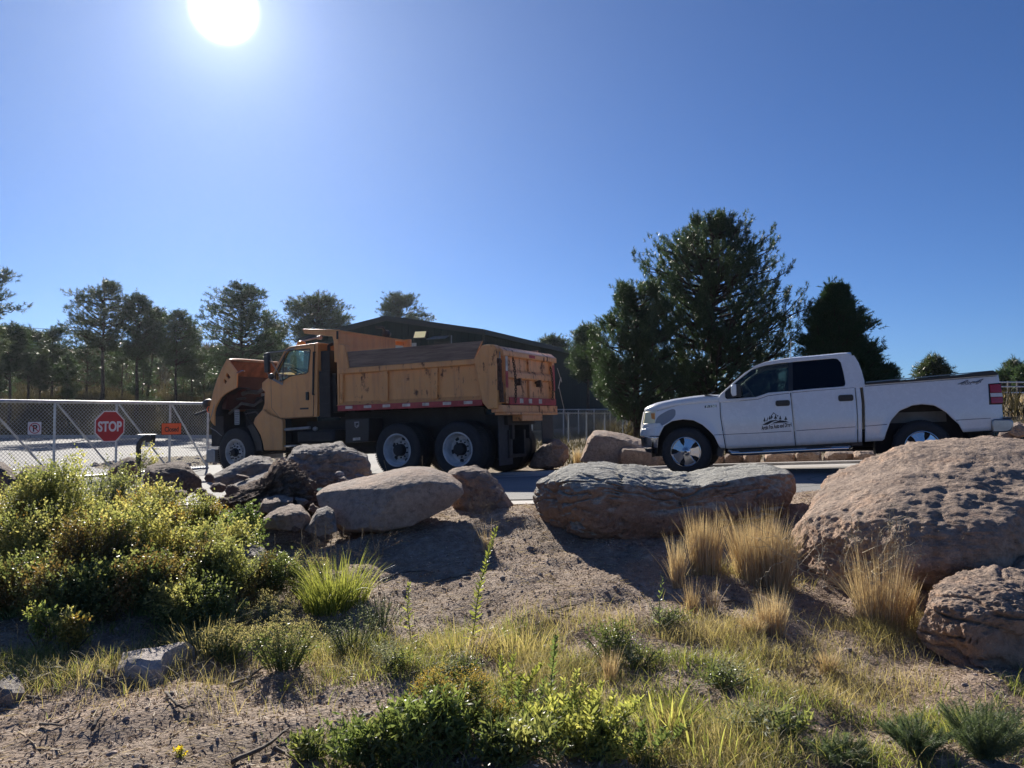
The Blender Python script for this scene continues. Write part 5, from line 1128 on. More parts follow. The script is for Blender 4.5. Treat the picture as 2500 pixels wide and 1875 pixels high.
PL = ['at the left foot of the dirt mound', 'on the upper left flank of the dirt mound', 'embedded in the middle of the dirt mound', 'low in the face of the dirt mound', 'at the right flank of the dirt mound', 'wedged beside the smooth pink boulder', 'left of all the rubble on the dirt mound', 'near the top of the dirt mound', 'behind the dirt mound crest', 'just above the orange brown rock', 'against the small angular rock', 'under the sloping grey boulder', 'below the layered boulder', 'below the right end of the layered boulder', 'in front of the orange brown rock', 'between the layered and the smooth pink boulder']
for k, (x, y, w_, h_, Y_) in enumerate(JR):
    a0 = (k*1.7) % 3; q_ = [(x+w_*math.cos(t_)*(.75+.3*math.sin(3*t_+a0)), y-h_*math.sin(t_)*(.75+.3*math.cos(2*t_+a0))) for t_ in np.linspace(0, 2*math.pi, 9)[:-1]]
    rock(['broken brown rock ', 'chipped grey rock ', 'dark angular rock '][k % 3]+PL[k], q_, Y_, w_/FPX*Y_*.9, [R_tan, R_back, R_dark][k % 3], 4, .015, 4, .7, .1, 120+k, 5)
# across the road
rock('reddish boulder right behind the mud flap of the dump truck', [(1290, 1142), (1300, 1110), (1325, 1080), (1353, 1066), (1372, 1072), (1389, 1089), (1392, 1115), (1375, 1138), (1340, 1148)], 16.6, .6, R_tan, 5, .07, 1.3, .65, 0, 60, 3, ridge=.06)
rock('large wedge shaped boulder with sloping top left of the front bumper of the pickup', [(1415, 1125), (1424, 1095), (1431, 1072), (1446, 1052), (1475, 1050), (1525, 1060), (1562, 1070), (1600, 1080), (1625, 1095), (1630, 1130), (1560, 1142), (1450, 1140)], 16.4, .7, R_pink, 6, .05, 1.2, .6, 0, 62, 3)
rock('low tan boulder under the front bumper of the pickup', [(1504, 1122), (1510, 1098), (1520, 1088), (1560, 1090), (1612, 1096), (1630, 1110), (1632, 1135), (1580, 1145), (1520, 1140)], 15.7, .45, R_tan, 5, .04, 1.6, .5, 0, 64, 2)
xs_ = [1640, 1700, 1745, 1792, 1835, 1905, 1975, 2050, 2110]
labs = ['tan rock behind the front tyre of the pickup', 'dark gap rock behind the front tyre of the pickup', 'flat rock below the front door sill of the pickup', 'dark angular rock below the front door of the pickup', 'tan upright rock below the front door of the pickup', 'long flat faced rock below the running board', 'split rock below the rear door of the pickup', 'tan block between the running board and the huge boulder', 'rock behind the huge boulder below the pickup bed']
for k in range(9):
    x = xs_[k]; w_ = [34, 28, 26, 26, 22, 40, 34, 42, 30][k]; t0 = [1094, 1100, 1102, 1101, 1096, 1098, 1094, 1096, 1095][k]
    rock(labs[k], [(x-w_, 1125), (x-w_*.85, t0+8), (x-w_*.4, t0), (x+w_*.4, t0+2), (x+w_*.9, t0+7), (x+w_, 1126), (x+w_*.7, 1140), (x-w_*.7, 1140)], 15.6-.24*(x-1650)/1878*15+.3, .4, [R_tan, R_dark, R_brown, R_dark, R_tan, R_brown, R_tan, R_tan, R_brown][k], 5, .04, 2, .5, 0, 70+k, 3, 'boulders along the far kerb')
for k, (x, y, w_, h_) in enumerate([(2485, 1050, 32, 20), (2520, 1040, 30, 16), (2462, 1062, 30, 14)]):
    rock(['pale topped boulder behind the rear bumper of the pickup', 'tan boulder at the right edge behind the rear bumper', 'dark low rock under the rear bumper of the pickup'][k], [(x-w_, y+10), (x-w_*.7, y-h_*.6), (x, y-h_), (x+w_*.8, y-h_*.6), (x+w_, y+12), (x, y+20)], 14.5, .4, [R_tan, R_tan, R_dark][k], 5, .04, 2, .55, 0, 90+k, 3)
# flat pale slabs in the left foreground
def flat_slab(label, pts, m, th=.05):
    q = [G(*p) for p in pts]; c_ = sum(q, Vector())/len(q); b = MB(); n = len(q)
    top = [(p.x-c_.x, p.y-c_.y, p.z-c_.z+th*random.uniform(.6, 1)) for p in q]; inn = [(x*.75, y*.75, th+random.uniform(0, .015)) for x, y, z in top]; bot = [(x*1.04, y*1.04, -.08) for x, y, z in top]
    V = bot+top+inn; F = [(i, (i+1) % n, n+(i+1) % n, n+i) for i in range(n)]+[(n+i, n+(i+1) % n, 2*n+(i+1) % n, 2*n+i) for i in range(n)]+[tuple(range(2*n, 3*n))]
    b.add(V, F); o = b.build('flat_rock', m, smooth=30); o.location = c_; tag(o, label, 'rock')
flat_slab('pale flat pinkish slab lying in the grass in front of the bush', [(285, 1660), (300, 1630), (345, 1622), (405, 1612), (455, 1602), (475, 1612), (440, 1628), (405, 1650), (395, 1668), (360, 1672), (330, 1664)], R_pale, .10)
flat_slab('greyish flat slab at the left edge of the foreground', [(-20, 1710), (0, 1690), (35, 1676), (58, 1690), (60, 1712), (30, 1722), (0, 1725)], R_back, .07)
# dirt mound
pts = [(527, 1236), (545, 1215), (580, 1195), (623, 1180), (650, 1160), (665, 1136), (680, 1124), (711, 1123), (734, 1138), (750, 1154), (770, 1175), (784, 1205), (790, 1240), (760, 1262), (700, 1275), (620, 1275), (550, 1262)]
t = NT('clod_soil'); n1 = t.noise(3, 8, .7); n2 = t.noise(26, 8, .75); c = t.ramp(n2, [(.3, (.09, .064, .05)), (.55, (.23, .165, .13)), (.75, (.38, .29, .235))]); M_clod = t.done(t.pbr(c, .95, nrm=t.bump(t.math('ADD', n2, n1), 1.0, .05), spec=.2))
o = rock('heap of dark clumpy earth and roots between the boulders', pts, 8.6, .55, M_clod, 7, .13, 3.4, .8, .3, 95, 0, vor=.9, detail=.06, name='dirt_mound'); o['category'] = 'dirt mound'

# ================================================================ trees
def jit(n, s): return rng.normal(0, s, (n, 3))
def tufts(Pt, Dr, K, L, Wd, spread=.8):
    """needle tufts: K thin triangles at every point"""
    n = len(Pt); Dr = Dr/np.maximum(np.linalg.norm(Dr, axis=1, keepdims=True), 1e-6)
    d = np.repeat(Dr, K, 0)+rng.normal(0, spread, (n*K, 3)); d /= np.linalg.norm(d, axis=1, keepdims=True)
    p = np.repeat(Pt, K, 0)+np.repeat(Dr, K, 0)*rng.uniform(-.5, .5, (n*K, 1))*L
    side = np.cross(d, rng.normal(0, 1, (n*K, 3))); side /= np.linalg.norm(side, axis=1, keepdims=True)
    Ls = L*rng.uniform(.6, 1.15, (n*K, 1)); w = Wd*rng.uniform(.6, 1.2, (n*K, 1))
    V = np.stack([p-side*w/2, p+side*w/2, p+d*Ls], 1).reshape(-1, 3)
    return V
def tri_mesh(name, V, m, parent): return np_mesh(name, V, np.arange(len(V)).reshape(-1, 3), m, parent)
needles = [leafmat('pine_needles', [(.015, .034, .017), (.034, .062, .029), (.068, .105, .045)], .33, .42, .8, .6),
           leafmat('pine_needles_olive', [(.022, .038, .018), (.045, .066, .030), (.080, .10, .046)], .3, .42, .8, .6),
           leafmat('juniper_leaves', [(.018, .044, .022), (.032, .068, .032), (.052, .092, .042)], .3, .6, 1.5, .4)]
M_bark = simple('bark', (.075, .050, .042), .95, var=.35, scale=5, bump=.8)
def pine(label, px, Y, top, base_y, prof, nb=70, cl=4, tf=6, K=9, L=.3, Wd=.04, m=0, trunk_r=.16, lean=0, name='pine_tree', clump=.35, cb=0.0, up=.15, group=None, kind=1, spread=.8):
    """prof: rows (pixel y, left px, right px) of the crown outline"""
    pt = at(px, top, Y); X0 = pt.x; g_ = gp(X0-lean, Y); z0 = g_.z if base_y is None else at(px, base_y, Y).z
    z0 = min(z0, g_.z+.05) if base_y is None else g_.z
    root = empty(name, (g_.x, Y, z0)); tag(root, label, 'pine tree' if 'pine' in name else 'tree', group)
    H = pt.z-z0; k = Y/FPX
    ph = np.array([at(px, r_[0], Y).z-z0 for r_ in prof]); pl = np.array([(px-r_[1])*k for r_ in prof]); prr = np.array([(r_[2]-px)*k for r_ in prof]); o_ = np.argsort(ph); ph, pl, prr = ph[o_], pl[o_], prr[o_]
    hb, ht = ph[0], ph[-1]
    b = MB(); tp_ = [(lean*(i/7)+.06*math.sin(i*1.7+px)*H*.05, .05*math.sin(i*2.1+px), H*.97*i/7) for i in range(8)]; b.tube(tp_, [trunk_r*(1-.85*i/7) for i in range(8)], 8)
    tx = lambda h: lean*h/H
    C = []; Dd = []
    for i in range(nb):
        u_ = (i+random.random())/nb; h = hb+(ht-hb)*(1-(1-u_)**1.0); az = random.uniform(0, 2*math.pi); ca, sa = math.cos(az), math.sin(az)
        wl_ = np.interp(h, ph, pl); wr_ = np.interp(h, ph, prr); wm = (wr_ if ca > 0 else wl_)*abs(ca)+(wl_+wr_)/2*(1-abs(ca))
        Lb = max(.15, wm*random.uniform(.66, 1.1)); rise = up*random.uniform(.2, 1.6); h0 = max(.3, h-Lb*rise)
        s0 = Vector((tx(h0), 0, h0)); pts_ = [s0]; nseg = 5
        for j in range(1, nseg+1):
            t_ = j/nseg; pts_.append(s0+Vector((ca*Lb*t_, sa*Lb*t_, (h-h0)*t_**1.3))+Vector((random.gauss(0, .03), random.gauss(0, .03), random.gauss(0, .03)))*Lb)
        b.tube(pts_, [max(.008, trunk_r*.30*(1-.8*j/nseg)*min(1, Lb/2+.3)) for j in range(nseg+1)], 4, False)
        for j in range(cl):
            t_ = 1-(j/cl)**1.2*.72*random.uniform(.8, 1.1); idx = min(nseg-1, int(t_*nseg)); q = pts_[idx].lerp(pts_[idx+1], t_*nseg-idx)
            if t_ < .97: q = q+Vector((random.gauss(0, .14), random.gauss(0, .14), random.gauss(.05, .1)))*Lb*(1.1-t_*.5)
            n_ = max(2, int(tf*random.uniform(.5, 1.4))); cs_ = clump*random.uniform(.6, 1.2)
            if kind == 2:
                ax_ = np.array([ca*.45+random.gauss(0, .25), sa*.45+random.gauss(0, .25), 1.0]); ax_ /= np.linalg.norm(ax_); al = rng.uniform(-.6, 1, (n_, 1))
                off = rng.normal(0, 1, (n_, 3))*cs_*.16+ax_*al*cs_; C.append(np.array(q)+off); Dd.append(ax_[None]*cs_+off*.5)
            else:
                off = rng.normal(0, 1, (n_, 3))*np.array([cs_, cs_, cs_*.5])*.5; C.append(np.array(q)+off); Dd.append(off*.8+np.array([ca*.5, sa*.5, .55])*cs_)
    # leader
    n_ = tf*2; C.append(np.array([tx(H), 0, H-.15])+rng.normal(0, .12, (n_, 3))*np.array([1, 1, 2])); Dd.append(np.tile([0, 0, 1.0], (n_, 1))+rng.normal(0, .3, (n_, 3)))
    b.build('trunk', M_bark, root, smooth=True)
    V = tufts(np.concatenate(C), np.concatenate(Dd), K, L, Wd, spread); tri_mesh('crown', V, needles[m], root)
    return root
# big pines on the right
pine('tallest broad pine standing behind the cab of the pickup', 1738, 30, 532, None, [(536, 1715, 1765), (572, 1640, 1830), (600, 1600, 1872), (640, 1575, 1890), (680, 1585, 1918), (720, 1590, 1950), (770, 1570, 1952), (820, 1560, 1950), (880, 1560, 1940), (940, 1580, 1930), (990, 1620, 1900)], 280, 7, 9, 16, .15, .022, 0, .20, clump=.36, up=.5, spread=.8, kind=2)
pine('shorter wide pine with low branches left of the tallest pine', 1553, 28.5, 700, None, [(705, 1500, 1620), (740, 1490, 1650), (785, 1467, 1670), (830, 1440, 1660), (880, 1420, 1665), (930, 1422, 1660), (970, 1440, 1650), (1000, 1480, 1640), (1020, 1520, 1600)], 150, 7, 9, 16, .15, .022, 0, .16, clump=.36, up=.45, spread=.8, kind=2)
pine('dense cone shaped juniper behind the pickup cab', 2040, 27, 696, None, [(699, 2037, 2043), (716, 2028, 2052), (738, 2008, 2072), (762, 1982, 2094), (800, 1966, 2116), (832, 1960, 2124), (862, 1960, 2130), (900, 1962, 2136), (950, 1965, 2140), (1010, 1970, 2130)], 300, 6, 16, 12, .13, .022, 2, .14, name='juniper_tree', clump=.24, up=.9, spread=.6)
pine('low dark juniper shoulder right of the cone shaped juniper', 2135, 26.5, 868, None, [(872, 2120, 2150), (900, 2110, 2175), (930, 2100, 2190), (990, 2100, 2195)], 90, 5, 12, 10, .13, .022, 2, .08, name='juniper_tree', clump=.2, up=.6)
pine('small round topped pine above the bed of the pickup', 2278, 48, 873, None, [(876, 2270, 2288), (895, 2248, 2305), (915, 2238, 2318), (940, 2235, 2322), (985, 2240, 2316)], 90, 4, 9, 9, .26, .04, 1, .12, clump=.32, up=.6)
pine('open crowned pine on the right hillside above the white fence', 2474, 60, 880, None, [(884, 2460, 2490), (900, 2450, 2503), (915, 2452, 2505), (930, 2462, 2495)], 36, 4, 6, 8, .3, .04, 1, .12, clump=.4, up=.3)
pine('bushy dark pine at the right edge below the open crowned pine', 2462, 57, 905, None, [(908, 2448, 2478), (925, 2440, 2492), (945, 2440, 2496), (955, 2446, 2490)], 60, 4, 8, 8, .3, .045, 0, .1, clump=.4, up=.3)
pine('pine at the far right edge of the picture', 2505, 55, 898, None, [(900, 2495, 2515), (925, 2482, 2530), (955, 2480, 2530)], 60, 4, 8, 8, .3, .045, 0, .1, clump=.4, up=.3)
# woods on the left
WD_ = [
 ('pine at the left edge with one limb reaching into the picture', -22, 50, 650, [(655, -60, 30), (690, -80, 22), (740, -80, 52), (760, -80, 40), (800, -80, 5), (860, -70, 20)], 60, .18, 1, 0),
 ('pine with dense low crown at the left edge of the woods', 28, 56, 790, [(795, 5, 45), (820, -10, 60), (860, -20, 72), (910, -15, 70)], 70, .14, 0, 0),
 ('small bushy pine second from the left edge', 72, 60, 805, [(808, 55, 92), (830, 40, 108), (870, 35, 112), (920, 45, 110)], 70, .12, 1, 0),
 ('short pine left of the tall open pine', 130, 66, 800, [(803, 115, 150), (830, 100, 165), (870, 95, 170), (910, 100, 165)], 60, .12, 0, 0),
 ('tall open crowned pine standing above the rest of the woods', 255, 58, 688, [(690, 238, 270), (712, 190, 290), (745, 150, 305), (775, 172, 310), (800, 165, 300), (830, 200, 290), (850, 160, 275)], 74, .20, 1, 0),
 ('spreading low pine below the tall open pine', 215, 68, 815, [(818, 190, 240), (840, 150, 270), (880, 140, 280), (930, 150, 275)], 60, .12, 0, 0),
 ('pine right of the tall open pine', 338, 60, 722, [(725, 318, 345), (745, 300, 365), (780, 290, 380), (820, 290, 385), (870, 300, 385)], 80, .17, 0, 0),
 ('slender pine with a leaning trunk in the middle of the woods', 385, 62, 755, [(758, 370, 398), (780, 358, 405), (820, 350, 415), (860, 355, 415)], 60, .13, 1, .8),
 ('pine with twin pointed tops before the gap in the woods', 432, 59, 762, [(765, 415, 450), (780, 400, 470), (810, 395, 488), (850, 398, 490), (890, 405, 480)], 76, .15, 0, 0),
 ('thin pine beside the gap in the woods', 470, 64, 800, [(805, 462, 480), (830, 450, 490), (870, 448, 495), (920, 452, 492)], 44, .10, 1, 0),
 ('big dense pine above the tilted hood of the dump truck', 590, 57, 694, [(697, 575, 610), (712, 530, 645), (740, 512, 655), (775, 500, 680), (810, 500, 690), (850, 505, 690), (890, 510, 680)], 130, .20, 0, 0),
 ('narrow pine between the two big pines behind the dump truck', 668, 63, 785, [(788, 655, 685), (810, 640, 695), (850, 635, 700), (900, 640, 700)], 50, .12, 1, 0),
 ('round crowned pine behind the cab of the dump truck', 775, 58, 722, [(724, 750, 805), (745, 705, 840), (770, 692, 860), (800, 690, 868), (830, 690, 860)], 110, .18, 1, 0),
 ('pine top showing above the ridge of the green building', 975, 72, 718, [(720, 955, 1005), (740, 940, 1022), (770, 922, 1050), (790, 920, 1055), (815, 925, 1050)], 90, .16, 1, 0),
 ('low round pine top right of the green building roof', 1350, 62, 822, [(824, 1335, 1370), (840, 1312, 1390), (865, 1305, 1395), (900, 1305, 1395)], 70, .12, 1, 0),
 ('pine top between the building and the wide pine', 1435, 50, 796, [(798, 1425, 1450), (820, 1405, 1470), (860, 1398, 1480), (920, 1395, 1480)], 80, .13, 0, 0),
]
for lab, px, Y_, top, prof, nb, tr_, m_, ln in WD_:
    pine(lab, px, Y_, top, None, prof, int(nb*1.05), 5, 5, 18, .25, .034, m_, tr_, ln, clump=.50, up=.35, spread=1.3)
for k, (px, Y_, top, w_) in enumerate([(5, 61, 858, 34), (100, 63, 850, 38), (165, 60, 868, 30), (300, 64, 846, 34), (350, 61, 880, 28), (500, 60, 862, 34), (535, 66, 850, 34), (700, 60, 850, 36), (448, 66, 872, 26)]):
    pine(['young', 'small', 'stunted', 'bushy', 'little', 'leaning', 'scrubby', 'rounded', 'ragged'][k]+' low pine in the undergrowth '+['at the left edge', 'below the spreading low pine', 'left of the tall open pine trunk', 'right of the tall open pine trunk', 'beside the leaning trunk', 'left of the tilted hood', 'just behind the tilted hood', 'behind the cab of the dump truck', 'in the gap of the woods'][k], px, Y_, top, None, [(top+3, px-5, px+5), (top+22, px-w_*.7, px+w_*.7), (top+55, px-w_, px+w_), (top+100, px-w_, px+w_)], 26, 4, 7, 8, .28, .045, k % 2, .08, clump=.4, up=.4)
# thinner trees deep in the woods
BX = [20, 95, 150, 185, 285, 310, 365, 408, 455, 492, 515, 545, 630, 655, 700, 730, 60, 120, 230, 350, 480, 570, 610, 690, 835, 862]
for k in range(26):
    px = BX[k]; Y_ = 78+((k*37) % 30); top = 822+((k*53) % 60); w_ = 26+((k*29) % 22)
    pine(['first', 'second', 'third', 'fourth', 'fifth', 'sixth', 'seventh', 'eighth', 'ninth', 'tenth', 'eleventh', 'twelfth', 'thirteenth', 'fourteenth', 'fifteenth', 'sixteenth', 'seventeenth', 'eighteenth', 'nineteenth', 'twentieth', 'twenty first', 'twenty second', 'twenty third', 'twenty fourth', 'twenty fifth', 'last'][sorted(BX).index(px)]+' small background pine from the left deep in the woods', px, Y_, top, None, [(top+3, px-6, px+6), (top+25, px-w_, px+w_), (top+70, px-w_*1.1, px+w_*1.1), (top+110, px-w_, px+w_)], 20, 4, 6, 7, .42, .06, k % 2, .12, clump=.55, up=.3, group='background pines')
# ================================================================ near vegetation
def gzf(x, y):
    x = np.asarray(x, float); y = np.asarray(y, float); i = np.clip(np.searchsorted(gx, x)-1, 0, len(gx)-2); j = np.clip(np.searchsorted(gy, y)-1, 0, len(gy)-2)
    fx_ = (x-gx[i])/(gx[i+1]-gx[i]); fy_ = (y-gy[j])/(gy[j+1]-gy[j])
    return (GZ[j, i]*(1-fx_)+GZ[j, i+1]*fx_)*(1-fy_)+(GZ[j+1, i]*(1-fx_)+GZ[j+1, i+1]*fx_)*fy_
def GG(px, py):
    p = G(px, py); return Vector((p.x, p.y, float(gzf(p.x, p.y))))
def blades(P_, H, W_, lean, bend=.5, twist=True):
    """curved tapering grass blades; P_ (n,3), H (n,), W_ (n,), lean (n,2)"""
    n = len(P_); T = np.array([0, .4, .75, 1.0]); out = []
    a = rng.uniform(0, math.pi, n); side = np.stack([np.cos(a), np.sin(a), np.zeros(n)], 1)
    for t_, wk in zip(T, (1, .85, .5, 0)):
        c = P_+np.stack([lean[:, 0]*H*(t_*.35+bend*t_*t_), lean[:, 1]*H*(t_*.35+bend*t_*t_), H*(t_-.22*bend*t_**3*np.hypot(lean[:, 0], lean[:, 1])*2)], 1)
        if wk: out += [c-side*(W_*wk/2)[:, None], c+side*(W_*wk/2)[:, None]]
        else: out += [c]
    V = np.stack(out, 1); base = (np.arange(n)*7)[:, None]
    F = np.concatenate([base+np.array(f)[None] for f in ([0,1,3], [0,3,2], [2,3,5], [2,5,4], [4,5,6])], 0)
    return V.reshape(-1, 3), F
def leaves(P_, D, L, W_, fold=.25):
    n = len(P_); D = D/np.maximum(np.linalg.norm(D, axis=1, keepdims=True), 1e-6); s = np.cross(D, rng.normal(0, 1, (n, 3))); s /= np.maximum(np.linalg.norm(s, axis=1, keepdims=True), 1e-6); up = np.cross(s, D)
    L = np.broadcast_to(L, (n,))[:, None]; W_ = np.broadcast_to(W_, (n,))[:, None]
    V = np.stack([P_, P_+D*L*.28+s*W_*.45+up*W_*fold, P_+D*L*.68+s*W_*.38+up*W_*fold-up*L*.05, P_+D*L-up*L*.12, P_+D*L*.68-s*W_*.38+up*W_*fold-up*L*.05, P_+D*L*.28-s*W_*.45+up*W_*fold], 1)
    base = (np.arange(n)*6)[:, None]; F = np.concatenate([base+np.array(f)[None] for f in ([0,1,5], [1,2,4], [1,4,5], [2,3,4])], 0)
    return V.reshape(-1, 3), F
def merge(parts):
    V = []; F = []; b0 = 0
    for v, f in parts: V.append(v); F.append(f+b0); b0 += len(v)
    return np.concatenate(V), np.concatenate(F)
LM = dict(
 green=leafmat('bush_leaves_green', [(.06, .075, .04), (.12, .14, .06), (.19, .205, .085), (.29, .29, .13)], .58, .38, 3, .5),
 yellow=leafmat('bush_leaves_yellow', [(.10, .115, .045), (.20, .21, .09), (.31, .30, .13), (.46, .40, .17)], .55, .4, 3, .45),
 orange=leafmat('bush_leaves_orange', [(.08, .09, .035), (.19, .17, .05), (.32, .24, .07), (.40, .17, .06)], .45, .45, 3.5, .4),
 rust=leafmat('bush_leaves_rust', [(.05, .055, .028), (.12, .105, .045), (.21, .16, .065), (.24, .12, .05)], .35, .5, 4, .35),
 bright=leafmat('sapling_leaves', [(.06, .09, .04), (.12, .16, .06), (.20, .24, .09)], .5, .4, 3, .45),
 dark=leafmat('low_weed_leaves', [(.045, .062, .032), (.08, .108, .045), (.14, .165, .065), (.24, .25, .10)], .48, .38, 4, .55),
 silver=leafmat('silvery_leaves', [(.10, .12, .08), (.19, .21, .15), (.30, .31, .24)], .3, .5, 5, .4),
 lime=leafmat('lime_leaves', [(.12, .15, .05), (.25, .27, .09), (.42, .40, .15)], .55, .4, 4, .4),
 tan=leafmat('dry_grass', [(.26, .185, .12), (.42, .31, .205), (.56, .44, .30), (.68, .57, .42)], .22, .55, 3, .3),
 straw=leafmat('straw', [(.22, .17, .10), (.38, .31, .20), (.55, .47, .33)], .25, .6, 5, .3),
 grass=leafmat('green_grass', [(.07, .095, .03), (.15, .18, .05), (.25, .27, .075), (.36, .36, .12)], .5, .4, 2.2, .45),
 mixed=leafmat('mixed_grass', [(.12, .13, .055), (.24, .22, .10), (.38, .32, .17), (.50, .42, .26)], .45, .5, 2.5, .35),
 blue=leafmat('feathery_leaves', [(.05, .08, .045), (.095, .135, .075), (.16, .20, .12)], .3, .5, 3, .4),
 gold=leafmat('goldenrod_flowers', [(.30, .20, .05), (.42, .30, .08), (.52, .42, .16)], .3, .7, 6, .2),
 buff=leafmat('buff_flowers', [(.33, .29, .15), (.45, .40, .21), (.58, .53, .33)], .3, .7, 6, .2),
 white=leafmat('pale_flowers', [(.50, .50, .45), (.66, .66, .60), (.78, .78, .74)], .3, .7, 6, .2),
 flower=leafmat('yellow_flowers', [(.75, .58, .03), (.85, .7, .06)], .3, .6, 6, .2),
)
M_stem = simple('woody_stem', (.12, .085, .055), .85, var=.25); M_gstem = simple('green_stem', (.13, .17, .06), .6, var=.2); M_twig = simple('grey_twig', (.13, .105, .085), .9, var=.35, scale=20); M_dstem = simple('dry_stem', (.36, .26, .15), .8, var=.2)
def shrub(label, px, bpy_, tpy, hw, cols, nspr, leafL=.024, leafW=.013, nl=13, sprL=.13, depth=.75, name='shrub', stems=26, lean=0.0, group=None, up=.5, low=.10, cat='bush'):
    g_ = GG(px, bpy_); H = at(px, tpy, g_.y).z-g_.z; Rx = hw/FPX*g_.y; Ry = Rx*depth
    root = empty(name, g_); tag(root, label, cat, group)
    # sprig centres inside a rough dome made of lobes
    lob = [(random.uniform(-.55, .55)*Rx, random.uniform(-.5, .5)*Ry, random.uniform(.45, .78)*H, random.uniform(.3, .5)) for _ in range(7)]+[(0, 0, .62*H, .55), (-.5*Rx, 0, .4*H, .45), (.5*Rx, 0, .4*H, .45)]
    C = []
    for lx, ly, lz, r_ in lob:
        n = nspr//len(lob); d = rng.normal(0, 1, (n, 3)); d /= np.linalg.norm(d, axis=1, keepdims=True); k = rng.uniform(.3, 1.0, (n, 1))**.6*rng.choice([1, 1.25, 1.6], (n, 1), p=[.78, .15, .07])
        C.append(np.array([lx, ly, lz])+d*k*np.array([Rx*r_*1.1, Ry*r_*1.1, H*r_*.85]))
    C = np.concatenate(C); C[:, 0] += lean*C[:, 2]; C = C[(C[:, 2] > low*H) & (C[:, 2] < H*1.12)]
    out = C/np.array([Rx, Ry, H]); D = out*np.array([1, 1, .4])+np.array([0, 0, up])+rng.normal(0, .45, C.shape); D /= np.linalg.norm(D, axis=1, keepdims=True)
    parts = {}
    tl = np.linspace(.1, 1, nl)
    cid = rng.integers(0, len(cols), len(C)) if len(cols) > 1 else np.zeros(len(C), int)
    # neighbouring sprigs share a colour
    cc_ = np.array([noise.noise(Vector(c*2.6)+Vector((px, 0, 0))) for c in C]); qs = np.quantile(cc_, np.linspace(0, 1, len(cols)+1)[1:-1]) if len(cols) > 1 else []
    cid = np.searchsorted(qs, cc_) if len(cols) > 1 else cid
    ot = bt_ = None
    for ci, cn in enumerate(cols):
        c, d = C[cid == ci], D[cid == ci]; m_ = len(c)
        if not m_: continue
        p = (c[:, None]+d[:, None]*(tl[None, :, None]-.5)*sprL*rng.uniform(.6, 1.3, (m_, 1, 1))).reshape(-1, 3)
        dd = np.repeat(d, nl, 0); sd = np.cross(dd, rng.normal(0, 1, dd.shape)); sd /= np.linalg.norm(sd, axis=1, keepdims=True)
        ld = dd*.6+sd*rng.uniform(.6, 1.1, (len(sd), 1))+np.array([0, 0, .15])
        n = len(p); v, f = leaves(p+rng.normal(0, .004, p.shape), ld, leafL*rng.uniform(.6, 1.25, n), leafW*rng.uniform(.7, 1.2, n))
        np_mesh('foliage', v, f, LM[cn], root)
    b = MB()
    for k in range(stems):
        c = C[rng.integers(len(C))]; s0 = Vector((random.gauss(0, .12)*Rx, random.gauss(0, .12)*Ry, -.02)); e = Vector(c); mdl = s0.lerp(e, .5)+Vector((random.gauss(0, .04), random.gauss(0, .04), .06))
        b.tube([s0, mdl, e, e+Vector(D[0])*0+Vector((0, 0, .04))], [.006, .004, .0022, .001], 4, False)
    b.build('stems', M_stem if 'dark' not in cols else M_gstem, root)
    return root
def grass_clump(label, px, bpy_, tpy, hw, mat_, n, w_=.004, spread=.5, bend=.5, lean=(0, 0), name='grass_clump', base=.4, cat='grass clump', group=None, heads=0, hvar=.35):
    g_ = GG(px, bpy_); H = at(px, tpy, g_.y).z-g_.z; Rx = hw/FPX*g_.y; root = empty(name, g_) if heads else None
    n = int(n*.62); w_ = w_*1.15; a = rng.uniform(0, 2*math.pi, n); r_ = np.sqrt(rng.uniform(0, 1, n)); P_ = np.stack([np.cos(a)*r_*Rx*base, np.sin(a)*r_*Rx*base*.8, np.full(n, -.01)], 1)
    lean_ = np.stack([np.cos(a)*r_*spread+rng.normal(0, 1, n)*rng.choice([.08, .2, .5], n, p=[.6, .3, .1])+lean[0], np.sin(a)*r_*spread+rng.normal(0, 1, n)*rng.choice([.08, .2, .5], n, p=[.6, .3, .1])+lean[1]], 1)
    Hh = H*(1-hvar*rng.uniform(0, 1, n)**.8)*(1.0+.10*rng.normal(0, 1, n))*(1+.16*np.sin(a*3+px)*r_)
    v, f = blades(P_, Hh, w_*rng.uniform(.6, 1.3, n), lean_, bend); o = np_mesh(name if not heads else 'blades', v, f, LM[mat_], root)
    if not heads: o.location = g_; tag(o, label, cat, group); return o
    tag(root, label, cat, group); b = MB()
    for k in range(heads):
        i = rng.integers(n); hh = H*random.uniform(1.0, 1.35); p0 = Vector(P_[i]); tip = p0+Vector((lean_[i, 0]*.5*hh, lean_[i, 1]*.5*hh, hh)); b.tube([p0, p0.lerp(tip, .5)+Vector((0, 0, .02)), tip], [.0018, .0014, .001], 3, False)
        for j in range(9): q = tip-Vector((0, 0, .011*j)); b.tube([q, q+Vector((random.gauss(0, .006), random.gauss(0, .006), .011))], [.0035, .001], 4, False)
    b.build('seed_heads', M_dstem, root); return root
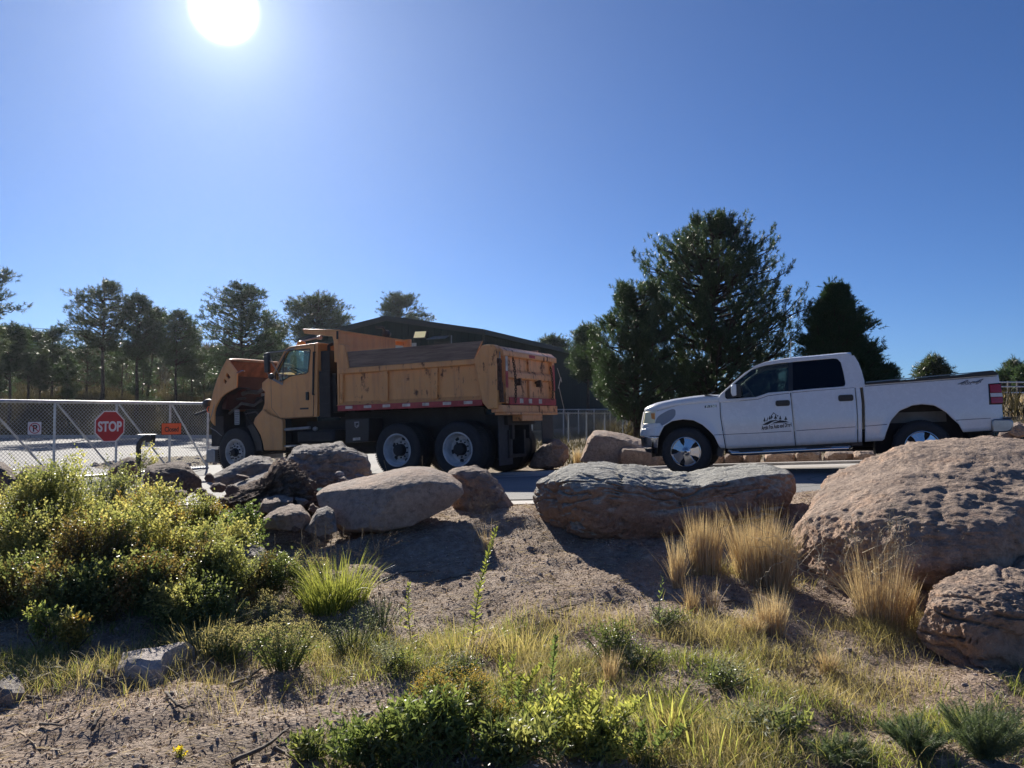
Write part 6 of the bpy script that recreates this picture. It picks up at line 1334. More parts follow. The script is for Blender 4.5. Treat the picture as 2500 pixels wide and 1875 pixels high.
# --- left thicket
TH = [('yellow and orange leaved bush at the left edge of the thicket', 20, 1395, 1205, 110, ['yellow', 'green', 'orange'], 900),
 ('tall green and yellow bush at the back of the thicket', 165, 1390, 1150, 125, ['green', 'yellow', 'green'], 1300),
 ('grey green bush with small white flowers at the back of the thicket', 262, 1350, 1150, 100, ['green', 'silver', 'green'], 900),
 ('golden bush right of the tallest green bush', 355, 1390, 1195, 115, ['yellow', 'green', 'yellow', 'orange'], 1200),
 ('bronze leaved bush at the right side of the thicket', 468, 1380, 1212, 85, ['yellow', 'green', 'orange', 'green'], 800),
 ('middle bush of yellow leaves at the left of the thicket', 60, 1460, 1262, 130, ['yellow', 'green', 'orange'], 900),
 ('green leaved bush in front of the tall green and yellow bush', 225, 1480, 1270, 130, ['green', 'yellow', 'rust'], 1000),
 ('rounded yellow green bush in the middle of the thicket', 350, 1450, 1250, 120, ['yellow', 'green', 'rust'], 900),
 ('rusty orange bush near the right end of the thicket', 480, 1455, 1290, 100, ['rust', 'yellow', 'green'], 800),
 ('low shaded bush at the foot of the thicket on the left', 40, 1520, 1365, 135, ['rust', 'dark', 'green'], 900),  # darker leaf mix in the front row stands in for thicket shade
 ('low shaded bush at the foot of the thicket left of centre', 185, 1540, 1395, 130, ['dark', 'green', 'rust'], 900),
 ('low shaded bush at the foot of the thicket right of centre', 345, 1515, 1360, 130, ['dark', 'rust', 'green'], 900),
 ('rust brown low bush on the right end of the thicket', 545, 1500, 1340, 90, ['rust', 'yellow', 'green'], 900),
 ('straggling green bush between the sapling and the rust brown bush', 560, 1420, 1290, 70, ['green', 'yellow'], 500),
 ('low weedy bush in front of the rust brown bush', 470, 1560, 1440, 100, ['dark', 'green', 'yellow'], 600)]
for lab, x_, b_, t_, hw_, cols_, n_ in TH:
    shrub(lab, x_, b_, t_, hw_, cols_, int(n_*.95), .026, .014, 12, .17, low=.0, up=.85, stems=46)
shrub('small bright green sapling leaning over the rocks', 588, 1370, 1235, 62, ['bright'], 260, .030, .017, 10, stems=12)
shrub('sprawling green brown weeds right of the thicket', 655, 1470, 1365, 95, ['dark', 'rust', 'silver'], 700, .022, .010, low=0)
shrub('yellow leaved shoot growing beside the keypad pedestal', 352, 1215, 1085, 38, ['yellow', 'lime'], 90, .036, .019, 9, stems=8)
shrub('thin yellow sprig standing above the broad dark boulder', 425, 1220, 1140, 26, ['yellow', 'lime'], 46, .034, .018, 9, stems=6)
shrub('tall green shoot sticking up above the thicket', 187, 1330, 1088, 24, ['green', 'lime'], 90, .030, .015, 9, stems=6)
shrub('small orange leaved seedling in the shade under the thicket', 172, 1590, 1500, 40, ['orange', 'yellow'], 110, .026, .014, stems=8)
shrub('small green seedling in front of the thicket', 100, 1600, 1490, 24, ['bright', 'lime'], 70, .026, .014, stems=7)
# --- flowering clumps
def flower_plant(label, px, bpy_, tpy, hw, nst, leaf, flow, lL=.035, lW=.007, fl=46, cat='wildflower', name='wildflower', fsz=.005, plume=.055):
    g_ = GG(px, bpy_); H = at(px, tpy, g_.y).z-g_.z; Rx = hw/FPX*g_.y; root = empty(name, g_); tag(root, label, cat)
    b = MB(); LP = []; LD = []; FP_ = []; FD_ = []
    for k in range(nst):
        a = random.uniform(0, 2*math.pi); r_ = math.sqrt(random.random()); tip = Vector((math.cos(a)*r_*Rx, math.sin(a)*r_*Rx*.7, H*(1-.35*r_*r_)*random.uniform(.78, 1.02))); s0 = Vector((tip.x*.35, tip.y*.35, -.01)); m_ = s0.lerp(tip, .55)+Vector((0, 0, H*.05))
        b.tube([s0, m_, tip], [.0028, .0022, .0014], 4, False)
        nL = int(8+H*45)
        for j in range(nL):
            t_ = random.uniform(.08, .92); p = s0.lerp(tip, t_); LP.append(p); an = random.uniform(0, 2*math.pi); LD.append((math.cos(an), math.sin(an), random.uniform(.2, .9)))
        if flow:
            for j in range(fl): t_ = random.random(); an = random.uniform(0, 2*math.pi); rr_ = plume*random.random()*(.45+.55*(1-abs(2*t_-1))); FP_.append(tip+Vector((math.cos(an)*rr_, math.sin(an)*rr_, (t_-.6)*plume*1.3))); FD_.append((random.gauss(0, 1), random.gauss(0, 1), random.gauss(.4, 1)))
    b.build('stems', M_gstem, root)
    n = len(LP); v, f = leaves(np.array(LP), np.array(LD), lL*rng.uniform(.6, 1.2, n), lW*rng.uniform(.7, 1.2, n)); np_mesh('foliage', v, f, LM[leaf], root)
    if FP_: n = len(FP_); v, f = leaves(np.array(FP_), np.array(FD_), fsz*1.5*rng.uniform(.6, 1.3, n), fsz*rng.uniform(.7, 1.3, n)); np_mesh('flowers', v, f, LM[flow], root)
    return root
flower_plant('buff flowered weeds nearest the pale flat slab', 560, 1625, 1520, 90, 42, 'dark', 'buff')
flower_plant('larger buff flowered clump right of the pale flat slab', 690, 1640, 1500, 105, 60, 'dark', 'buff')
flower_plant('buff flowered weeds below the green grass clump', 640, 1540, 1440, 90, 36, 'silver', 'buff')
flower_plant('tall buff flowered weeds beside the thicket', 740, 1450, 1345, 70, 34, 'dark', 'buff')
flower_plant('pale silvery weeds in the middle of the foreground', 860, 1600, 1480, 80, 36, 'silver', None, .022, .006)
flower_plant('silvery weeds under the dry branched stalk', 930, 1540, 1440, 70, 30, 'silver', None, .02, .006)
flower_plant('goldenrod with faded yellow plumes in the foreground', 1110, 1800, 1625, 105, 40, 'dark', 'gold', .06, .011, 60)
flower_plant('shorter goldenrod left of the leafy green stems', 1210, 1830, 1700, 60, 20, 'dark', 'gold', .055, .010, 40)
flower_plant('white specked flowers at the back of the thicket', 225, 1300, 1148, 70, 30, 'silver', 'white', .02, .007, 16, plume=.03)
flower_plant('small plant with bright yellow flowers at the bottom left', 440, 1850, 1822, 16, 7, 'lime', 'flower', .02, .005, 6, fsz=.008, plume=.012)
# leafy green stems (evening primrose like)
def stalk(label, base, tip, n_l, mat_, lL=.045, lW=.010, r=.004, name='tall_weed', nst=1, spreadx=0, dense_top=True):
    g_ = GG(*base); tp_ = at(tip[0], tip[1], g_.y); root = empty(name, g_); tag(root, label, 'weed'); b = MB(); LP = []; LD = []
    for k in range(nst):
        off = Vector((random.uniform(-spreadx, spreadx), random.uniform(-spreadx, spreadx)*.7, 0)) if k else Vector((0, 0, 0)); T_ = tp_-g_; T_ = Vector((T_.x, T_.y, T_.z*(1 if k == 0 else random.uniform(.55, .9))))+off*1.6
        s0 = off*.5; m_ = s0.lerp(T_, .5)+Vector((-T_.z*.04, 0, 0)); b.tube([s0, m_, T_], [r, r*.8, r*.4], 5, False)
        for j in range(n_l):
            t_ = (j+.5)/n_l; t_ = t_**(.75 if dense_top else 1); p = s0.lerp(m_, t_*2) if t_ < .5 else m_.lerp(T_, t_*2-1); an = j*2.4; LP.append(p); e_ = .35+.9*t_; LD.append((math.cos(an), math.sin(an), e_, (1.25-.75*t_)))
    b.build('stem', M_gstem, root); LD = np.array(LD); n = len(LP); v, f = leaves(np.array(LP), LD[:, :3], lL*LD[:, 3]*rng.uniform(.8, 1.15, n), lW*rng.uniform(.8, 1.2, n)); np_mesh('leaves', v, f, LM[mat_], root)
stalk('tallest leafy weed stalk rising in front of the brown slab', (1150, 1592), (1212, 1288), 130, 'grass', .055, .012)
stalk('leafy stalk rising above the yellow green stems in the foreground', (1352, 1780), (1357, 1553), 90, 'bright', .05, .012)
stalk('short leafy stalk left of the tallest stalk', (1003, 1570), (998, 1424), 44, 'grass', .05, .011)
stalk('thin green stalk beside the dry bunch grass', (1612, 1560), (1618, 1408), 26, 'bright', .045, .010)
stalk('clump of yellow green leafy stems in the foreground', (1400, 1815), (1410, 1640), 52, 'lime', .055, .012, .003, nst=16, spreadx=.20)
stalk('leafy green stems at the right of the goldenrod', (1300, 1800), (1330, 1660), 46, 'bright', .05, .011, .003, nst=9, spreadx=.14)
for k_, (bx, by_, tx_, ty_, ns_, mt_, lab) in enumerate([(930, 1860, 935, 1745, 7, 'bright', 'leafy stems at the lower left of the goldenrod'), (1060, 1870, 1050, 1700, 8, 'dark', 'dark leafy stems among the goldenrod'), (1180, 1860, 1190, 1735, 7, 'bright', 'leafy stems between the goldenrod and the yellow green stems'), (1480, 1840, 1500, 1690, 8, 'lime', 'pale green stems right of the yellow green clump'), (1560, 1870, 1570, 1760, 6, 'bright', 'short leafy stems below the lime grass'), (1250, 1700, 1255, 1600, 5, 'grass', 'light leafy stems above the goldenrod')]):
    stalk(lab, (bx, by_), (tx_, ty_), 40, mt_, .05, .011, .003, nst=ns_, spreadx=.16)
# broad low weeds along the bottom edge
for k, (x, y, ty, hw, n_, c_, lab) in enumerate([(905, 1875, 1775, 90, 420, ['dark', 'bright'], 'broad leaved low weed at the bottom left of the goldenrod'), (1050, 1865, 1720, 110, 620, ['dark', 'bright'], 'dark green leafy weed under the goldenrod'), (1260, 1880, 1770, 110, 560, ['dark', 'green'], 'dense green weed at the bottom centre'), (1440, 1870, 1760, 90, 420, ['dark', 'lime'], 'green weed under the yellow green stems'), (1490, 1620, 1530, 60, 300, ['dark'], 'small dark green bush on the bare soil'), (1560, 1625, 1575, 80, 160, ['silver', 'dark'], 'low greyish weed beside the small dark green bush'), (1760, 1690, 1635, 90, 200, ['silver', 'dark'], 'dark weed left of the bare soil patch'), (960, 1640, 1580, 80, 180, ['silver', 'dark'], 'dark weed below the short leafy stalk'), (1130, 1660, 1610, 80, 150, ['silver', 'dark'], 'dark weed at the foot of the tallest stalk'), (1620, 1530, 1492, 70, 150, ['silver', 'dark'], 'dark tangle of weeds between the dry grasses'), (760, 1860, 1805, 50, 120, ['dark'], 'few dark leaves at the bottom near the fallen stick'), (1880, 1800, 1755, 110, 160, ['silver', 'dark'], 'grey green mat of weeds in the right foreground'), (1010, 1790, 1730, 60, 200, ['dark', 'bright'], 'leafy weed left of the goldenrod')]):
    shrub(lab, x, y, ty, hw, c_, int(n_*(.42 if y > 1700 else .6)), .040 if y > 1700 else .022, .012 if y > 1700 else .007, 9, .10, low=0, stems=14, name='weed', cat='weed', up=.8)
# feathery plant at the bottom right
for (x, y, ty, hw, n_, lab) in ((2400, 1870, 1690, 120, 90, 'feathery blue green weed in the bottom right corner'), (2240, 1850, 1735, 90, 60, 'smaller feathery weed left of the corner weed'), (2060, 1875, 1800, 90, 44, 'low feathery weed at the bottom right of centre')):
    g_ = GG(x, y); H = at(x, ty, g_.y).z-g_.z; Rx = hw/FPX*g_.y; root = empty('feathery_weed', g_); tag(root, lab, 'weed'); b = MB(); C = []; D = []
    for k in range(n_):
        a = random.uniform(0, 6.28); r_ = math.sqrt(random.random()); T_ = Vector((math.cos(a)*r_*Rx, math.sin(a)*r_*Rx*.8, H*random.uniform(.5, 1)*(1-.3*r_))); s0 = T_*.2; s0.z = 0; b.tube([s0, s0.lerp(T_, .5)+Vector((0, 0, .02)), T_], [.002, .0016, .001], 4, False)
        for j in range(20): t_ = j/20; C.append(s0.lerp(T_, .1+.9*t_)); D.append(T_.normalized()+Vector((0, 0, .2)))
    b.build('stems', M_gstem, root); tri_mesh('foliage', tufts(np.array(C), np.array(D), 9, .030, .0022, .75), LM['blue'], root)
# --- bunch grasses
T_ = 'grass clump'
grass_clump('narrow tan bunch of grass left of the tall tan bunches', 1655, 1440, 1290, 34, 'tan', 520, .0035, .22, .25, hvar=.6)
grass_clump('upright tan bunch grass in front of the flat grey boulder', 1722, 1405, 1245, 46, 'tan', 1300, .0032, .22, .18, base=.75, hvar=.35)
grass_clump('widest tan bunch grass between the two largest boulders', 1852, 1425, 1238, 92, 'tan', 2300, .0032, .42, .25, base=.55, hvar=.4, lean=(-.05, 0))
grass_clump('tan bunch leaning against the huge brown boulder', 1900, 1440, 1262, 46, 'tan', 900, .0032, .3, .3, base=.6)
grass_clump('tall loose tan grass in front of the huge brown boulder', 2150, 1535, 1325, 80, 'tan', 1300, .0036, .28, .28, base=.7, hvar=.65, heads=14)
grass_clump('second loose tan grass tuft left of the jagged boulder', 2215, 1520, 1395, 34, 'tan', 460, .0034, .25, .3, hvar=.5)
grass_clump('short tan grass tuft in front of the wide bunch', 1885, 1550, 1425, 44, 'tan', 800, .0034, .3, .3, base=.7, hvar=.6)
grass_clump('low spreading tan tuft left of the short tuft', 1840, 1560, 1490, 50, 'tan', 600, .003, .7, .5)
grass_clump('small tan tuft on the soil below the narrow bunch', 1690, 1500, 1395, 30, 'tan', 260, .0032, .3, .3, hvar=.6)
grass_clump('thin tan tuft right of the small tan tuft', 1740, 1490, 1405, 28, 'tan', 150, .0032, .35, .3, hvar=.6)
grass_clump('rusty tan tuft in the middle of the right foreground', 2020, 1650, 1570, 40, 'tan', 320, .003, .5, .4)
grass_clump('little orange brown tuft above the lime grass', 1490, 1680, 1570, 28, 'tan', 200, .003, .3, .4)
grass_clump('tuft of dry grass at the crest of the soil mound', 1190, 1350, 1270, 22, 'tan', 120, .003, .4, .5)
grass_clump('tall yellow grass behind the boulders across the road', 1410, 1138, 1085, 22, 'tan', 160, .01, .3, .4)
grass_clump('lush green grass clump beside the buff flowered weeds', 828, 1480, 1325, 72, 'grass', 900, .005, .5, .8, base=.95, heads=12, hvar=.65)
grass_clump('darker green grass at the foot of the lush clump', 800, 1500, 1400, 70, 'grass', 700, .006, .6, .6, base=.8)
grass_clump('bright lime grass with broad curling blades', 1620, 1800, 1625, 70, 'lime', 90, .011, .55, .9, base=.9, hvar=.7)
grass_clump('fine lime grass around the curling blades', 1650, 1800, 1700, 80, 'mixed', 500, .004, .6, .6)
grass_clump('light green grass tuft on the slope in the centre', 1265, 1610, 1480, 60, 'mixed', 420, .004, .5, .8, base=1.3, hvar=.7)
grass_clump('light yellow green grass left of the tallest stalk', 1130, 1600, 1490, 60, 'mixed', 380, .0045, .5, .8, base=1.3, hvar=.7)
grass_clump('arching green grass behind the pale slab', 500, 1600, 1490, 80, 'mixed', 380, .006, .7, .7, base=.9)
grass_clump('pale seedling grass with a few yellow blades on the litter', 690, 1690, 1640, 22, 'lime', 16, .010, .9, .7)
grass_clump('bright green shoots in the bottom left corner of the weeds', 840, 1800, 1765, 20, 'bright', 12, .012, .9, .5)
grass_clump('yellow striped grass at the bottom right of centre', 1740, 1870, 1740, 60, 'lime', 60, .008, .4, .7, base=1.2, hvar=.6)
grass_clump('yellow blades at the bottom edge right of the lime grass', 1590, 1874, 1790, 50, 'mixed', 200, .006, .5, .5, base=.9)
# dry branched weeds
def dryweed(label, base, top, hw, n_, r=.0022, curl=.5, mat_=None, seeds=True):
    g_ = GG(*base); H = at(top[0], top[1], g_.y).z-g_.z; Rx = hw/FPX*g_.y; b = MB()
    def br(p, d, L, r_, lvl):
        pts = [p]; q = Vector(p); dd = Vector(d).normalized()
        for j in range(5): dd = (dd+Vector((random.gauss(0, curl*.3), random.gauss(0, curl*.3), random.gauss(-.03*lvl, curl*.22)))).normalized(); q = q+dd*L/5; pts.append(q.copy())
        b.tube(pts, [r_*(1-.13*j) for j in range(6)], 4, False)
        if lvl < 3:
            for j in range(2, 6):
                if random.random() < (.85 if lvl else .7): br(pts[j], (dd+Vector((random.gauss(0, .9), random.gauss(0, .6), random.gauss(.25, .4)))), L*random.uniform(.3, .5), r_*.65, lvl+1)
        elif seeds and random.random() < .5: b.tube([q, q+Vector((random.gauss(0, .008), 0, .012))], [.004, .001], 4, False)
    for k in range(n_): a = random.uniform(0, 6.28); br(Vector((random.gauss(0, .04), random.gauss(0, .04), -.01)), (math.cos(a)*Rx/H*.75, math.sin(a)*.3, 1), H*random.uniform(.6, .95), r, 0)
    o = b.build('dry_weed', mat_ or M_dstem); o.location = g_; tag(o, label, 'weed')
dryweed('curly dry weed with pale twisted branches in front of the huge boulder', (2120, 1500), (2100, 1225), 150, 13, .0042, .8, simple('pale_dry_stem', (.50, .42, .28), .8))
dryweed('thin dry stalk with side branches in the shade below the pink boulder', (925, 1440), (922, 1238), 40, 2, .0024, .25)
dryweed('brown dry stalks near the crest of the soil mound', (1165, 1330), (1165, 1215), 40, 5, .002, .3)
dryweed('bare grey weed stems beside the buff flowers', (665, 1440), (660, 1345), 36, 4, .0024, .35, M_twig)
dryweed('dry stems with drooping seed heads left of the lush clump', (755, 1440), (750, 1330), 50, 5, .0018, .5)
dryweed('tangle of dry stems left of the bare soil patch', (1960, 1700), (1950, 1600), 60, 9, .0016, .6)
dryweed('dry stems crossing in front of the jagged boulder', (2290, 1480), (2280, 1330), 60, 3, .0018, .6)
# thin seed stalks
for k, (bx, by_, tx_, ty_, lab) in enumerate([(775, 1400, 770, 1275, 'left of two seed stalks against the shaded soil'), (792, 1400, 795, 1282, 'right of two seed stalks against the shaded soil'), (670, 1440, 671, 1305, 'lone seed stalk rising from the sapling side of the weeds'), (1030, 1215, 1031, 1114, 'thin seed stalk in front of the middle dump truck wheels'), (955, 1190, 938, 1125, 'thin leaning seed stalk in front of the middle axle wheel'), (850, 1440, 852, 1310, 'seed stalk above the lush green clump'), (2260, 1480, 2360, 1300, 'long dry stalk leaning right across the huge boulder'), (2340, 1440, 2320, 1300, 'curved dry stalk beside the jagged boulder'), (45, 1600, 42, 1525, 'dry seed stalk at the left edge below the thicket')]):
    g_ = GG(bx, by_); T_ = at(tx_, ty_, g_.y)-g_; b = MB(); b.tube([Vector((0, 0, 0)), T_*.5+Vector((0, 0, .01)), T_], [.0022, .0018, .0012], 4, False); d_ = T_.normalized()
    for j in range(14): q = T_-d_*.009*j; b.tube([q, q+d_*.008+Vector((random.gauss(0, .005), random.gauss(0, .005), .004))], [.0036, .001], 4, False)
    o = b.build('seed_stalk', M_dstem); o.location = g_; tag(o, lab, 'grass stalk')
# fallen sticks
def stick(label, pts, r=.008, m=None):
    q = [GG(*p) for p in pts]; c_ = q[0].copy(); b = MB(); P_ = [p-c_+Vector((random.gauss(0, .006), random.gauss(0, .006), r*1.2+random.uniform(0, .012))) for p in q]
    fine_ = [];
    for i in range(len(P_)-1):
        for j in range(4): fine_.append(P_[i].lerp(P_[i+1], j/4)+Vector((random.gauss(0, .005), random.gauss(0, .005), random.gauss(0, .003))))
    fine_.append(P_[-1]); n = len(fine_); b.tube(fine_, [r*(1-.6*i/(n-1))*random.uniform(.85, 1.15) for i in range(n)], 6)
    for k in range(2): i = random.randrange(1, n-1); d_ = (fine_[i+1]-fine_[i]).normalized(); b.tube([fine_[i], fine_[i]+d_*.05+Vector((random.gauss(0, .03), random.gauss(0, .04), .02))], [r*.5, r*.15], 4, False)
    o = b.build('stick', m or M_twig, smooth=True); o.location = c_; tag(o, label, 'stick')
stick('dark fallen stick reaching the bottom edge left of the goldenrod', [(560, 1872), (640, 1838), (705, 1800)], .012)
stick('grey stick at the bottom edge crossing the dark one', [(670, 1835), (700, 1850), (730, 1874)], .011)
stick('crooked stick on the litter below the pale slab', [(402, 1705), (425, 1735), (440, 1750), (475, 1745)], .009)
stick('thin pale stick lying diagonally on the litter', [(415, 1815), (455, 1780)], .004, M_dstem)
stick('long curved pale stem on the litter at the left', [(52, 1805), (90, 1830), (140, 1835), (205, 1834)], .0045, M_dstem)
stick('dark stick lying under the sedge on the left litter', [(105, 1790), (150, 1788)], .008)
stick('short stub of dark wood on the left litter', [(235, 1800), (250, 1765)], .010)
stick('dark root at the left end of the pale slab', [(238, 1665), (262, 1682), (282, 1690)], .016)
stick('dark branch below the buff flowered clump', [(555, 1690), (600, 1668), (650, 1640)], .012)
stick('dark twig on the soil at the edge of the boulder shadow', [(930, 1420), (1000, 1405), (1060, 1402)], .007)
stick('branched twig on the lit slope below the brown slab', [(1060, 1425), (1100, 1412), (1150, 1408)], .006)
stick('twig with a burnt end on the lit soil', [(1335, 1505), (1385, 1490), (1425, 1475)], .008)
stick('thin twig below the burnt ended twig', [(1335, 1510), (1380, 1520), (1420, 1522)], .006)
stick('dark twig on the soil beside the tan tufts', [(1765, 1480), (1790, 1478), (1815, 1485)], .009)
stick('long bent stem lying in front of the jagged boulder', [(2120, 1545), (2230, 1560), (2350, 1590)], .004, M_dstem)
stick('short thick stick at the left under the grass', [(60, 1712), (105, 1722), (130, 1718)], .010)
# --- uncountable ground cover
def patch_points(n, patches, jitter=1.0):
    w = np.array([p[3]*p[2]**2 for p in patches]); w = w/w.sum(); idx = rng.choice(len(patches), n, p=w); cs = np.array([list(G(p[0], p[1]))[:2] for p in patches]); r_ = np.array([p[2] for p in patches])
    q = cs[idx]+rng.normal(0, .55, (n, 2))*r_[idx][:, None]*np.array([1, .8]); 
    nz = np.array([noise.noise(Vector((a*2.6, c*2.6, 0))) for a, c in q]); q = q[nz > rng.uniform(-.35, .45, n)]
    q = q[(q[:, 1] > 2.4)]; return np.stack([q[:, 0], q[:, 1], gzf(q[:, 0], q[:, 1])], 1)
def ground_grass(name, label, n, patches, m, h, w_, bend=.6, lean=.5):
    P_ = patch_points(n, patches); n = len(P_); H = rng.uniform(h[0], h[1], n)*rng.uniform(.6, 1, n); v, f = blades(P_, H, w_*rng.uniform(.6, 1.3, n), rng.normal(0, lean, (n, 2)), bend)
    o = np_mesh(name, v, f, LM[m]); tag(o, label, 'ground cover', kind='stuff')
gp_ = [(1000, 1620, .45, 1), (1160, 1570, .4, 1), (900, 1570, .4, 1), (1250, 1720, .45, .8), (1450, 1770, .45, .8), (1100, 1810, .4, .8), (920, 1830, .3, .6), (1600, 1820, .35, 1), (1750, 1720, .35, .8), (1900, 1810, .4, .9), (2100, 1830, .4, .9), (2300, 1790, .4, .9), (1450, 1620, .3, .7), (1750, 1620, .35, .8), (720, 1570, .35, .7), (100, 1640, .5, .8), (300, 1600, .4, .7), (-50, 1640, .4, .7), (1900, 1700, .3, .5), (2450, 1700, .3, .6), (1600, 1620, .3, .5)]
dp_ = [(1655, 1440, .18, .8), (1722, 1410, .2, .8), (1850, 1430, .3, .8), (1890, 1550, .25, 1), (2150, 1540, .3, 1.2), (2215, 1520, .2, .8), (1300, 1640, .4, 1), (1400, 1700, .35, .7), (1900, 1620, .4, .9), (1700, 1560, .4, .8), (2000, 1690, .4, .8), (1800, 1850, .35, 1), (1650, 1850, .3, 1), (2100, 1560, .35, .8), (1500, 1560, .4, .5), (1050, 1600, .4, .5), (60, 1680, .45, .5), (350, 1640, .4, .4), (2200, 1700, .4, .4), (800, 1640, .4, .4), (1350, 1540, .4, .25), (550, 1700, .5, .2)]
ground_grass('grass', 'short green grass growing through the foreground', 30000, gp_, 'grass', (.03, .15), .0036)
ground_grass('grass', 'fine dry and yellow grass growing through the foreground', 30000, dp_, 'mixed', (.04, .20), .0024)
ground_grass('grass', 'bleached straw coloured grass tangled over the soil', 34000, gp_+dp_, 'straw', (.04, .18), .0021, .9, .8)
ground_grass('grass', 'dark fine weeds matted between the grasses', 30000, gp_, 'dark', (.02, .09), .0065, .6, .8)
# litter
n = 90000; xy = np.stack([rng.uniform(-5.2, 5.2, n), 2.6+6.4*rng.uniform(0, 1, n)**1.25], 1); xy = xy[(np.abs(xy[:, 0]) < xy[:, 1]*.75+.3) & (xy[:, 1] < ynear(xy[:, 0])-.1)]; n = len(xy)
P_ = np.stack([xy[:, 0], xy[:, 1], gzf(xy[:, 0], xy[:, 1])+.004], 1); a = rng.uniform(0, 6.283, n); D = np.stack([np.cos(a), np.sin(a), rng.normal(.05, .28, n)], 1)
LM['chips'] = leafmat('wood_chips_and_leaf_litter', [(.07, .045, .034), (.22, .155, .12), (.42, .32, .26), (.62, .53, .46)], .08, .8, 2, .25)
v, f = leaves(P_, D, rng.uniform(.006, .030, n), rng.uniform(.003, .011, n), .35); o = np_mesh('leaf_litter', v, f, LM['chips']); tag(o, 'brown wood chips and leaf litter covering the soil', 'litter', kind='stuff')
n = 15000; xy = np.stack([rng.uniform(-5, 5, n), 2.6+6.0*rng.uniform(0, 1, n)**1.2], 1); xy = xy[(np.abs(xy[:, 0]) < xy[:, 1]*.75+.3) & (xy[:, 1] < ynear(xy[:, 0])-.1)]; n = len(xy)
P_ = np.stack([xy[:, 0], xy[:, 1], gzf(xy[:, 0], xy[:, 1])+.006], 1); a = rng.uniform(0, 6.283, n); D = np.stack([np.cos(a), np.sin(a), rng.normal(.12, .16, n)], 1); V = tufts(P_, D, 1, .09, .0034, .02); o = tri_mesh('straw', V, LM['straw'], None); tag(o, 'loose dry stems and needles lying on the soil', 'litter', kind='stuff')
# pebbles and clods
n = 9000; xy = np.stack([rng.uniform(-5, 5, n), 2.6+6.2*rng.uniform(0, 1, n)**1.2], 1); xy = xy[(np.abs(xy[:, 0]) < xy[:, 1]*.75+.3) & (xy[:, 1] < ynear(xy[:, 0])-.05)]; n = len(xy)
bm = bmesh.new(); bmesh.ops.create_icosphere(bm, subdivisions=1, radius=1); iv = np.array([q.co[:] for q in bm.verts]); ifc = np.array([[q.index for q in fc.verts] for fc in bm.faces]); bm.free()
sz = (.002+.016*rng.uniform(0, 1, n)**7)[:, None, None]*rng.uniform(.6, 1.3, (n, 1, 3)); V = iv[None]*sz*rng.uniform(.75, 1.25, (n, len(iv), 1))+np.stack([xy[:, 0], xy[:, 1], gzf(xy[:, 0], xy[:, 1])+.002], 1)[:, None]
F = (ifc[None]+(np.arange(n)*len(iv))[:, None, None]).reshape(-1, 3); o = np_mesh('gravel', V.reshape(-1, 3), F, simple('gravel_stone', (.42, .33, .28), .9, var=.3, scale=30)); tag(o, 'loose pebbles and clods of earth on the soil', 'gravel', kind='stuff')
n = 260; xy = np.stack([rng.uniform(-4.5, 4.5, n), 2.7+6.0*rng.uniform(0, 1, n)], 1); xy = xy[(np.abs(xy[:, 0]) < xy[:, 1]*.72) & (xy[:, 1] < ynear(xy[:, 0])-.2)]; n = len(xy)
sz = (.010+.028*rng.uniform(0, 1, n)**3)[:, None, None]*rng.uniform(.6, 1.3, (n, 1, 3))*np.array([1, 1, .6]); V = iv[None]*sz*rng.uniform(.7, 1.3, (n, len(iv), 1))+np.stack([xy[:, 0], xy[:, 1], gzf(xy[:, 0], xy[:, 1])+.003], 1)[:, None]
F = (ifc[None]+(np.arange(n)*len(iv))[:, None, None]).reshape(-1, 3); o = np_mesh('gravel', V.reshape(-1, 3), F, R_back); tag(o, 'scattered small stones of mixed size on the slope', 'gravel', kind='stuff')
# rubble behind the gate
n = 900; a = rng.uniform(0, 6.283, n); r_ = np.sqrt(rng.uniform(0, 1, n)); X = cx*0+(-9.7)+np.cos(a)*r_*4.3; Y_ = 26.5+np.sin(a)*r_*3.3; sz = (.02+.10*rng.uniform(0, 1, n)**4)[:, None, None]*rng.uniform(.6, 1.3, (n, 1, 3))
V = iv[None]*sz*rng.uniform(.75, 1.25, (n, len(iv), 1))+np.stack([X, Y_, zroad(X, Y_)+.08*(1-r_)+.03], 1)[:, None]; F = (ifc[None]+(np.arange(n)*len(iv))[:, None, None]).reshape(-1, 3)
o = np_mesh('rubble', V.reshape(-1, 3), F, bpy.data.materials['gravel_stone']); tag(o, 'broken rubble on the bare earth behind the gate', 'rubble', kind='stuff')
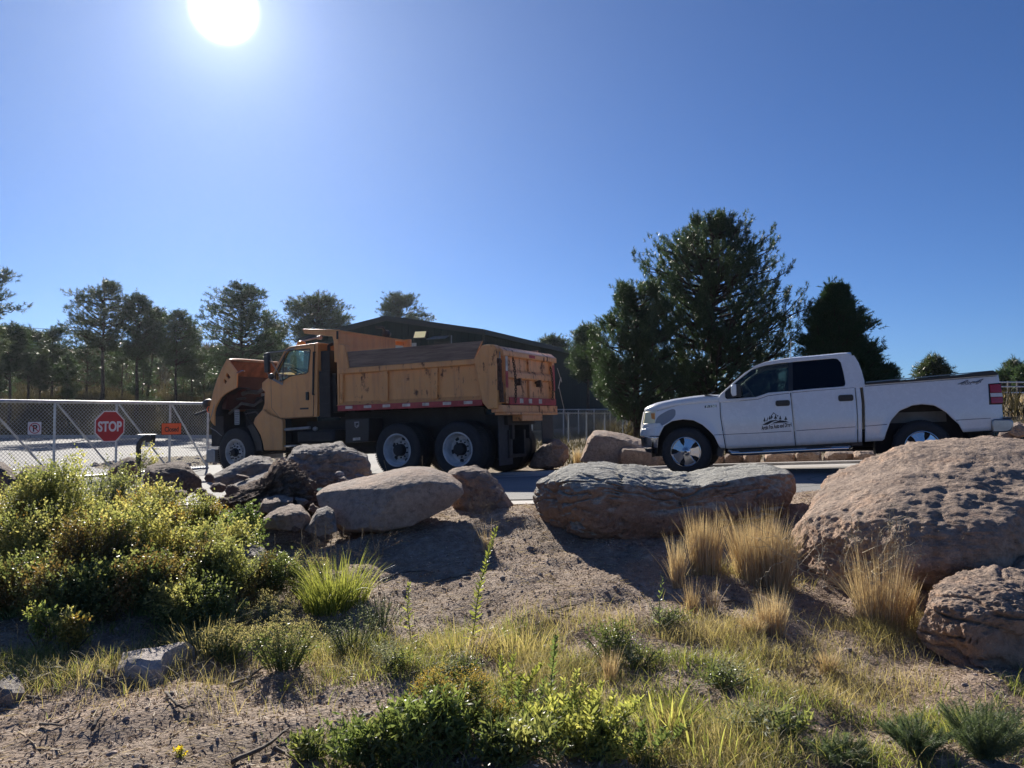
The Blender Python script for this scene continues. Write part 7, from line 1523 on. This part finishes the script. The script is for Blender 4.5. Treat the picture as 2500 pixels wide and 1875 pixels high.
# scrub bank and dry grass beyond the yard
def far_blades(name, label, xr, yr, n, h, w_, m, cond=None, cl=9):
    x = rng.uniform(*xr, n); y = rng.uniform(*yr, n); k = np.array([noise.noise(Vector((a*.22, c*.22, 7))) for a, c in zip(x, y)]) > rng.uniform(-.5, .3, n)
    if cond is not None: k &= cond(x, y)
    x, y = x[k], y[k]; x = np.repeat(x, cl)+rng.normal(0, .22, len(x)*cl); y = np.repeat(y, cl)+rng.normal(0, .22, len(y)*cl); n = len(x)
    v, f = blades(np.stack([x, y, gz(x, y)-.05], 1), rng.uniform(*h, n), w_*rng.uniform(.6, 1.3, n), rng.normal(0, .35, (n, 2)), .5); o = np_mesh(name, v, f, LM[m]); tag(o, label, 'ground cover', kind='stuff')
LM['scrub'] = leafmat('scrub_stems', [(.022, .022, .015), (.048, .042, .027), (.085, .072, .045), (.14, .12, .07)], .2, .7, .25, .2)
far_blades('scrub', 'grey brown scrub covering the bank behind the yard', (-48, -8), (55.4, 66), 9000, (.4, 1.5), .05, 'scrub')
far_blades('scrub', 'scrubby undergrowth between the trunks of the woods', (-60, -10), (66, 115), 7000, (.5, 1.8), .09, 'scrub')
far_blades('dry_grass', 'tawny dry grass patches on the bank and under the pines', (-50, -9), (56, 95), 1500, (.3, .8), .06, 'tan')
far_blades('dry_grass', 'tawny grass on the slope right of the pickup', (17, 46), (26, 60), 7000, (.08, .26), .04, 'tan', lambda x, y: x/y > .56)
far_blades('dry_grass', 'dry grass beyond the far kerb and around the low fence', (-2, 22), (16.5, 44), 3200, (.10, .32), .03, 'scrub', lambda x, y: y > 16.3-.24*x+1)  # dry grass coloured as dark scrub to stand in for shade here
far_blades('scrub', 'dark scrub around the feet of the big pines', (4, 22), (27, 44), 1500, (.3, 1.1), .05, 'scrub')
# ================================================================ added scattering box, lifts the far trees like lens glare
hz = MB(); hz.box(-260, 260, -30, 420, -3, 45)
hm = bpy.data.materials.new('veil'); hm.use_nodes = True; hn_ = hm.node_tree
for q in list(hn_.nodes): hn_.nodes.remove(q)
ho = hn_.nodes.new('ShaderNodeOutputMaterial'); pv = hn_.nodes.new('ShaderNodeVolumePrincipled'); pv.inputs['Color'].default_value = (.80, .88, 1, 1); pv.inputs['Density'].default_value = VEIL; pv.inputs['Anisotropy'].default_value = .7
hn_.links.new(pv.outputs[0], ho.inputs['Volume'])
if VEIL > 0:
    o = hz.build('veil', hm); tag(o, 'added thin bluish glare haze filling the whole scene', 'veil', kind='stuff')
